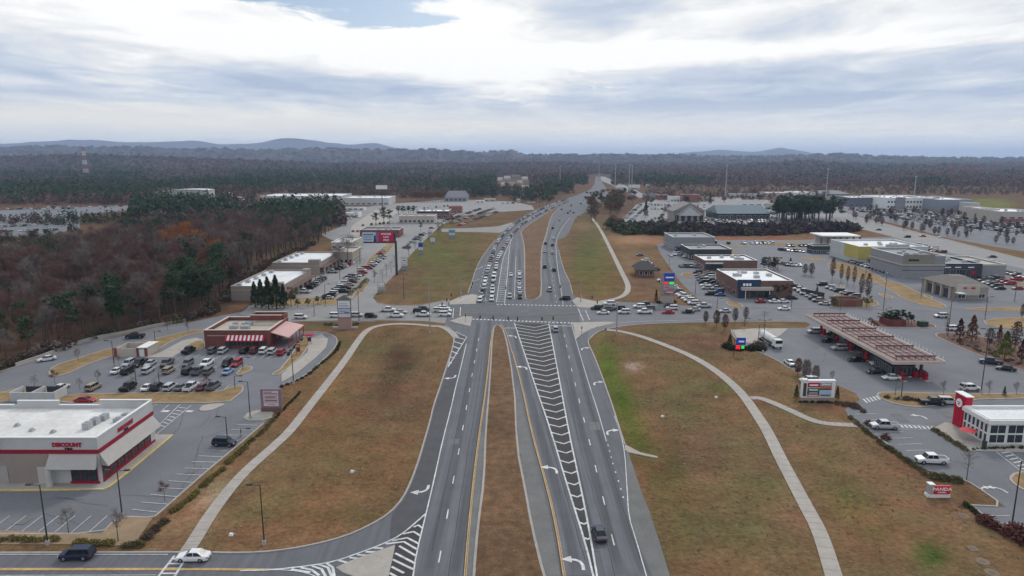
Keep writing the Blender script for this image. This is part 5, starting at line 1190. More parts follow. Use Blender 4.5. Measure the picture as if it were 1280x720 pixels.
# wood litter of pale dry leaves along the left wood is left to the ground colour
# ---------------------------------------------------------------- buildings
def wallm(name, c, var=.06, rough=.85): return mat(name, c, rough, var=var, scale=.4, scale2=3)
roof_w = mat('white_membrane_roof', (.70, .70, .69), .7, var=.10, scale=.12, scale2=1.2); roof_g = mat('grey_roof', (.26, .26, .265), .85, var=.08, scale=.2); roof_t = mat('tan_roof', (.42, .37, .30), .85, var=.07, scale=.2)
w_beige = wallm('beige_stucco', (.42, .37, .32)); w_tan = wallm('tan_stucco', (.33, .28, .23)); w_grey = wallm('grey_wall', (.24, .245, .26)); w_lg = wallm('pale_grey_wall', (.46, .46, .45)); w_brick = wallm('red_brick', (.17, .055, .045), .14); w_bbrick = wallm('brown_brick', (.16, .09, .07), .14)
w_white = wallm('white_wall', (.66, .66, .64)); w_dark = wallm('dark_cladding', (.045, .048, .055)); w_yel = wallm('yellow_panel', (.42, .36, .10)); w_blue = wallm('deep_blue_panel', (.02, .045, .10)); w_red = wallm('red_panel', (.36, .012, .03)); w_teal = wallm('blue_green_roof', (.14, .18, .20)); w_taupe = wallm('taupe_wall', (.28, .235, .205))
w_redroof = wallm('dull_red_roof', (.26, .10, .08)); coping = mat('white_coping', (.72, .72, .70), .6, var=.04); awn_w = mat('cream_awning', (.38, .36, .335), .7, var=.05); red_f = mat('red_frame_paint', (.30, .01, .03), .5, var=.05); redband = mat('crimson_band', (.26, .008, .03), .6, var=.05)
unit_m = mat('rooftop_metal', (.40, .41, .42), .5, .3, var=.12)
def part(mb, name, m, parent): return mb.build(name, m, parent)
def shell(t, w, d, h, wm, rm, par=.8, cope=coping, x0=0.0, y0=0.0, z0=0.0, th=.35, name='wall'):
    "local frame: front wall along +x from (x0, y0), depth towards +y"
    m = MB()
    m.box(x0+w/2, y0+th/2, z0, w, th, h); m.box(x0+w/2, y0+d-th/2, z0, w, th, h); m.box(x0+th/2, y0+d/2, z0, th, d-2*th, h); m.box(x0+w-th/2, y0+d/2, z0, th, d-2*th, h); part(m, name, wm, t)
    m = MB(); m.box(x0+w/2, y0+d/2, z0+h-par-.3, w-2*th-.01, d-2*th-.01, .3); r = part(m, 'roof', rm, t)
    if cope:
        m = MB(); e = .06; zt = z0+h+.004
        for cx_, cy_, sx, sy in ((x0+w/2, y0+th/2, w+2*e, th+2*e), (x0+w/2, y0+d-th/2, w+2*e, th+2*e), (x0+th/2, y0+d/2, th+2*e, d-2*th-2*e), (x0+w-th/2, y0+d/2, th+2*e, d-2*th-2*e)): m.box(cx_, cy_, zt, sx, sy, .14)
        part(m, 'coping', cope, t)
    return r
def win(t, face, u, z, w, h, ctx, fm=None, gm=None, name='window'):
    "window on face 'f' (front), 'r' (right, x = w) or 'l' (left); ctx = (x0, y0, W, D)"
    x0, y0, W_, D_ = ctx; f = MB(); g = MB(); b = .1
    def bx(m, uu, zz_, ww, hh, dep, off):
        if face == 'f': m.box(x0+uu, y0-off, zz_, ww, dep, hh)
        elif face == 'r': m.box(x0+W_+off, y0+uu, zz_, dep, ww, hh)
        else: m.box(x0-off, y0+uu, zz_, dep, ww, hh)
    bx(f, u, z-b, w+2*b, b, .12, .04); bx(f, u, z+h, w+2*b, b, .12, .04)
    for s in (-1, 1): bx(f, u+s*(w/2+b/2), z, b, h, .12, .04)
    bx(g, u, z, w, h, .05, .02)
    if w > 1.8:
        n = max(2, round(w/1.5))
        for i in range(1, n): bx(f, u-w/2+w*i/n, z, .08, h, .10, .035)
    o = part(f, name, fm or coping, t); part(g, 'pane', gm or glass, o); return o
def units(t, lst, m=None):
    for x, y, z, sx, sy, sz in lst:
        b = MB(); b.box(x, y, z, sx, sy, sz); b.tube((x, y, z+sz), (x, y, z+sz+.15), min(sx, sy)*.32, None, 12); b.box(x, y+sy/2+.02, z+sz*.2, sx*.8, .06, sz*.6); b.box(x, y-sy/2-.02, z+sz*.2, sx*.8, .06, sz*.6); part(b, 'rooftop_unit', m or unit_m, t)
def text(s, size, m, parent, loc, rot, name='lettering', ext=.03, bold=0.0, sx=1.0):
    cu = bpy.data.curves.new(name, 'FONT'); cu.body = s; cu.size = size; cu.extrude = ext; cu.offset = bold; cu.align_x = 'CENTER'; cu.align_y = 'CENTER'; cu.space_character = 1.05
    tmp = bpy.data.objects.new('tmp', cu); C.objects.link(tmp); dg = bpy.context.evaluated_depsgraph_get(); me = bpy.data.meshes.new_from_object(tmp.evaluated_get(dg)); bpy.data.objects.remove(tmp)
    me.materials.clear(); me.materials.append(m); o = link(name, me, parent, loc); o.rotation_euler = rot; o.scale = (sx, 1, 1); return o
FR = (math.pi/2, 0, 0); RI = (math.pi/2, 0, math.pi/2); LE = (math.pi/2, 0, -math.pi/2)
letter_r = mat('red_letters', (.36, .01, .035), .5, var=0); letter_k = mat('black_letters', (.015, .015, .017), .5, var=0); letter_w = mat('white_letters', (.8, .8, .8), .5, var=0)
# 1 --- tyre shop
A = P(127.5, 605); Bk = P(193, 551); x1 = A.x; w_ = 36.0; d_ = Bk.y-A.y; hT = HT(127.5, 605, 547.5)
t = thing('tyre_shop', 'white flat roofed tyre shop with a crimson band and a glazed showroom corner', 'shop', (x1-w_, A.y, 0.17)); hT -= .17
m = MB(); th = .35; W0, D0 = w_, d_
m.box(W0/2, th/2, 0, W0, th, hT); m.box(W0-th/2, D0/2, 0, th, D0-2*th, hT); m.box(th/2, D0/2, 0, th, D0-2*th, hT); m.box(W0/2, D0-th/2, 0, W0, th, hT-.9)
xa = W0-(P(127.5, 500, hT).x-P(85, 500, hT).x)
part(m, 'wall', w_lg, t)
m = MB()  # raised stretches of the rear parapet
for u0, u1 in ((W0-10.6, W0), (W0-27.5, W0-19)): m.box((u0+u1)/2, D0-th/2, hT-.9+.004, u1-u0, th+.02, .9)
part(m, 'parapet', w_lg, t)
m = MB(); m.box(W0/2, D0/2, hT-1.9, W0-2*th-.01, D0-2*th-.01, .3); part(m, 'roof', mat('pale_roof_membrane', (.64, .62, .585), .7, var=.10, scale=.15, scale2=1.2), t)
m = MB(); m.box(W0/2, th/2-.03, hT+.004, W0+.2, th+.2, .16); m.box(W0-th/2, D0/2+.1, hT+.004, th+.16, D0-th-.1, .16); m.box(W0-5.3, D0-th/2, hT+.17, 10.6, th+.16, .12); m.box(W0-23.2, D0-th/2, hT+.01, 8.5, th+.16, .12); m.box(W0-14.8, D0-th/2, hT-.9+.01, 8.3, th+.16, .12); m.box(3.9, D0-th/2, hT-.9+.01, 7.6, th+.16, .12); part(m, 'coping', coping, t)
zb = HT(127.5, 605, 567)-.17
m = MB(); m.box(W0/2-.04, -.06, zb, W0+.1, .12, .75); m.box(W0+.06, D0/2-.06, zb, .12, D0-.02, .75); part(m, 'painted_band', redband, t)
m = MB(); m.box(W0-16.5, -.05, 0, 32.9-0.5, .1, zb-.05) if False else m.box((W0-9.0)/2, -.05, 0, W0-9.0, .1, zb-.02); part(m, 'lower_wall_panel', w_taupe, t)
for k in range(4):
    m = MB(); m.box(3.0+k*4.9, -.16, 0, 3.5, .1, 3.4); part(m, 'bay_door', mat('door_panel', (.33, .30, .28), .6, var=.05), t)
# awnings
m = MB(); z1, z2, o_ = zb-.1, zb-2.3, 1.7
m.add([(W0-8.8, -.02, z1), (W0-.3, -.02, z1), (W0+.2, -o_, z2), (W0-8.8, -o_, z2), (W0-8.8, -.02, z2), (W0-.3, -.02, z2)], [(3, 2, 1, 0), (0, 4, 3), (1, 2, 5), (3, 4, 5, 2)]); part(m, 'awning', awn_w, t)
m = MB(); m.add([(W0+.02, .3, z1), (W0+.02, D0-.4, z1), (W0+o_, D0-.4, z2), (W0+o_, -.2, z2), (W0+.02, .3, z2), (W0+.02, D0-.4, z2)], [(0, 3, 2, 1), (0, 4, 3), (1, 2, 5), (3, 4, 5, 2)]); part(m, 'awning', awn_w, t)
ctx = (0, 0, W0, D0)
win(t, 'f', W0-2.9, .5, 4.6, 2.9, ctx, red_f); 
n = 7
for i in range(n): win(t, 'r', 1.6+i*(D0-2.2)/n, .5, (D0-2.2)/n-.5, 2.8, ctx, red_f)
for i in range(1, n): m = MB(); m.box(W0+.05, 1.6+(i-.5)*(D0-2.2)/n, .42, .1, .36, 3.0); part(m, 'red_pier', redband, t)
m = MB(); m.box(W0+.05, D0/2, 3.45, .14, D0-1.2, .3); part(m, 'red_head_rail', redband, t)
m = MB(); m.box(W0-2.9, -.12, 0, 5.2, .16, .4); m.box(W0+.1, D0/2, 0, .16, D0-1, .4); part(m, 'red_plinth', redband, t)
m = MB(); m.tube((W0-8.6, -1.1, 0), (W0-8.6, -1.1, 3.6), .55, None, 14); part(m, 'round_column', w_lg, t)
m = MB(); m.box(W0-10.5, -.14, .0, 1.4, .1, 3.2); part(m, 'door', mat('service_door', (.45, .42, .38), .6, var=.04), t)
text('DISCOUNT', .98, letter_r, t, (W0-5.4, -.1, hT-1.3), FR, bold=.07, sx=1.02); text('TIRE', .62, letter_k, t, (W0-5.2, -.1, hT-2.08), FR, bold=.03, sx=1.15)
text('DISCOUNT', .98, letter_r, t, (W0+.1, 9.0, hT-1.3), RI, bold=.07, sx=1.0); text('TIRE', .62, letter_k, t, (W0+.1, 9.0, hT-2.08), RI, bold=.03, sx=1.1)
text('715', .35, letter_k, t, (W0-1.2, -.1, zb+1.0), FR) if False else None
# canopy hump over the front and rooftop gear
m = MB(); m.box(W0-21.8, -.5, hT-.75, 9.0, 1.0, .9, top=.97); part(m, 'raised_canopy', coping, t)
units(t, [(W0-6.7, 8.2, hT-1.6, 1.2, 1.6, 1.3), (W0-6.5, 10.4, hT-1.6, 1.2, 1.6, 1.3), (W0-6.1, 12.6, hT-1.6, 1.1, 1.6, 1.2), (W0-2.8, 11.8, hT-1.6, 1.6, 1.4, .8), (W0-2.6, 14, hT-1.6, 1.4, 1.2, .8)])
for x, y in ((W0-12, 6.2), (W0-16.5, 7), (W0-23.8, 7), (W0-21, 9.4)):
    m = MB(); m.box(x, y, hT-1.6, .8, .8, .35); m.tube((x, y, hT-1.25), (x, y, hT-1.0), .3, None, 10); part(m, 'roof_vent', unit_m, t)
# low fenced enclosure behind it
p = P(17, 500); q = P(68, 491)
t = thing('refuse_enclosure', 'pale block enclosure with dark gates behind the tyre shop', 'enclosure', (p.x, p.y-1, 0)); m = MB(); W_, D_ = 10.5, 5.0
for a in ((W_/2, 0, W_, .3), (0, D_/2, .3, D_-.3), (W_, D_/2, .3, D_-.3), (W_*.5, D_/2, .3, D_-.3)): m.box(a[0], a[1], 0, a[2], a[3], 2.3)
part(m, 'wall', w_lg, t)
for k in (0, 1):
    m = MB(); m.box(2.7+k*5.2, D_+.0, .1, 4.6, .12, 2.0); part(m, 'gate', w_dark, t)
# 2 --- red brick restaurant
A = P(256.6, 436); B = P(338, 436); hR = HT(256.6, 436, 413); W_ = B.x-A.x; D_ = P(351, 396, hR).y-A.y
t = thing('restaurant', 'red brick restaurant with a striped red awning and cream flat roof', 'restaurant', (A.x, A.y, 0)); shell(t, W_, D_, hR, w_brick, roof_t, 1.1, mat('cream_coping', (.52, .46, .38), .7, var=.05), th=.6)
m = MB(); m.box(W_-5.5, D_-5.0, hR+.01-.0, 10.2, .5, 1.7); m.box(W_-5.5, D_-.3, hR+.01, 10.2, .5, 1.7); m.box(W_-10.4, D_-2.6, hR+.01, .4, 4.2, 1.7); m.box(W_-.2, D_-2.6, hR+.01, .5, 4.2, 1.7); part(m, 'raised_parapet', w_brick, t)
m = MB()
for a in ((W_-5.5, D_-5.0, 10.5, .7), (W_-5.5, D_-.3, 10.5, .7)): m.box(a[0], a[1], hR+1.72, a[2], a[3], .12)
part(m, 'coping', mat('cream_coping', (1, 1, 1)), t)
m = MB(); m.box(W_*.30, -.05, hR-1.75, W_*.5, .1, .18); part(m, 'light_band', w_beige, t)
# striped awning made of alternating bands
aw = MB(); ns = 19; xa, xb = W_*.33, W_*.93; za, zb2, oo = hR-1.5, hR-2.9, 1.2
for i in range(ns):
    u0 = xa+(xb-xa)*i/ns; u1 = xa+(xb-xa)*(i+1)/ns
    aw.add([(u0, -.02, za), (u1, -.02, za), (u1, -oo, zb2), (u0, -oo, zb2)], [(3, 2, 1, 0)], i % 2)
    aw.add([(u0, -oo, zb2), (u1, -oo, zb2), (u1, -oo, zb2-.3), (u0, -oo, zb2-.3)], [(3, 2, 1, 0)], 0)
part(aw, 'awning', [mat('awning_red', (.42, .012, .04), .7, var=.04), mat('awning_white', (.72, .68, .66), .7, var=.03)], t)
ctx = (0, 0, W_, D_); 
for i in range(4): win(t, 'f', W_*.44+i*W_*.115, 1.0, W_*.095, 1.7, ctx, w_bbrick)
m = MB(); m.box(W_*.355, -.12, 0, 1.5, .2, 2.6); part(m, 'door', w_dark, t); m = MB(); m.box(W_*.90, -.12, 0, 1.7, .2, 2.6); part(m, 'door', w_dark, t)
m = MB(); m.add([(W_+.02, 1.2, hR-.9), (W_+.02, D_-2.2, hR-.9), (W_+5.6, D_-1.8, hR-2.3), (W_+5.6, .6, hR-2.3), (W_+.02, 1.2, hR-1.1), (W_+.02, D_-2.2, hR-1.1), (W_+5.6, D_-1.8, hR-2.55), (W_+5.6, .6, hR-2.55)], [(0, 3, 2, 1), (4, 5, 6, 7), (0, 4, 7, 3), (3, 7, 6, 2), (1, 2, 6, 5)]); part(m, 'patio_roof', mat('patio_roof_cloth', (.55, .33, .31), .7, var=.05), t)
for i in range(5):
    m = MB(); m.tube((W_+5.4, 1.0+i*(D_-3)/4, 0), (W_+5.4, 1.0+i*(D_-3)/4, hR-2.5), .12, None, 8); part(m, 'patio_post', w_red, t)
for i in range(3): win(t, 'r', 3+i*3.6, 1.0, 2.6, 1.8, ctx, w_red)
m = MB(); m.box(W_+5.5, (D_-2)/2+.3, 0, .14, D_-3, 1.0); part(m, 'patio_fence', w_bbrick, t)
units(t, [(W_*.33, D_*.35, hR-1.1, 2.2, 1.8, 1.1), (W_*.52, D_*.32, hR-1.1, 2.6, 1.9, 1.2), (W_*.45, D_*.62, hR-1.1, 3.2, 1.8, 1.0), (W_*.25, D_*.65, hR-1.1, 1.4, 1.4, .8)])
# drive through shades and rubbish enclosure
for px, py, lb in ((387, 430, 'red order point canopy beside the curved drive'), (373, 443, 'small red clearance post on the drive through island')):
    p = P(px, py); t = thing('order_canopy', lb, 'canopy', (p.x, p.y, 0))
    for s in (-1, 1): m = MB(); m.tube((s*.5, 0, 0), (s*.5, 0, 2.9), .08, None, 8); part(m, 'post', w_red, t)
    m = MB(); m.box(0, 0, 2.9, 2.8 if px > 380 else 1.2, 2.4 if px > 380 else .8, .25, top=.8); part(m, 'canopy_roof', w_red, t); m = MB(); m.box(0, .2, .8, 1.0, .3, 1.3); part(m, 'menu_board', w_dark, t)
p = P(145, 446); t = thing('refuse_enclosure', 'beige walled rubbish enclosure with a small shed on its right end', 'enclosure', (p.x, p.y, 0)); W_ = P(184, 446).x-p.x; D_ = 6.5; m = MB()
for a in ((W_*.36, .15, W_*.72, .3), (.15, D_/2, .3, D_-.6), (W_*.36, D_-.15, W_*.72, .3)): m.box(a[0], a[1], 0, a[2], a[3], 2.6)
part(m, 'wall', w_beige, t); m = MB(); m.box(W_*.86, D_*.5, 0, W_*.27, D_, 2.7); part(m, 'shed', w_beige, t); m = MB(); m.box(W_*.86, D_*.5, 2.71, W_*.32, D_+.5, .2); part(m, 'roof', coping, t)
for u in (.0, .72, .98): m = MB(); m.box(W_*u, -.05, 0, .7, .5, 2.75); part(m, 'brick_pier', w_brick, t)
m = MB(); m.box(W_*.86, -.06, .1, W_*.2, .1, 2.1); part(m, 'door', w_white, t)
# generic axis aligned building given by its front foot line and top row in the photograph
def bld(name, label, cat, xl, xr, yb, yt, depth, wm, rm, nwin=0, wh=1.6, wz=1.0, par=.7, side='', fm=None, band=None, door=0, un=0, rows=1, ww=None, cope=coping, gm=None, awn=None):
    a, b = P(xl, yb), P(xr, yb); h = HT((xl+xr)/2, yb, yt); w = b.x-a.x
    t = thing(name, label, cat, (a.x, a.y, 0)); shell(t, w, depth, h, wm, rm, par, cope); ctx = (0, 0, w, depth)
    zmax = h-par-.5
    for r_ in range(rows):
        z_ = wz+r_*(zmax/rows)
        for i in range(nwin): win(t, 'f', w*(i+.5)/nwin, z_, ww or w/nwin*.6, min(wh, zmax/rows-wz*.6), ctx, fm, gm)
        if side:
            ns = max(1, int(depth/(w/max(1, nwin)))) if nwin else 3
            ns = min(ns, 8)
            for i in range(ns): win(t, side, depth*(i+.5)/ns, z_, depth/ns*.55, min(wh, zmax/rows-wz*.6), ctx, fm, gm)
    if band: m = MB(); m.box(w/2, -.06, h*band[1], w+.1, .12, h*band[2]); part(m, 'fascia_band', band[0], t)
    if door: m = MB(); m.box(w*door, -.08, 0, 2.0, .12, 2.4); part(m, 'door', w_dark, t)
    if awn: m = MB(); m.add([(w*awn[1], -.02, h*.62), (w*awn[2], -.02, h*.62), (w*awn[2], -1.6, h*.5), (w*awn[1], -1.6, h*.5), (w*awn[1], -.02, h*.5), (w*awn[2], -.02, h*.5)], [(3, 2, 1, 0), (3, 4, 5, 2), (0, 4, 3), (1, 2, 5)]); part(m, 'awning', awn[0], t)
    us = []
    for i in range(un+(2 if w > 14 and depth > 12 else 0)): us.append((w*(.15+.7*rnd.random()), depth*(.25+.5*rnd.random()), h-par, 1.8, 1.5, 1.1))
    units(t, us); return t, w, h
def byroof(xl, xr, yf, yk, h):
    "axis aligned block whose roof front edge runs (xl..xr, yf) and whose rear edge shows at row yk, at height h"
    a, b = P(xl, yf, h), P(xr, yf, h); c = P(xr, yk, h); return a.x, a.y, b.x-a.x, c.y-a.y
# strip shops left
for nm, lb, xl, xr, yf, yk, h, n in (('shop_building', 'nearest low strip shop with a bright white roof behind the cypresses', 288, 352, 358, 337.5, 6.0, 6), ('shop_building', 'farther low strip shop with a bright white roof beside the spreading bare tree', 340, 399, 328.5, 315, 6.2, 5)):
    x, y, w, d = byroof(xl, xr, yf, yk, h); t = thing(nm, lb, 'shop', (x, y, 0)); shell(t, w, d, h, w_taupe, roof_w, .5, mat('taupe_coping', (.36, .31, .27), .7, var=.05)); ctx = (0, 0, w, d)
    for i in range(n): win(t, 'r', d*(i+.5)/n, .8, d/n*.62, 2.4, ctx, w_bbrick)
    m = MB(); m.box(w+1.3, d/2, h*.55, 2.6, d-1, .35); part(m, 'arcade_roof', w_bbrick, t)
    for i in range(n+1): m = MB(); m.box(w+2.4, .8+i*(d-1.6)/n, 0, .45, .45, h*.55); part(m, 'arcade_column', w_beige, t)
    m = MB(); m.box(w-2.6, 1.2, h+.16, 5.6, 3.0, 1.3); m.box(w-1.2, d-3, h+.16, 3.0, 4.5, .9); part(m, 'raised_parapet', w_taupe, t)
    m = MB(); m.box(w/2, -.05, h*.72, w*.96, .1, .25); part(m, 'light_band', w_beige, t)
    units(t, [(w*.12+i*w*.02, 3+i*(d-8)/4, h-.5, 1.8, 1.6, 1.1) for i in range(5)])
bld('shop_building', 'tan shop with small dark windows beyond the spreading bare tree', 'shop', 419, 441, 331, 315, 22, w_tan, roof_t, 4, 1.5, 1.5, side='r')
bld('garage_building', 'low pale roofed building beside the wood behind the strip shops', 'building', 414, 440, 312, 303, 30, w_beige, roof_w, 3, 1.2)
bld('shop_building', 'long dark red brick shop behind the tall billboard', 'shop', 450, 499, 297, 287.5, 20, w_brick, roof_g, 6, 1.6, un=3)
t, w, h = bld('shop_building', 'low beige shop with a long row of dark windows left of the highway', 'shop', 499, 543, 279.5, 270, 22, w_beige, roof_t, 8, 2.2, 1.0, un=2); 
bld('shop_building', 'brown brick shop with a pale flat roof and dark fascia', 'shop', 521, 561, 273.5, 264, 30, w_bbrick, roof_w, 5, 2.0, 1.0, band=(w_dark, .78, .2), un=4)
bld('shop_building', 'small pink walled shop at the end of the used car lot', 'shop', 561, 577, 266.5, 257.5, 16, w_redroof, roof_w, 3, 1.6)
bld('warehouse', 'long white warehouse behind the row of dark evergreens', 'warehouse', 326, 426, 256, 245, 60, w_lg, roof_w, 12, 1.5, 1.0, band=(w_grey, .0, .2))
bld('warehouse', 'white roofed warehouse right of the long one', 'warehouse', 430, 486, 256.5, 247.5, 50, w_lg, roof_w, 8, 1.5, 1.0, un=2)
bld('office_building', 'brown building with two stepped white roofs above the dark pines', 'building', 360, 399, 263, 249.5, 30, w_taupe, roof_w, 6, 1.8, 1.2, un=2)
bld('storage_building', 'long low white roofed store at the far brown lot', 'building', 300, 356, 262.5, 259, 14, w_white, roof_w, 8, 1.2, .8)
bld('storage_building', 'thin white roofed building on the green bank beyond the brown lot', 'building', 400, 455, 263, 259.6, 12, w_white, roof_w, 8, 1.2, .8)
bld('storage_building', 'pale sheds at the red trimmed far lot', 'building', 427, 448, 272, 266.5, 16, w_white, roof_w, 4, 1.4, .8, band=(w_redroof, .0, .3))
# arched arena
a, b = P(196, 252), P(262, 252); hA = HT(230, 252, 236.5); w = b.x-a.x
t = thing('arena', 'large pale curved roof rising above the dark trees at far left', 'arena', (a.x, a.y, 0)); m = MB(); n = 14; D_ = 18; prof = [(w*i/n, hA*(.72+.28*math.sin(math.pi*(.08+.62*i/n)))) for i in range(n+1)]
m.add([(x, 0, 0) for x, z in prof]+[(x, 0, z-.3) for x, z in prof], [(i, i+1, n+2+i, n+1+i) for i in range(n)]); m.add([(x, D_, 0) for x, z in prof]+[(x, D_, z-.3) for x, z in prof], [(i+1, i, n+1+i, n+2+i) for i in range(n)])
m.add([(w, 0, 0), (w, D_, 0), (w, D_, prof[-1][1]-.3), (w, 0, prof[-1][1]-.3)], [(0, 1, 2, 3)]); m.add([(0, 0, 0), (0, D_, 0), (0, D_, prof[0][1]-.3), (0, 0, prof[0][1]-.3)], [(3, 2, 1, 0)]); part(m, 'wall', w_lg, t)
m = MB(); m.add([(x, -1, z) for x, z in prof]+[(x, D_+1, z) for x, z in prof]+[(x, -1, z-.6) for x, z in prof]+[(x, D_+1, z-.6) for x, z in prof], [(i, i+1, n+2+i, n+1+i) for i in range(n)]+[(2*n+2+i, 2*n+3+i, i+1, i) for i in range(n)]); part(m, 'roof', roof_w, t)
def gable(name, label, cat, xl, xr, yb, ye, yr, depth, wm, rm, hip=.0, nwin=4, over=.8, along='x', fm=None):
    a, b = P(xl, yb), P(xr, yb); mx_ = (xl+xr)/2; h = HT(mx_, yb, ye); hr = h+max(1.5, HT(mx_, yb, yr)-h)*.75; w = b.x-a.x
    t = thing(name, label, cat, (a.x, a.y, 0)); m = MB(); m.box(w/2, depth/2, 0, w, depth, h); part(m, 'wall', wm, t)
    m = MB(); o = over; z0 = h+.005
    if along == 'x': V_ = [(-o, -o, z0), (w+o, -o, z0), (w+o, depth+o, z0), (-o, depth+o, z0), (hip*w, depth/2, hr), (w-hip*w, depth/2, hr)]; Fs = [(0, 1, 5, 4), (2, 3, 4, 5), (1, 2, 5), (3, 0, 4), (3, 2, 1, 0)]
    else: V_ = [(-o, -o, z0), (w+o, -o, z0), (w+o, depth+o, z0), (-o, depth+o, z0), (w/2, hip*depth-o*(hip == 0), hr), (w/2, depth-hip*depth+o*(hip == 0), hr)]; Fs = [(1, 2, 5, 4), (3, 0, 4, 5), (0, 1, 4), (2, 3, 5), (3, 2, 1, 0)]
    m.add(V_, Fs); part(m, 'roof', rm, t); ctx = (0, 0, w, depth)
    for i in range(nwin): win(t, 'f', w*(i+.5)/nwin, .9, w/nwin*.55, h*.55, ctx, fm)
    return t, w, h
gable('office_building', 'big hip roofed grey hall beyond the golden trees', 'building', 556, 583, 252, 247, 237, 50, w_grey, wallm('grey_purple_roof', (.15, .145, .165)), .1, 5)
# white sign high on a mast in front of the far trees
def mast(px, yb, yt, label, name='mast', r=.5, cat='mast', m=None, seg_=1):
    p = P(px, yb); h = HT(px, yb, yt); t = thing(name, label, cat, (p.x, p.y, 0)); b = MB(); b.tube((0, 0, 0), (0, 0, h), r, r*.45, 10); part(b, 'pole', m or galv, t)
    b = MB(); b.box(0, 0, h, r*3, r*3, r*1.5); part(b, 'mast_head', m or galv, t); return t, h
p = P(478, 262); h = HT(478, 262, 231.5); t = thing('pole_sign', 'blank white sign on a tall pole in front of the far dark trees', 'sign', (p.x, p.y, 0)); m = MB(); m.tube((0, 0, 0), (0, 0, h*.86), .5, .4, 8); part(m, 'pole', w_dark, t); m = MB(); wq = 14*(262-196)/58/1.0; m.box(0, -.6, h*.84, 12.5, .8, h*.16); part(m, 'sign_panel', w_white, t)
# little town far left of the highway
r2 = random.Random(11)
for i, (px, py, w, h, c) in enumerate(((625, 226, 6, 4, 'w'), (634, 224, 8, 4, 'w'), (645, 223, 10, 4, 'g'), (656, 225, 7, 4, 'w'), (629, 232, 5, 4, 'w'), (640, 233, 8, 5, 'b'), (650, 230, 6, 4, 'w'), (657, 237, 9, 5, 'w'), (653, 246, 4, 3, 'w'), (648, 252, 4, 3, 'w'), (391, 220, 5, 3, 'w'), (403, 220, 4, 3, 'w'), (160, 209, 10, 5, 'w'), (282, 247, 8, 6, 'w'), (662, 232, 5, 4, 'g'), (300, 250, 7, 4, 'w'), (612, 252, 14, 3, 'b'), (600, 254, 10, 3, 'w'))):
    cols = {'w': (w_white, 'white'), 'g': (w_grey, 'grey'), 'b': (w_beige, 'beige')}[c]
    where = {10: 'left of the pair of roofs above the left pines', 11: 'right of the pair of roofs above the left pines', 12: 'alone on the wooded hill left of the lattice tower', 13: 'right of the arena', 15: 'between the arena and the long warehouse'}.get(i, f'{ORD[i]} from the left in the far town by the highway')
    bld('distant_house', f'tiny {cols[1]} building {where}' if i > 9 and i in (10, 11, 12, 13, 15) else f'tiny {cols[1]} building, {where}', 'building', px-w/2, px+w/2, py, py-h, 14, cols[0], roof_w, 2, 1.5)
# --- right side
gable('bank_building', 'tan walled building with a steep dark hipped roof by the brown path', 'building', 798, 817, 346, 337, 325, 11, w_bbrick, wallm('dark_shingle_roof', (.06, .055, .055), .12), .25, 3, 1.6)
bld('hotel_building', 'long blank grey building before the dark hedge bank', 'building', 841, 893, 313, 296.5, 26, w_grey, roof_g, 4, 1.2, 1.5, side='l'); bld('annex_building', 'small white topped annex at the end of the long grey building', 'building', 889, 896, 312, 301, 10, w_dark, roof_w, 1, 1.2)
bld('office_building', 'low dark grey building with a pale roof before the brick one', 'building', 862, 914, 325, 311.5, 22, w_dark, roof_g, 5, 1.4, 1.0, side='l')
t, w, h = bld('shop_building', 'brown brick shop with white roof and glass corner', 'shop', 880, 946, 339, 325.5, 20, w_bbrick, roof_w, 0, par=.6, side='l', un=5); m = MB(); m.box(5, -.3, 1.2, 8.5, .5, 2.6); part(m, 'glazed_front', glass, t); m = MB(); m.box(5, -.34, 3.9, 9, .6, .6); part(m, 'fascia', w_white, t); text('MATTRESS', .01, letter_k, t, (5, 0, 0), FR) if False else None
# blue fronted shop
a, b = P(921, 372.5), P(990, 372.5); h = HT(950, 372.5, 351); w = b.x-a.x; kx = P(904, 335.5, h); d = min(30, kx.y-a.y)
t = thing('shop_building', 'shop with a deep blue front, brick left wall and cluttered white roof', 'shop', (a.x, a.y, 0)); shell(t, w, d, h, w_bbrick, roof_w, .6); ctx = (0, 0, w, d)
m = MB(); m.box(w*.20, -.3, h*.55, w*.42, .5, h*.52); m.box(w*.10, -.28, 0, w*.16, .45, h*.5); part(m, 'blue_facade', w_blue, t); m = MB(); m.box(w*.33, -1.3, h*.50, w*.56, 2.6, h*.16); part(m, 'entrance_canopy', w_beige, t)
for u in (.12, .55): m = MB(); m.tube((w*u, -2.3, 0), (w*u, -2.3, h*.5), .12, None, 8); part(m, 'canopy_post', coping, t)
for u in (.3, .42, .54): win(t, 'f', w*u, .4, w*.09, 2.4, ctx, w_blue)
for i in range(3): m = MB(); m.box(w*(.11+i*.055), -.58, h*.72, w*.04, .08, h*.14); part(m, 'sign_letter', letter_w, t)
for i in range(4): win(t, 'l', d*(i+.5)/4, .8, 3.0, 1.8, ctx, w_beige)
units(t, [(w*.2, d*.5, h-.6, 3.5, 2, 1.3), (w*.5, d*.35, h-.6, 2.2, 2, 1.2), (w*.8, d*.5, h-.6, 2, 2, 1.2), (w*.4, d*.75, h-.6, 4, 1.6, 1.0), (w*.65, d*.7, h-.6, 2, 1.6, 1.0)])
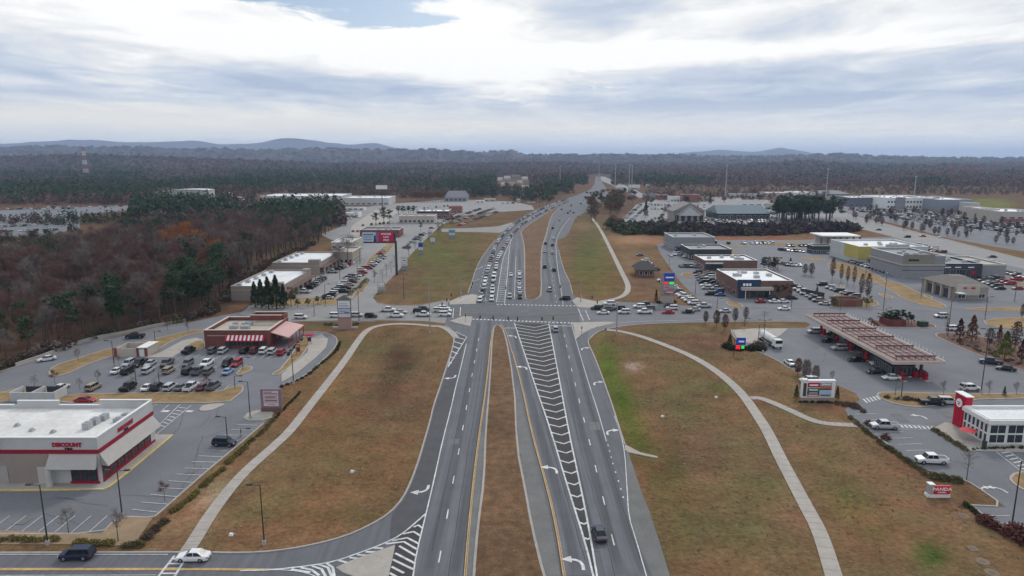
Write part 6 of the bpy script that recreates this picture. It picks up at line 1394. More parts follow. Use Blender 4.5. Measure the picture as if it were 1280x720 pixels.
# yellow store
t, w, h = bld('store_building', 'large store with a yellow panelled corner and broad white roof', 'store', 1072, 1158, 330, 308.5, 34, w_lg, roof_w, 7, 1.2, 4.2, par=.9, un=4); m = MB(); m.box(w*.17, -.2, h*.30, w*.36, .35, h*.72); m.box(-.2, 8, h*.30, .35, 16, h*.72); part(m, 'yellow_facade', w_yel, t); m = MB(); m.box(w*.7, -.16, 0, w*.58, .25, h*.34); part(m, 'light_base', w_white, t)
m = MB(); m.box(w*.42, -1.2, h*.33, w*.24, 2.2, .4); part(m, 'entrance_canopy', w_white, t); m = MB(); m.box(w*.2, -.45, .2, w*.1, .3, h*.28); part(m, 'entrance', glass, t)
m = MB(); m.box(w*.55, -.1, h*.02+h, w*.34, .6, 1.2); part(m, 'raised_parapet', w_lg, t)
# open frame building
a, b = P(1026, 313), P(1074, 313); h = HT(1050, 313, 294.5); w = b.x-a.x; t = thing('frame_building', 'white roofed unfinished building of bare columns left of the yellow store', 'building', (a.x, a.y, 0)); m = MB(); m.box(w/2, 9, h-.7, w, 18, .7); part(m, 'roof', roof_w, t)
for i in range(7): m = MB(); m.box(w*i/6, .3, 0, .9, .9, h-.7); part(m, 'column', w_bbrick, t)
m = MB(); m.box(w/2, 12, 0, w-2, .4, h-.8); part(m, 'back_wall', w_white, t)
bld('shed', 'flat roofed dark shed among the cars left of the unfinished building', 'shed', 1016, 1043, 317, 307.5, 9, w_dark, w_teal, 5, 1.2, .8, side='l')
# dark panelled store in three volumes
t, w, h = bld('store_building', 'grey store with a sand coloured tower corner and white cornice', 'store', 1126, 1179, 348, 320, 30, w_grey, roof_g, 0, par=.8, un=3); m = MB(); m.box(w*.37, -.15, h*.62, w*.74, .3, h*.45); part(m, 'sand_facade', wallm('sage_panel', (.22, .21, .17)), t); m = MB(); m.box(w/2, -.35, h*.58, w+.6, .5, h*.05); m.box(-.3, 15, h*.58, .5, 30, h*.05); part(m, 'cornice', w_beige, t); m = MB(); m.box(w*.25, -.4, h*.78, w*.24, .15, h*.08); part(m, 'sign_lettering', letter_k, t); m = MB(); m.box(w/2, -.08, h*.36, w, .1, .2); part(m, 'dark_band', w_dark, t)  # last piece: narrow dark band across the whole front
t, w, h = bld('store_building', 'dark panelled store with a glazed entrance and a red lit window', 'store', 1179.3, 1226, 348, 329.5, 30, w_dark, roof_g, 0, par=.8, un=4)
for i, (u, ww_) in enumerate(((.08, .1), (.24, .14), (.44, .22), (.66, .1))): win(t, 'f', w*u, .6, w*ww_, h*.5, (0, 0, w, 30), w_grey)
m = MB(); m.box(w*.76, -.2, h*.3, w*.12, .2, h*.2); part(m, 'red_window_sign', w_red, t)
for u in (.08, .35, .7): m = MB(); m.box(w*u, -.15, h*.72, w*.16, .12, h*.06); part(m, 'sign_lettering', letter_w, t)
bld('store_building', 'plain grey end building with a pale cornice right of the dark panelled store', 'store', 1226.5, 1256, 347, 330.5, 28, w_grey, roof_t, 0, par=.6, band=(w_beige, .9, .08), un=2)
# garage with three bays
a, b = P(1192, 374.5), P(1234, 374.5); h = HT(1212, 374.5, 359); w = b.x-a.x; d = 22; t = thing('garage_building', 'tan hip roofed service garage with three dark open bays', 'garage', (a.x, a.y, 0)); m = MB(); m.box(w/2, d/2, 0, w, d, h); part(m, 'wall', w_taupe, t)
m = MB(); o = 1.2; hr = h+3.2; m.add([(-o, -o+1.5, h), (w+o, -o+1.5, h), (w+o, d+o, h), (-o, d+o, h), (w*.3, d*.4, hr), (w*.7, d*.4, hr), (w*.7, d*.6, hr), (w*.3, d*.6, hr)], [(0, 1, 5, 4), (1, 2, 6, 5), (2, 3, 7, 6), (3, 0, 4, 7), (4, 5, 6, 7), (3, 2, 1, 0)]); part(m, 'roof', wallm('brown_shingle_roof', (.17, .15, .13), .12), t)
for i in range(3): m = MB(); m.box(-.04, 5+i*5.6, 0, .2, 3.6, h*.72); part(m, 'bay_door', w_dark, t)
for i in range(4): m = MB(); m.box(-.5, 2.2+i*5.6, 0, .8, .8, h*.95); part(m, 'pier', w_beige, t)
m = MB(); m.box(w*.38, -.25, h*.35, w*.7, .45, h*.85); part(m, 'front_gable', w_beige, t); text('EXPRESS OIL', .01, letter_r, t, (0, 0, 0), FR) if False else None
m = MB(); m.box(w*.28, -.52, h*.88, w*.1, .08, .7); m.box(w*.52, -.52, h*.86, w*.12, .08, .8); part(m, 'sign_emblem', letter_r, t)
win(t, 'f', w*.2, .7, 3.0, 1.6, (0, -.5, w, d)); win(t, 'f', w*.82, .7, 2.6, 1.6, (0, 0, w, d)); m = MB(); m.box(1.0, -2.2, h*.62, 3.2, 3.2, .3, top=.4); part(m, 'porch_roof', coping, t)
for px0, px1, yb, yt, wm_, lb in ((1047, 1078, 384, 374, w_bbrick, 'brown brick walled enclosure between two olive bushes'), (1110, 1132, 408, 400, wallm('maroon_block', (.14, .035, .035)), 'maroon block enclosure wrapped by dark green bushes')):
    a, b = P(px0, yb), P(px1, yb); h = HT(px0, yb, yt); w = b.x-a.x; t = thing('refuse_enclosure', lb, 'enclosure', (a.x, a.y, 0)); m = MB(); D_ = 6
    for q in ((w/2, .2, w, .4), (.2, D_/2, .4, D_-.8), (w-.2, D_/2, .4, D_-.8), (w/2, D_-.2, w, .4)): m.box(q[0], q[1], 0, q[2], q[3], h)
    part(m, 'wall', wm_, t); m = MB(); m.box(w/2, -.05, .1, w*.5, .08, h*.8); part(m, 'gate', w_brick, t)
a = P(1153, 408); t = thing('utility_box', 'dark green utility box on the planter by the maroon enclosure', 'utility box', (a.x, a.y, 0)); m = MB(); m.box(0, 0, 0, 3.0, 2.0, 1.7, top=.95); part(m, 'cabinet', wallm('dark_green_metal', (.03, .045, .04)), t); m = MB(); m.box(0, 0, 1.71, 3.0, 2.1, .1); part(m, 'lid', wallm('dark_green_metal', (0, 0, 0)), t)
a = P(1024, 372); t = thing('screen_fence', 'slanting dark grey screen beside the parked pickups', 'fence', (a.x-2, a.y+2, 0), math.radians(-60)); m = MB(); m.box(0, 0, 0, 11, .3, 2.6); part(m, 'panel', w_dark, t); m = MB(); m.box(-5.6, 0, 0, .3, .4, 2.8); part(m, 'post', w_grey, t)
# long white store and neighbours far right
t, w, h = bld('long_store', 'long white store front of many arched dark windows at the big car park', 'store', 1108, 1172, 261, 247.5, 60, w_white, roof_w, 16, 2.2, 1.2, rows=2, un=6)
for u0, u1 in ((.16, .34), (.88, 1.0)): m = MB(); m.box(w*(u0+u1)/2, -.8, 0, w*(u1-u0), 1.6, h*1.08); part(m, 'grey_pavilion', w_grey, t)
bld('long_store', 'blank blue grey store wing right of the long white front', 'store', 1172.3, 1213, 263.5, 249.5, 70, wallm('blue_grey_wall', (.24, .26, .31)), roof_w, 0, un=5); bld('store_building', 'pale stepped entrance block right of the blue grey wing', 'store', 1213.3, 1224, 266, 254, 20, w_lg, roof_w, 2, 2, 1)
bld('store_building', 'row of dark low shops left of the long white store', 'store', 1062, 1107.6, 258.5, 247, 40, wallm('slate_wall', (.13, .13, .16)), roof_w, 8, 2.2, 1.0, un=4)
t, w, h = bld('store_building', 'white gabled store with a dark wordmark at the right frame edge', 'store', 1228, 1248, 276, 261, 30, w_beige, roof_w, 2, 2.4, .8); m = MB(); m.box(w*.5, -.2, h*.72, w*.6, .15, h*.1); part(m, 'sign_lettering', letter_k, t)
bld('store_building', 'cream store with a brick red base leaving the right frame edge', 'store', 1249, 1300, 279, 264.5, 40, w_beige, roof_w, 5, 1.5, 4, band=(w_redroof, 0, .38), un=4)
gable('warehouse', 'wide grey roofed hall beyond the square pine clump', 'building', 1026, 1062, 246.5, 242.5, 238, 60, w_grey, wallm('slate_roof', (.17, .17, .19)), .12, 6)
bld('warehouse', 'white warehouse with ribbed front just above the pine clump', 'warehouse', 993, 1019, 246, 240.5, 40, w_white, roof_w, 8, 1.5, 1); bld('warehouse', 'low pale warehouse left of the ribbed one', 'warehouse', 958, 992, 245.5, 241, 30, w_beige, roof_w, 5, 1.5, 1)
bld('shop_building', 'low white fronted shops below the wide grey hall', 'shop', 1040, 1066, 251, 246.8, 20, w_beige, roof_w, 6, 1.5, .8)
# dealership
t, w, h = gable('dealership', 'hilltop dealership pavilion with a wide open gable', 'dealership', 842, 880, 278, 264, 250, 24, w_taupe, wallm('weathered_roof', (.22, .20, .19)), 0, 5, 1.5, along='y', fm=w_dark)
m = MB(); m.add([(w*.12, -2, h*.6), (w*.88, -2, h*.6), (w*.5, -2, h+4)], [(0, 1, 2)]); m.tube((w*.1, -2.1, h*.7), (w*.5, -2.1, h+4.8), .35); m.tube((w*.9, -2.1, h*.7), (w*.5, -2.1, h+4.8), .35); part(m, 'gable_frame', w_lg, t)
gable('dealership', 'long teal grey roofed showroom right of the gable', 'dealership', 897, 962, 275, 267, 255, 40, w_dark, w_teal, .04, 9, 1.0)
for xl, xr, yb, yt, wm_, rm_, lb in ((854, 874, 253, 243.5, w_redroof, w_redroof, 'red roofed building behind the dealership gable'), (838, 853, 252, 246, w_white, roof_w, 'white building left of the red roofed one behind the dealership'), (875, 893, 252, 247, w_beige, w_redroof, 'beige shop right of the red roofed one behind the dealership'), (926, 962, 258, 251, w_white, w_redroof, 'long shop with a dull red roof behind the teal showroom'), (915, 935, 247, 242.5, w_lg, w_redroof, 'distant red roofed shop above the teal showroom'), (940, 957, 247.5, 243, w_lg, roof_w, 'distant white roofed shop above the teal showroom'), (806, 822, 249, 243, w_grey, w_dark, 'small grey building left behind the dealership'), (824, 836, 250, 244, w_redroof, roof_g, 'small russet building behind the dealership car park'), (787, 800, 236.5, 231.5, w_white, roof_w, 'white building beside the far end of the highway'), (809, 815, 234, 231, w_white, roof_w, 'tiny white house in the woods right of the highway end'), (964, 985, 262, 255, w_beige, w_redroof, 'red roofed shop left of the square pine clump'), (770, 782, 240, 234, w_lg, roof_w, 'pale building beyond the highway bend')):
    bld('distant_building', lb, 'building', xl, xr, yb, yt, 18, wm_, rm_, 4, 1.5, 1.0)
# --- fuel canopy
z = 5.6; fl = P(1108, 452, z); fr = P(1172, 452, z); bl = P(1015, 393.5, z); brr = P(1066, 395, z)
xL, xR = (fl.x+bl.x)/2, max(fr.x, brr.x)-.5; xR = (fr.x+brr.x)/2; y0_, y1_ = fl.y, bl.y; print('CANOPY', fl, fr, bl, brr)
t = thing('fuel_canopy', 'long cream fuel station canopy carried by red roof trusses', 'fuel canopy', (xL, y0_, 0)); W_, D_ = xR-xL, y1_-y0_
cream = mat('canopy_roof_metal', (.255, .175, .16), .8, var=.12, scale=.3, scale2=2); maroon_s = wallm('maroon_steel', (.13, .045, .05))
m = MB(); m.box(W_/2, D_/2, z-.5, W_, D_, .5); part(m, 'canopy_roof', cream, t); m = MB(); m.box(W_/2, -.1, z-.75, W_+.4, .2, .85); m.box(-.1, D_/2, z-.75, .2, D_, .85); m.box(W_+.1, D_/2, z-.75, .2, D_, .85); m.box(W_/2, D_+.1, z-.75, W_+.4, .2, .85); part(m, 'fascia', w_beige, t)
nb = 6
for i in range(nb):
    y = D_*(.04+i*.185); m = MB(); z_ = z+.9
    m.box(W_*.52, y, z_-.2, W_*.8, .38, .36); 
    for k in range(7): xx = W_*(.14+k*.127); m.tube((xx, y, z), (xx, y, z_+.1), .09, None, 5)
    part(m, 'roof_truss', maroon_s, t)
for k in range(6): m = MB(); m.box(W_*(.13+.155*k), D_*.5, z+.005, .22, D_*.95, .14); part(m, 'roof_brace', wallm('dull_mauve_steel', (.13, .075, .075)), t)
for i in range(11): m = MB(); m.box(W_*.52, D_*(.06+i*.088), z+.15, W_*.8, .10, .08); part(m, 'roof_purlin', wallm('dull_mauve_steel', (1, 1, 1)), t)
m = MB()
for k in range(30): yy = D_*(.02+.96*k/29); m.box(W_+.35, yy, z-.1, .12, .12, 1.3)
m.box(W_+.35, D_/2, z+.05, .14, D_, .1); part(m, 'edge_railing', coping, t)
for i in range(6):
    for k in (.28, .74): m = MB(); m.box(W_*k, D_*(.07+i*.172), 0, .6, .6, z-.5); part(m, 'column', w_red if i % 2 else maroon_s, t)
for i in range(6):
    for k, sx in ((0, .28), (1, .74)):
        q = thing('fuel_pump', f"{'left' if k == 0 else 'right'} row fuel pump, {ORD[i]} from the near end under the canopy", 'fuel pump', (xL+W_*sx, y0_+D_*(.07+i*.172)-2.2, 0), 0, 'fuel pumps under the canopy')
        m = MB(); m.box(0, 0, 0, 1.2, 3.4, .18); part(m, 'island_base', concrete, q); m = MB(); m.box(0, 0, .19, .8, 1.3, 2.0, top=.9); part(m, 'cabinet', w_red, q); m = MB(); m.box(0, -.68, 1.2, .6, .06, .6); part(m, 'display', glass, q)
a = P(1111, 476); bld('kiosk', 'dark glazed fuel kiosk under the near end of the canopy', 'kiosk', 1113, 1143, 470, 452.5, 9, w_dark, roof_g, 6, 2.2, .4, par=.3, side='l', fm=w_grey, cope=None)
m = MB(); a = P(1148, 471); t = thing('merchandise_rack', 'red merchandise racks stacked at the kiosk corner', 'rack', (a.x, a.y, 0)); m.box(0, 0, 0, 3.2, 1.4, 1.6); part(m, 'cage', w_red, t); m = MB(); m.box(0, 0, 1.61, 3.3, 1.5, .12); part(m, 'lid', w_dark, t)
a = P(1156, 472); t = thing('litter_bin', 'dark litter bin at the right corner of the fuel kiosk', 'bin', (a.x, a.y, 0)); m = MB(); m.tube((0, 0, 0), (0, 0, 1.1), .4, .45, 12); part(m, 'drum', w_dark, t); m = MB(); m.tube((0, 0, 1.11), (0, 0, 1.3), .47, .3, 12); part(m, 'lid', w_dark, t)
# --- glass restaurant with the red tower
A = P(1233, 556.5); h = HT(1233, 556.5, 525)-.0; W_ = 30.0; kb = P(1207, 508, h); D_ = kb.y-A.y; xL = A.x; print('PANDA', A, kb, h)
t = thing('restaurant', 'white framed glass restaurant with a tall red tower at its left corner', 'restaurant', (xL, A.y, .1)); m = MB(); th = .3
shell(t, W_, D_, h, w_white, roof_w, .5, coping)
m = MB(); m.box(W_/2, -.25, h-.85, W_+.8, .7, .85); m.box(-.3, D_/2, h-.85, .6, D_, .85); part(m, 'eaves_band', w_white, t); ctx = (0, 0, W_, D_)
for r_, (z_, hh) in enumerate(((.5, (h-1.9)/2-.1), (.5+(h-1.9)/2+.25, (h-1.9)/2-.1))):
    for i in range(8): win(t, 'f', 1.9+i*3.65, z_, 3.1, hh, ctx, coping)
    for i in range(6): win(t, 'l', D_*(i+.5)/6, z_, D_/6-.5, hh, ctx, coping)
units(t, [(W_*.5, D_*.6, h-.5, 2.5, 2, 1), (W_*.75, D_*.5, h-.5, 3, 2, 1.1)])
q0, q1 = P(1203, 538), P(1188.5, 530); htw = HT(1203, 538, 497.5); ty0, tyl = q0.y-A.y, q1.y-q0.y; tx0 = q0.x-xL
tw = MB(); tw.box(tx0+.7, ty0+tyl/2, 0, 1.4, tyl, htw); part(tw, 'red_tower', mat('scarlet_cladding', (.46, .006, .03), .55, var=.06, scale=.5), t)
m = MB()
for i in range(1, 5): m.box(tx0-.03, ty0+tyl*i/5, .1, .06, .07, htw-.2)
part(m, 'tower_rib', redband, t)
m = MB(); m.box(tx0+.7, ty0+tyl/2, htw+.004, 1.7, tyl+.3, .2); part(m, 'tower_cap', coping, t)
m = MB(); cyy, cz = ty0+tyl*.55, htw-1.9; m.tube((tx0-.04, cyy, cz), (tx0-.18, cyy, cz), .95, .95, 20, 0)
for a_ in ((-.3, .15, .17), (.3, .15, .17), (0, -.28, .22)): m.tube((tx0-.17, cyy+a_[0], cz+a_[1]), (tx0-.23, cyy+a_[0], cz+a_[1]), a_[2], None, 10, 1)
part(m, 'round_emblem', [letter_w, letter_r], t)
p = P(1205, 548); t = thing('patio_umbrella', 'pinkish red parasol on the patio beside the red tower', 'parasol', (p.x, p.y-1, .17)); m = MB(); m.tube((0, 0, 0), (0, 0, 2.7), .04, None, 6); part(m, 'pole', galv, t); m = MB(); m.tube((0, 0, 2.1), (0, 0, 2.8), 1.7, .05, 8, cap=False); part(m, 'canopy', mat('coral_cloth', (.55, .07, .08), .8, var=.05), t)
p = P(1230, 559.5); t = thing('litter_bin', 'dark litter bin at the glass restaurant entrance corner', 'bin', (p.x, p.y, .17)); m = MB(); m.box(0, 0, 0, .6, .6, 1.1); part(m, 'body', w_dark, t); m = MB(); m.box(0, 0, 1.11, .7, .7, .12); part(m, 'lid', w_dark, t)
# ---------------------------------------------------------------- signs
def signpole(t, x, h, r=.18, m=None, y=0): b = MB(); b.tube((x, y, 0), (x, y, h), r, None, 8); part(b, 'post', m or steel, t)
def panel(t, x, z, w, h, m, y=-.2, th=.12, name='panel'): b = MB(); b.box(x, y, z, w, th, h); return part(b, name, m, t)
def pm_(name, c): return mat(name, c, .5, var=.03)
P_w = pm_('sign_white', (.68, .68, .66)); P_blue = pm_('sign_blue', (.012, .06, .42)); P_red = pm_('sign_red', (.52, .012, .03)); P_crim = pm_('sign_crimson', (.42, .01, .06)); P_mauve = pm_('sign_frame_mauve', (.22, .16, .20)); P_lb = pm_('sign_pale_blue', (.36, .47, .60)); P_pk = pm_('sign_pinkish', (.62, .50, .52)); P_grn = pm_('sign_green', (.03, .15, .07)); P_or = pm_('sign_orange', (.45, .13, .06)); P_grey = pm_('sign_grey', (.30, .33, .38)); P_sal = pm_('sign_salmon', (.42, .16, .16)); P_sky = pm_('sign_cyan', (.12, .38, .52))
led_r = mat('red_led', (.5, .01, .02), .4, var=0); led_g = mat('green_led', (.02, .45, .05), .4, var=0)
for m_, c in ((led_r, (.9, .01, .03)), (led_g, (.02, .75, .08))):
    bs = m_.node_tree.nodes['Principled BSDF']; bs.inputs['Emission Color'].default_value = (*c, 1); bs.inputs['Emission Strength'].default_value = .8
# billboard
p = P(496, 344); h = HT(496, 344, 290); t = thing('billboard', 'tall black pole billboard with a pale blue panel and a red panel', 'billboard', (p.x, p.y, 0)); s = (344-196)/58*.98
m = MB(); m.tube((0, 0, 0), (0, 0, h-4.4), .62, .55, 14); part(m, 'pole', w_dark, t); m = MB(); m.box(-(20/s), .3, h-5.3, 40/s*1.0, 1.2, .5); m.box(-(20/s), .4, h-5.0, 40/s, .3, 4.6); part(m, 'frame', steel, t)
wl, wr = 16.5/s, 18.5/s; xl_ = -(41/s); zb_ = h-5.0
panel(t, xl_+wl/2, zb_, wl, 4.9, P_lb, -.1); panel(t, xl_+wl+.02+(3.5/s)/2, zb_, 3.4/s+.0, 4.9, pm_('portrait_ground', (.20, .13, .22)), -.1); panel(t, xl_+wl+3.6/s+wr/2+.05, zb_, wr, 4.9, P_crim, -.12)
m = MB(); m.box(xl_+wl*.93, -.2, zb_+.1, 1.3, .1, 2.3, top=.6); m.tube((xl_+wl*.93, -.16, zb_+2.9), (xl_+wl*.93, -.24, zb_+2.9), .5, None, 12); part(m, 'printed_portrait', w_blue, t)
for i, (w__, x__) in enumerate(((.72, .45), (.6, .4), (.66, .42))): panel(t, xl_+wl*x__, zb_+3.5-i*1.15, wl*w__, .42, w_grey if i else w_dark, -.18, .04, 'printed_line')
text('WEAVER', 1.25, letter_w, t, (xl_+wl+3.6/s+wr/2, -.22, zb_+4.0), FR, bold=.02); text('LAW', 1.25, letter_w, t, (xl_+wl+3.6/s+wr/2, -.22, zb_+2.5), FR, bold=.02); text('FIRM', 1.25, letter_w, t, (xl_+wl+3.6/s+wr/2, -.22, zb_+.95), FR, bold=.02)
m = MB(); m.box(-20/s, -1.0, zb_-.35, 40/s, .8, .08); part(m, 'walkway', steel, t)
# generic two post tenant sign
def tenant(px0, px1, yb, yt, label, rows_, frame, base_h=.0, base_m=None, name='tenant_sign', post=None, lab=True):
    a, b = P(px0, yb), P(px1, yb); w = b.x-a.x; h = HT((px0+px1)/2, yb, yt); t = thing(name, label, 'sign', ((a.x+b.x)/2, a.y, 0))
    if base_h: m = MB(); m.box(0, 0, 0, w*.98, .9, h*base_h); part(m, 'base', base_m or w_bbrick, t)
    m = MB(); m.box(0, .12, h*base_h+.01 if base_h else h*rows_[-1][0]-.2, w, .4, h-(h*base_h if base_h else h*rows_[-1][0]-.2)); part(m, 'cabinet', frame, t)
    for z0, z1, x0, x1, m_, marks in rows_:
        pn = panel(t, w*(x0+x1-1)/2, h*z0, w*(x1-x0), h*(z1-z0), m_, -.14, .06)
        for (mz, mx0, mx1, mm) in marks: bx_ = MB(); bx_.box(w*((x0+(x1-x0)*(mx0+mx1)/2)-.5), -.2, h*(z0+(z1-z0)*mz), w*(x1-x0)*(mx1-mx0), .04, h*(z1-z0)*.16); part(bx_, 'printed_line', mm, pn)
    return t, w, h
mk = w_dark; dp = pm_('dark_plum', (.16, .05, .08))
tenant(327, 353, 514.5, 486.5, 'mauve framed tenant sign with four pale pink panels beside the diagonal hedge', [(.78, .93, .14, .86, P_pk, [(.2, .05, .95, dp), (.6, .05, .6, dp)]), (.60, .76, .14, .86, P_pk, [(.5, .1, .9, dp), (.15, .1, .8, dp)]), (.42, .58, .14, .86, P_pk, [(.35, .08, .92, dp), (.6, .08, .92, dp)]), (.26, .40, .14, .86, P_pk, [(.5, .25, .75, P_mauve)])], P_mauve, .18, w_bbrick)
t, w, h = tenant(423, 440, 411, 374.5, 'grey framed pylon with pale blue panels on a brick base by the cross street', [(.72, .97, .06, .94, P_w, [(.5, .1, .8, P_lb), (.2, .1, .9, P_grey)]), (.54, .69, .06, .94, P_lb, [(.4, .1, .6, w_grey), (.1, .5, .9, w_blue)]), (.40, .52, .06, .94, P_pk, [])], pm_('frame_grey', (.13, .14, .18)), .36, wallm('pinkish_brick', (.34, .22, .19)))
m = MB(); m.add([(-w*.6, -.5, h), (w*.6, -.5, h), (w*.6, .8, h), (-w*.6, .8, h), (0, .1, h+1.6)], [(0, 1, 4), (1, 2, 4), (2, 3, 4), (3, 0, 4), (3, 2, 1, 0)]); part(m, 'cap_roof', wallm('olive_shingles', (.12, .12, .08)), t)
m = MB(); m.box(0, 0, 0, w*1.8, 1.6, .7); part(m, 'planter', w_taupe, t)
t, w, h = tenant(825, 842, 379, 340.5, 'tall price pylon with a blue panel over red and green prices', [(.72, .97, .22, .98, P_blue, [(.4, .15, .9, letter_w)]), (.62, .69, .22, .52, led_r, []), (.62, .69, .62, .96, led_g, []), (.44, .58, .22, .98, P_grey, [(.5, .1, .5, P_red), (.1, .4, .9, P_red)]), (.28, .42, .22, .98, P_sal, [(.5, .3, .9, P_w), (.1, .1, .6, w_blue)])], wallm('pylon_stone', (.27, .23, .20)), .22, wallm('pylon_base', (.34, .30, .26)))
p = P(918.5, 443.5); h = HT(918.5, 443.5, 421.5); t = thing('price_sign', 'small blue price sign with red and green numbers on two posts', 'sign', (p.x, p.y, 0)); s = (443.5-196)/58
signpole(t, -.3, h*.98, .09); signpole(t, 10.5/s, h*.72, .09, y=3)
panel(t, 6.5/s, h*.58, 12/s, h*.40, P_blue); panel(t, 3.2/s, h*.34, 5.5/s, h*.20, led_r); panel(t, 9.3/s, h*.36, 3.6/s, h*.16, led_g); panel(t, 7.0/s, h*.72, 7/s, h*.10, letter_w, -.29, .03, 'printed_word')
# monument sign
a, b = P(1001, 502), P(1042, 502); w = b.x-a.x; h = HT(1020, 502, 476); t = thing('monument_sign', 'wide white monument sign with coloured tenant panels between two small cypresses', 'sign', ((a.x+b.x)/2, a.y, 0)); m = MB(); m.box(0, .3, h*.2, w, .9, h*.8); part(m, 'cabinet', P_w, t); m = MB(); m.box(0, .3, 0, w*.94, .8, h*.2); part(m, 'base', w_taupe, t); m = MB(); m.box(0, .3, h+.004, w*1.02, 1.1, .14); m.box(-w*.42, .3, h+.15, w*.16, 1.1, .25); part(m, 'cap', coping, t)
panel(t, -w*.42, h*.28, w*.09, h*.62, w_dark, -.2)
for x, z0, z1, m_, mk_ in ((-.16, .70, .92, P_crim, letter_w), (.21, .76, .92, P_grey, P_w), (.21, .64, .75, P_or, None), (.21, .58, .63, w_dark, None), (-.16, .50, .66, P_grn, letter_w), (-.16, .38, .49, w_dark, P_w), (-.16, .26, .37, P_sal, P_w), (.21, .40, .57, P_lb, None), (.21, .26, .38, P_grey, w_blue)):
    o = panel(t, w*x, h*z0, w*.36, h*(z1-z0), m_, -.2)
    if mk_: panel(o, w*x, h*(z0+(z1-z0)*.35), w*.26, h*(z1-z0)*.3, mk_, -.27, .03, 'printed_word')
# panda sign
a, b = P(1158, 621), P(1186, 621); w = b.x-a.x; h = HT(1172, 621, 606); t = thing('monument_sign', 'small red sign reading PANDA on a white base in the lawn', 'sign', ((a.x+b.x)/2, a.y, 0), math.radians(0)); m = MB(); m.box(0, .2, 0, w, 1.1, h*.24); part(m, 'base', P_w, t); m = MB(); m.box(-w*.34, .2, h*.24, w*.2, .9, h*.8); part(m, 'pier', wallm('sign_pier_stone', (.36, .33, .31)), t); m = MB(); m.box(-w*.34, .2, h*1.04+.005, w*.26, 1.1, .12); part(m, 'cap', coping, t)
panel(t, w*.12, h*.27, w*.74, h*.68, P_red, -.1, .3); text('PANDA', h*.36, letter_w, t, (w*.12, -.28, h*.68), FR, bold=.015, sx=1.2); text('EXPRESS', h*.16, letter_w, t, (w*.12, -.28, h*.42), FR)
for px0, px1, yb, yt, pmat, lb in ((561, 569, 298, 287, P_sky, 'cyan and white roadside sign by the field corner'), (523, 529, 318, 303, P_blue, 'slim blue roadside sign among the frontage trees'), (538, 544, 305, 297, P_w, 'small white roadside sign beyond the slim blue one'), (502, 510, 338, 322, P_w, 'pinkish white stacked sign right of the billboard pole'), (535, 540, 292, 287, P_w, 'small white sign at the far frontage')):
    tenant(px0, px1, yb, yt, lb, [(.62, .95, .05, .95, pmat, [(.4, .2, .8, w_blue)]), (.38, .58, .05, .95, P_w, [(.4, .2, .8, w_dark)])], w_grey, .12, w_grey, 'roadside_sign')
t, w, h = tenant(472, 481.5, 366, 352, 'grey block sign with four small windows at the strip mall exit', [(.55, .9, .1, .9, P_w, [(.3, .1, .4, w_grey), (.3, .6, .9, w_grey)])], wallm('sage_block', (.33, .36, .31)), .25, w_taupe, 'exit_sign')
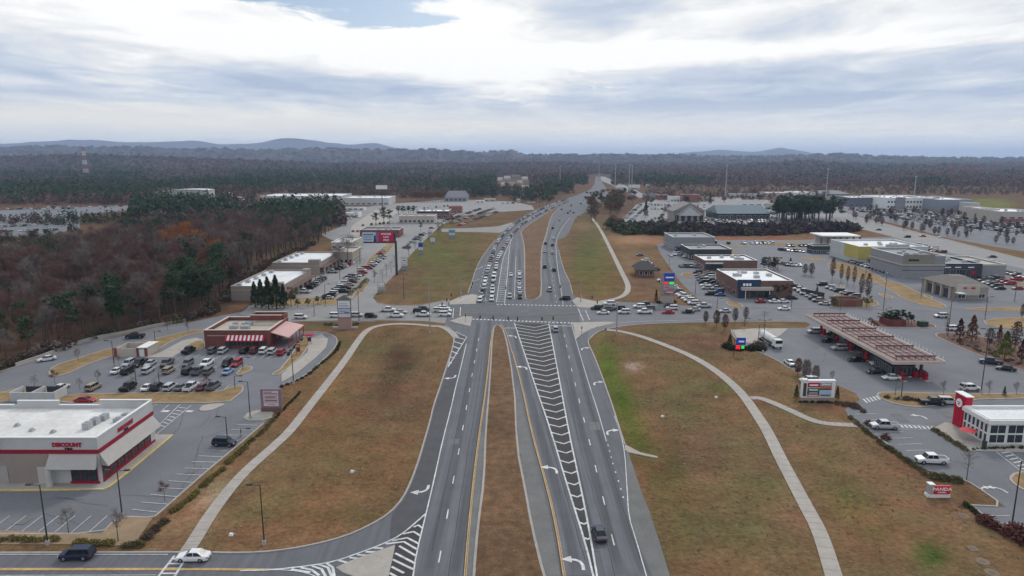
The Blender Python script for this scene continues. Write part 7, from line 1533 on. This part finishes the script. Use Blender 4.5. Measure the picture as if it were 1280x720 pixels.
# utility cabinets
# ---------------------------------------------------------------- lamp posts
def lamp(px, yb, yt, label, group=None, arm=1, double=False, base=True, name='street_lamp', arml=1.6, m=None, z0=0):
    p = P(px, yb); h = HT(px, yb, yt); t = thing(name, label, 'street lamp', (p.x, p.y, 0), 0, group); mm = m or steel
    if base: b = MB(); b.tube((0, 0, 0), (0, 0, .75), .32, .3, 10); part(b, 'concrete_base', concrete, t)
    b = MB(); b.tube((0, 0, .7 if base else 0), (0, 0, h), .12, .075, 8)
    for s in ((-1, 1) if double else (arm,)): b.tube((0, 0, h-.1), (s*arml, 0, h+.05), .05, None, 6)
    part(b, 'pole', mm, t)
    for s in ((-1, 1) if double else (arm,)): b = MB(); b.box(s*(arml), 0, h-.02, .95, .5, .2, top=.8); part(b, 'lamp_head', mm if not m else galv, t)
    return t
L1 = [(60, 681, 606, 'lamp post with a pale head on the verge by the nearest parking bays', -1), (153, 646, 588, 'lamp post in front of the tyre shop showroom corner', 0), (285, 558, 521, 'lamp post standing in the diagonal parking bays by the dark suv', -1), (313, 524, 477, 'lamp post on the pale concrete island', -1), (330.5, 681, 606, 'lone brown lamp post in the foreground of the left field', -1), (200, 488, 464, 'lamp post between the dark and white cars of the near restaurant row', 0), (171, 486, 458, 'lamp post by the black pickup of the near restaurant row', 0), (143, 458, 426, 'lamp post at the left corner of the rubbish enclosure', -1), (195, 437, 414, 'lamp post behind the rubbish enclosure', 0), (294, 487, 470, 'short lamp post at the right end of the near restaurant row', 0), (304, 462, 447, 'lamp post on the small oval planter', 1), (367, 480, 440, 'lamp post on the drive through island', -1), (83, 437, 396, 'lamp post with a bright head at the wood edge', 0), (301.5, 546, 536, 'low post by the diagonal bays', 0), (449, 404, 364, 'lamp post beside the dark suv on the left cross street', 0), (393, 395, 376, 'pale pole on the left cross street verge', 0), (407, 383, 355, 'slim pole at the strip mall verge', 0), (505, 377, 343, 'brown lamp post on the mulch ring in the left upper field', 0), (447, 350, 326, 'lamp post in the strip mall car park', 0), (450, 330, 311, 'farther lamp post in the strip mall car park', 0), (425, 352, 333, 'lamp post near the shop front of the strip mall', 0),
      (770.5, 416, 385, 'lamp post on the right island of the intersection', 0), (869, 369, 350, 'lamp post in the row by the blue fronted shop', 0), (836, 340, 322, 'brown lamp post in the lot above the blue price pylon', 0), (896, 388, 373, 'lamp post at the right cross street kerb', 0), (953.5, 441, 400, 'lamp post at the left edge of the fuel lot', 0), (989, 386, 369, 'slim post on the cross street kerb', 0), (1050, 388, 365, 'slim post left of the fuel canopy back corner', 0), (1104, 388, 345, 'tall lamp post behind the maroon enclosure', 0), (1126, 500, 472, 'lamp post in the brown shrub bed of the fuel lot exit', 0), (1226, 492, 411, 'tall lamp post right of the fuel canopy', 0), (1231, 400, 371, 'lamp post on the far verge beside the garage', 0), (1184, 424, 375, 'tall twiggy pole at the tip of the mulch bank', 0), (1264, 662, 576, 'tall dark lamp post near the lower right corner', 1), (1106, 404, 385, 'lamp post by the maroon enclosure bushes', 0), (1268, 377, 352, 'lamp post at the right frame edge beyond the garage', 0), (1082, 345, 322, 'slim lamp post before the yellow store', 0), (1151, 372, 345, 'slim lamp post before the grey store corner', 0), (930, 412, 398, 'short lamp post behind the brown columnar trees', 0), (948, 425, 406, 'lamp post near the small price sign', 0)]
for px, yb, yt, lb, a in L1: lamp(px, yb, yt, lb, arm=a or 1, double=(a == 0 and yb-yt > 30 and px not in (1184,)))
for i, (px, yb, yt) in enumerate(((651, 256, 238), (681, 256, 240), (672, 257, 241), (640, 258, 245), (1060, 272, 258), (1120, 283, 268), (1180, 292, 276), (1240, 302, 286), (1090, 268, 256), (1150, 276, 262), (1210, 284, 270), (845, 279, 262), (820, 279, 263), (800, 279, 262), (912, 281, 266))):
    lamp(px, yb, yt, f"thin pale lamp post, {ORD[i] if i < 4 else ORD[i-4]} {'of the far left street' if i < 4 else 'of the big far car parks'}", m=galv, double=True, base=False)
# tall masts
for px, yb, yt, lb in ((768.5, 244, 205, 'tall pale mast left of the pair beyond the highway bend'), (786, 243, 206.5, 'left mast of the tall pair beyond the highway bend'), (789.5, 241, 207, 'right mast of the tall pair beyond the highway bend'), (748.5, 226, 202, 'slim mast beside the far end of the highway'), (906.5, 247, 207, 'tall pale mast behind the teal showroom'), (1142, 250, 221, 'leaning pale mast behind the long white store'), (1032, 250, 212, 'thin mast behind the wide grey hall'), (700, 232, 208, 'faint mast among the trees left of the highway bend')): mast(px, yb, yt, lb, 'tall_mast', .9)
# red and white lattice tower
p = P(108, 222); h = HT(108, 222, 183.5); t = thing('lattice_tower', 'red and white lattice tower above the far left woods', 'radio tower', (p.x, p.y, 0)); wdt = 9.5
for k in range(7):
    z0, z1 = h*k/7, h*(k+1)/7; w0, w1 = wdt*(1-.45*k/7), wdt*(1-.45*(k+1)/7); m = MB()
    for a_ in range(4):
        c0 = Vector((math.cos(a_*math.pi/2+.78)*w0/1.4, math.sin(a_*math.pi/2+.78)*w0/1.4, z0)); c1 = Vector((math.cos(a_*math.pi/2+.78)*w1/1.4, math.sin(a_*math.pi/2+.78)*w1/1.4, z1)); d0 = Vector((math.cos((a_+1)*math.pi/2+.78)*w0/1.4, math.sin((a_+1)*math.pi/2+.78)*w0/1.4, z0)); d1 = Vector((math.cos((a_+1)*math.pi/2+.78)*w1/1.4, math.sin((a_+1)*math.pi/2+.78)*w1/1.4, z1))
        m.tube(c0, c1, .38, None, 4); m.tube(c0, d1, .2, None, 4); m.tube(d0, c1, .2, None, 4); m.tube(c1, d1, .25, None, 4)
    part(m, 'lattice_section', [w_redroof, w_white][k % 2], t)
# ---------------------------------------------------------------- traffic signals
sig_y = mat('signal_housing', (.03, .03, .028), .5, var=0); lr = mat('signal_red_lens', (.5, .02, .02), .3, var=0)
def sigpole(px, yb, yt, label):
    p = P(px, yb); h = HT(px, yb, yt); t = thing('signal_pole', label, 'signal pole', (p.x, p.y, 0)); b = MB(); b.tube((0, 0, 0), (0, 0, h), .2, .12, 10); part(b, 'pole', galv, t); b = MB(); b.tube((0, 0, 0), (0, 0, .3), .45, .4, 10); part(b, 'footing', concrete, t); b = MB(); b.box(.3, 0, 1.6, .4, .5, .9); part(b, 'control_box', galv, t); return Vector((p.x, p.y, h))
s1 = sigpole(537.5, 416, 350, 'tall grey signal pole at the left field corner'); s2 = sigpole(770.8, 417, 378, 'grey signal pole at the right field corner'); s3 = sigpole(576, 373, 344, 'grey signal pole at the upper left plaza'); s4 = sigpole(726, 377, 350, 'dark leaning signal pole at the upper right plaza')
def wire(a, b, label, heads, flip):
    t = thing('signal_wire', label, 'signal wire', (0, 0, 0)); m = MB(); n = 12; pts_ = [a.lerp(b, i/n)+Vector((0, 0, -2.2*math.sin(math.pi*i/n))) for i in range(n+1)]
    for p, q in zip(pts_, pts_[1:]): m.tube(p, q, .035, None, 4, cap=False)
    part(m, 'cable', steel, t)
    for u in heads:
        p = a.lerp(b, u)+Vector((0, 0, -2.2*math.sin(math.pi*u)-.2)); f = 1 if flip else -1
        g = MB(); g.box(p.x, p.y, p.z-1.3, .42, .35, 1.25); h_ = part(g, 'signal_head', sig_y, t); g = MB(); g.tube((p.x, p.y+f*.18, p.z-.3), (p.x, p.y+f*.22, p.z-.3), .14, None, 8); part(g, 'lamp', lr, h_)
z7 = 8.0
wire(Vector((s1.x, s1.y, z7)), Vector((s2.x, s2.y, z7)), 'near span wire of signal heads over the intersection', (.27, .34, .42, .47, .60, .66), True); wire(Vector((s3.x, s3.y, z7)), Vector((s4.x, s4.y, z7)), 'far span wire of signal heads over the intersection', (.1, .38, .76, .83), False)
wire(Vector((s1.x, s1.y, z7+.4)), Vector((s3.x, s3.y, z7+.4)), 'left span wire of signal heads across the cross street', (.35, .5, .65), False); wire(Vector((s2.x, s2.y, z7+.4)), Vector((s4.x, s4.y, z7+.4)), 'right span wire of signal heads across the cross street', (.35, .5, .65), False)
# small posts, drains and rocks
for px, py, lb in ((589, 366, 'short dark signal post on the upper left kerb'), (727, 419, 'pale push button post on the right concrete island'), (757, 421, 'small post by the right field path'), (582, 403, 'push button post on the lower left concrete island')):
    p = P(px, py); t = thing('signal_post', lb, 'post', (p.x, p.y, 0)); m = MB(); m.tube((0, 0, 0), (0, 0, 3.0), .08, None, 8); part(m, 'post', galv, t); m = MB(); m.box(0, -.1, 2.2, .35, .3, .8); part(m, 'signal_head', sig_y, t)
for px, py, lb in ((828, 521, 'white utility marker in the right field'), (895, 497, 'white stone at the edge of the right field'), (289, 669, 'thin white marker in the left field'), (440, 590, 'pale rock in the middle of the left field')):
    p = P(px, py); t = thing('marker_stone', lb, 'marker', (p.x, p.y, 0)); m = MB(); m.box(0, 0, 0, .7, .6, .35, top=.6); m.add([(v[0]*1.0, v[1], v[2]) for v in []], []); part(m, 'stone', w_white, t); m = MB(); m.box(.5, .2, 0, .3, .3, .2, .4, top=.6); part(m, 'chip', w_beige, t)
mh = mat('concrete_lid', (.19, .135, .095), .9, var=.08)
for px, py, lb in ((1216, 686, 'square concrete lid in the lower right grass'), (1228, 702, 'round concrete lid at the lower right corner'), (189, 689, 'concrete drain top at the kerb by the crossing'), (1204, 645, 'oval concrete lid below the red panel sign'), (1240, 716, 'round lid at the bottom right edge')):
    p = P(px, py); t = thing('drain_cover', lb, 'drain cover', (p.x, p.y, 0)); m = MB(); m.tube((0, 0, 0), (0, 0, .08), 1.0, .95, 4 if 'square' in lb or 'drain' in lb else 16); part(m, 'slab', mh, t); m = MB(); m.tube((0, 0, .081), (0, 0, .11), .4, .4, 14); part(m, 'lid', mat('lid_iron', (.13, .11, .09), .8), t)
# low guard wall along the wood lane
t = thing('guard_wall', 'low pale wall running along the wood side of the lane', 'wall', (0, 0, 0)); m = MB(); m.ribbon(smooth(pts('20,458 60,444.5 87,433.5 119,423.5 157,417 195,408 232,402'), 1), .4, 0, 0, .85); part(m, 'wall', w_beige, t); m = MB(); m.ribbon(smooth(pts('20,458 60,444.5 87,433.5 119,423.5 157,417 195,408 232,402'), 1), .55, .855, 0, .1); part(m, 'coping', concrete, t)
# tanker truck in the fuel lot
p = P(963, 431); t = thing('tanker_truck', 'white tanker truck standing beyond the small price sign', 'truck', (p.x, p.y, .05), math.radians(4))
m = MB(); m.box(0, -4.6, .9, 2.4, 2.2, 2.1, top=.9); part(m, 'cab', w_white, t); m = MB(); m.box(0, -5.72, 1.9, 2.1, .06, .9); part(m, 'windscreen', carglass, t); m = MB(); m.tube((0, -3.2, 2.2), (0, 6, 2.2), 1.15, 1.15, 16); part(m, 'tank', w_white, t); m = MB(); m.box(0, .6, .7, 1.0, 11, .3); part(m, 'chassis', w_dark, t)
for y in (-4.6, -1.8, 3.8, 5.1):
    for s in (-1, 1): m = MB(); m.tube((s*1.0, y, .5), (s*1.25, y, .5), .5, None, 14); part(m, 'wheel', tyre, t)
HAZE = 7.2e-5; CLOUD = 1.05; SUN = 1.5; EXPO = 0.03
SKY_BLOBS = [(1.2, (440, 62, 330, 42)), (.9, (120, 22, 150, 25)), (.8, (1000, 78, 300, 12)), (-.9, (430, 112, 190, 15)), (-.9, (860, 142, 240, 13)), (-.4, (60, 140, 200, 12)), (-.9, (740, 30, 90, 26)), (.7, (650, 110, 120, 16)), (-.4, (1150, 120, 150, 22)), (-.5, (120, 85, 160, 16)), (.6, (960, 30, 300, 22))]
HOLES = [(4.2, (410, -4, 250, 28)), (1.9, (500, 40, 90, 9)), (4.0, (930, -6, 130, 16)), (-.9, (200, 60, 140, 30)), (-.5, (760, 60, 200, 40))]
# ---------------------------------------------------------------- air
import os
if not os.environ.get('NOHAZE'):
    hz = MB(); hz.box(0, 9000, -16, 50000, 38000, 16+330)
    ho = hz.build('haze', []); ho['kind'] = 'stuff'
    hm = bpy.data.materials.new('haze_air'); n = nt(hm); o_ = n.nodes.new('ShaderNodeOutputMaterial'); v = n.nodes.new('ShaderNodeVolumePrincipled')
    v.inputs['Color'].default_value = (.55, .72, 1.0, 1); v.inputs['Density'].default_value = HAZE; v.inputs['Anisotropy'].default_value = 0.2
    n.links.new(v.outputs[0], o_.inputs['Volume']); ho.data.materials.append(hm)
# ---------------------------------------------------------------- sky, sun
SUN_EL, SUN_AZ = math.radians(38), math.radians(25)      # azimuth measured from +Y towards +X
w = bpy.data.worlds.new('World'); sc.world = w; w.use_nodes = True; n = w.node_tree; n.nodes.clear(); N = n.nodes; L = n.links
wo = N.new('ShaderNodeOutputWorld'); bg = N.new('ShaderNodeBackground'); L.new(bg.outputs[0], wo.inputs[0])
sky = N.new('ShaderNodeTexSky'); sky.sky_type = 'NISHITA'; sky.sun_disc = False; sky.sun_elevation = SUN_EL; sky.sun_rotation = SUN_AZ
sky.altitude = 300; sky.air_density = 1.0; sky.dust_density = 1.5; sky.ozone_density = 1
def MN(op, a, b=None, c=None, cl=False):
    m = N.new('ShaderNodeMath'); m.operation = op; m.use_clamp = cl
    for i, q in enumerate((a, b, c)):
        if q is None: continue
        if isinstance(q, (int, float)): m.inputs[i].default_value = q
        else: L.new(q, m.inputs[i])
    return m.outputs[0]
tc = N.new('ShaderNodeTexCoord'); sp = N.new('ShaderNodeSeparateXYZ'); L.new(tc.outputs['Generated'], sp.inputs[0])
dx, dy, dz = sp.outputs
az = MN('ARCTAN2', dx, dy); el = MN('ARCSINE', dz)
# cloud sheet at constant altitude seen in perspective
den = MN('ADD', MN('MAXIMUM', dz, 0.0), .045)
cv = N.new('ShaderNodeCombineXYZ'); L.new(MN('DIVIDE', dx, den), cv.inputs[0]); L.new(MN('DIVIDE', dy, den), cv.inputs[1])
def noise(scale, det, rough, off, stretch=(1, 1, 1), dist=0.0):
    mp = N.new('ShaderNodeMapping'); mp.inputs['Location'].default_value = off; mp.inputs['Scale'].default_value = stretch; L.new(cv.outputs[0], mp.inputs[0])
    t = N.new('ShaderNodeTexNoise'); t.inputs['Scale'].default_value = scale; t.inputs['Detail'].default_value = det; t.inputs['Roughness'].default_value = rough; t.inputs['Distortion'].default_value = dist
    L.new(mp.outputs[0], t.inputs['Vector']); return t.outputs['Fac']
def blob(px, py, rx, ry):
    a = math.atan((px-640)/F); e = math.atan((196-py)/F)
    u = MN('MULTIPLY', MN('SUBTRACT', az, a), F/rx); v = MN('MULTIPLY', MN('SUBTRACT', el, e), F/ry)
    q = MN('ADD', MN('MULTIPLY', u, u), MN('MULTIPLY', v, v)); return MN('EXPONENT', MN('MULTIPLY', q, -1.0))
n1 = noise(.5, 8, .55, (3.1, 1.7, 0), (1.0, .8, 1), .6); n2 = noise(1.6, 7, .6, (9.2, 4.4, 2), (1.0, .7, 1), .6); n3 = noise(.28, 5, .5, (1.2, 7.7, 5), (.7, 1.5, 1))
# brightness of the cloud layer
br = MN('ADD', MN('MULTIPLY', MN('SUBTRACT', n1, .5), 2.8), MN('MULTIPLY', MN('SUBTRACT', n2, .5), 2.2))
for k, a in SKY_BLOBS: br = MN('ADD', br, MN('MULTIPLY', blob(*a), k))
ramp = N.new('ShaderNodeValToRGB'); L.new(MN('MULTIPLY_ADD', br, .5, .5, cl=True), ramp.inputs[0])
e = ramp.color_ramp.elements; e[0].position = .12; e[0].color = (.44, .52, .66, 1); e[1].position = .88; e[1].color = (1.0, 1.0, .985, 1)
q = ramp.color_ramp.elements.new(.45); q.color = (.62, .68, .77, 1); q = ramp.color_ramp.elements.new(.66); q.color = (.82, .83, .84, 1)
# openings of blue sky
n4 = noise(2.2, 8, .62, (5.5, 2.2, 9), (1.0, .7, 1), .5)
hole = MN('ADD', MN('MULTIPLY', MN('SUBTRACT', n4, .5), 5.0), MN('MULTIPLY', MN('SUBTRACT', n1, .5), -3.0))
hole = MN('SUBTRACT', hole, .75)
for k, a in HOLES: hole = MN('ADD', hole, MN('MULTIPLY', blob(*a), k))
hm_ = N.new('ShaderNodeMapRange'); hm_.interpolation_type = 'SMOOTHSTEP'; hm_.inputs['From Min'].default_value = .15; hm_.inputs['From Max'].default_value = .75; L.new(hole, hm_.inputs['Value'])
skyS = N.new('ShaderNodeVectorMath'); skyS.operation = 'SCALE'; L.new(sky.outputs[0], skyS.inputs[0]); skyS.inputs['Scale'].default_value = .10
cl = N.new('ShaderNodeVectorMath'); cl.operation = 'SCALE'; L.new(ramp.outputs[0], cl.inputs[0]); cl.inputs['Scale'].default_value = CLOUD
# clouds overhead are thicker and brighter than the low ones
up = N.new('ShaderNodeMapRange'); up.inputs['From Min'].default_value = .3; up.inputs['From Max'].default_value = .9; up.inputs['To Min'].default_value = 1; up.inputs['To Max'].default_value = 1.25; L.new(dz, up.inputs['Value'])
cl2 = N.new('ShaderNodeVectorMath'); cl2.operation = 'SCALE'; L.new(cl.outputs[0], cl2.inputs[0]); L.new(up.outputs[0], cl2.inputs['Scale'])
mx = N.new('ShaderNodeMix'); mx.data_type = 'RGBA'; L.new(hm_.outputs[0], mx.inputs[0]); L.new(cl2.outputs[0], mx.inputs[6]); L.new(skyS.outputs[0], mx.inputs[7])
# bands near the horizon
hz_r = N.new('ShaderNodeValToRGB'); L.new(MN('MULTIPLY', el, 1/.12, cl=True), hz_r.inputs[0])
e = hz_r.color_ramp.elements; e[0].position = 0; e[0].color = (.88, .88, .88, 1); e[1].position = 1; e[1].color = (.8, .83, .88, 1)
hk = N.new('ShaderNodeMapRange'); hk.interpolation_type = 'SMOOTHSTEP'; hk.inputs['From Min'].default_value = 0.0; hk.inputs['From Max'].default_value = .085; hk.inputs['To Min'].default_value = .85; hk.inputs['To Max'].default_value = 0; L.new(el, hk.inputs['Value'])
mx2 = N.new('ShaderNodeMix'); mx2.data_type = 'RGBA'; L.new(hk.outputs[0], mx2.inputs[0]); L.new(mx.outputs[2], mx2.inputs[6]); L.new(hz_r.outputs[0], mx2.inputs[7])
glow = MN('ADD', MN('MULTIPLY', blob(200, 156, 620, 17), .75), MN('MULTIPLY', blob(950, 165, 420, 9), .4), cl=True)
mx3 = N.new('ShaderNodeMix'); mx3.data_type = 'RGBA'; L.new(glow, mx3.inputs[0]); L.new(mx2.outputs[2], mx3.inputs[6]); mx3.inputs[7].default_value = (.98, .93, .82, 1)
L.new(mx3.outputs[2], bg.inputs[0]); bg.inputs[1].default_value = 1.0
sd = bpy.data.lights.new('sun', 'SUN'); so = bpy.data.objects.new('sun', sd); C.objects.link(so)
sd.energy = SUN; sd.angle = math.radians(10); sd.color = (1, .95, .87)
d = Vector((math.sin(SUN_AZ)*math.cos(SUN_EL), math.cos(SUN_AZ)*math.cos(SUN_EL), math.sin(SUN_EL)))
so.rotation_euler = d.to_track_quat('Z', 'Y').to_euler()
sc.view_settings.view_transform = 'Standard'; sc.view_settings.look = 'None'; sc.view_settings.exposure = EXPO; sc.view_settings.gamma = 1
sc.cycles.use_denoising = True; sc.cycles.max_bounces = 5; sc.cycles.diffuse_bounces = 2; sc.cycles.glossy_bounces = 2; sc.cycles.volume_bounces = 1; sc.cycles.transmission_bounces = 2
sc.cycles.use_adaptive_sampling = True; sc.cycles.adaptive_threshold = .015
try: sc.cycles.denoiser = 'OPENIMAGEDENOISE'
except Exception: pass
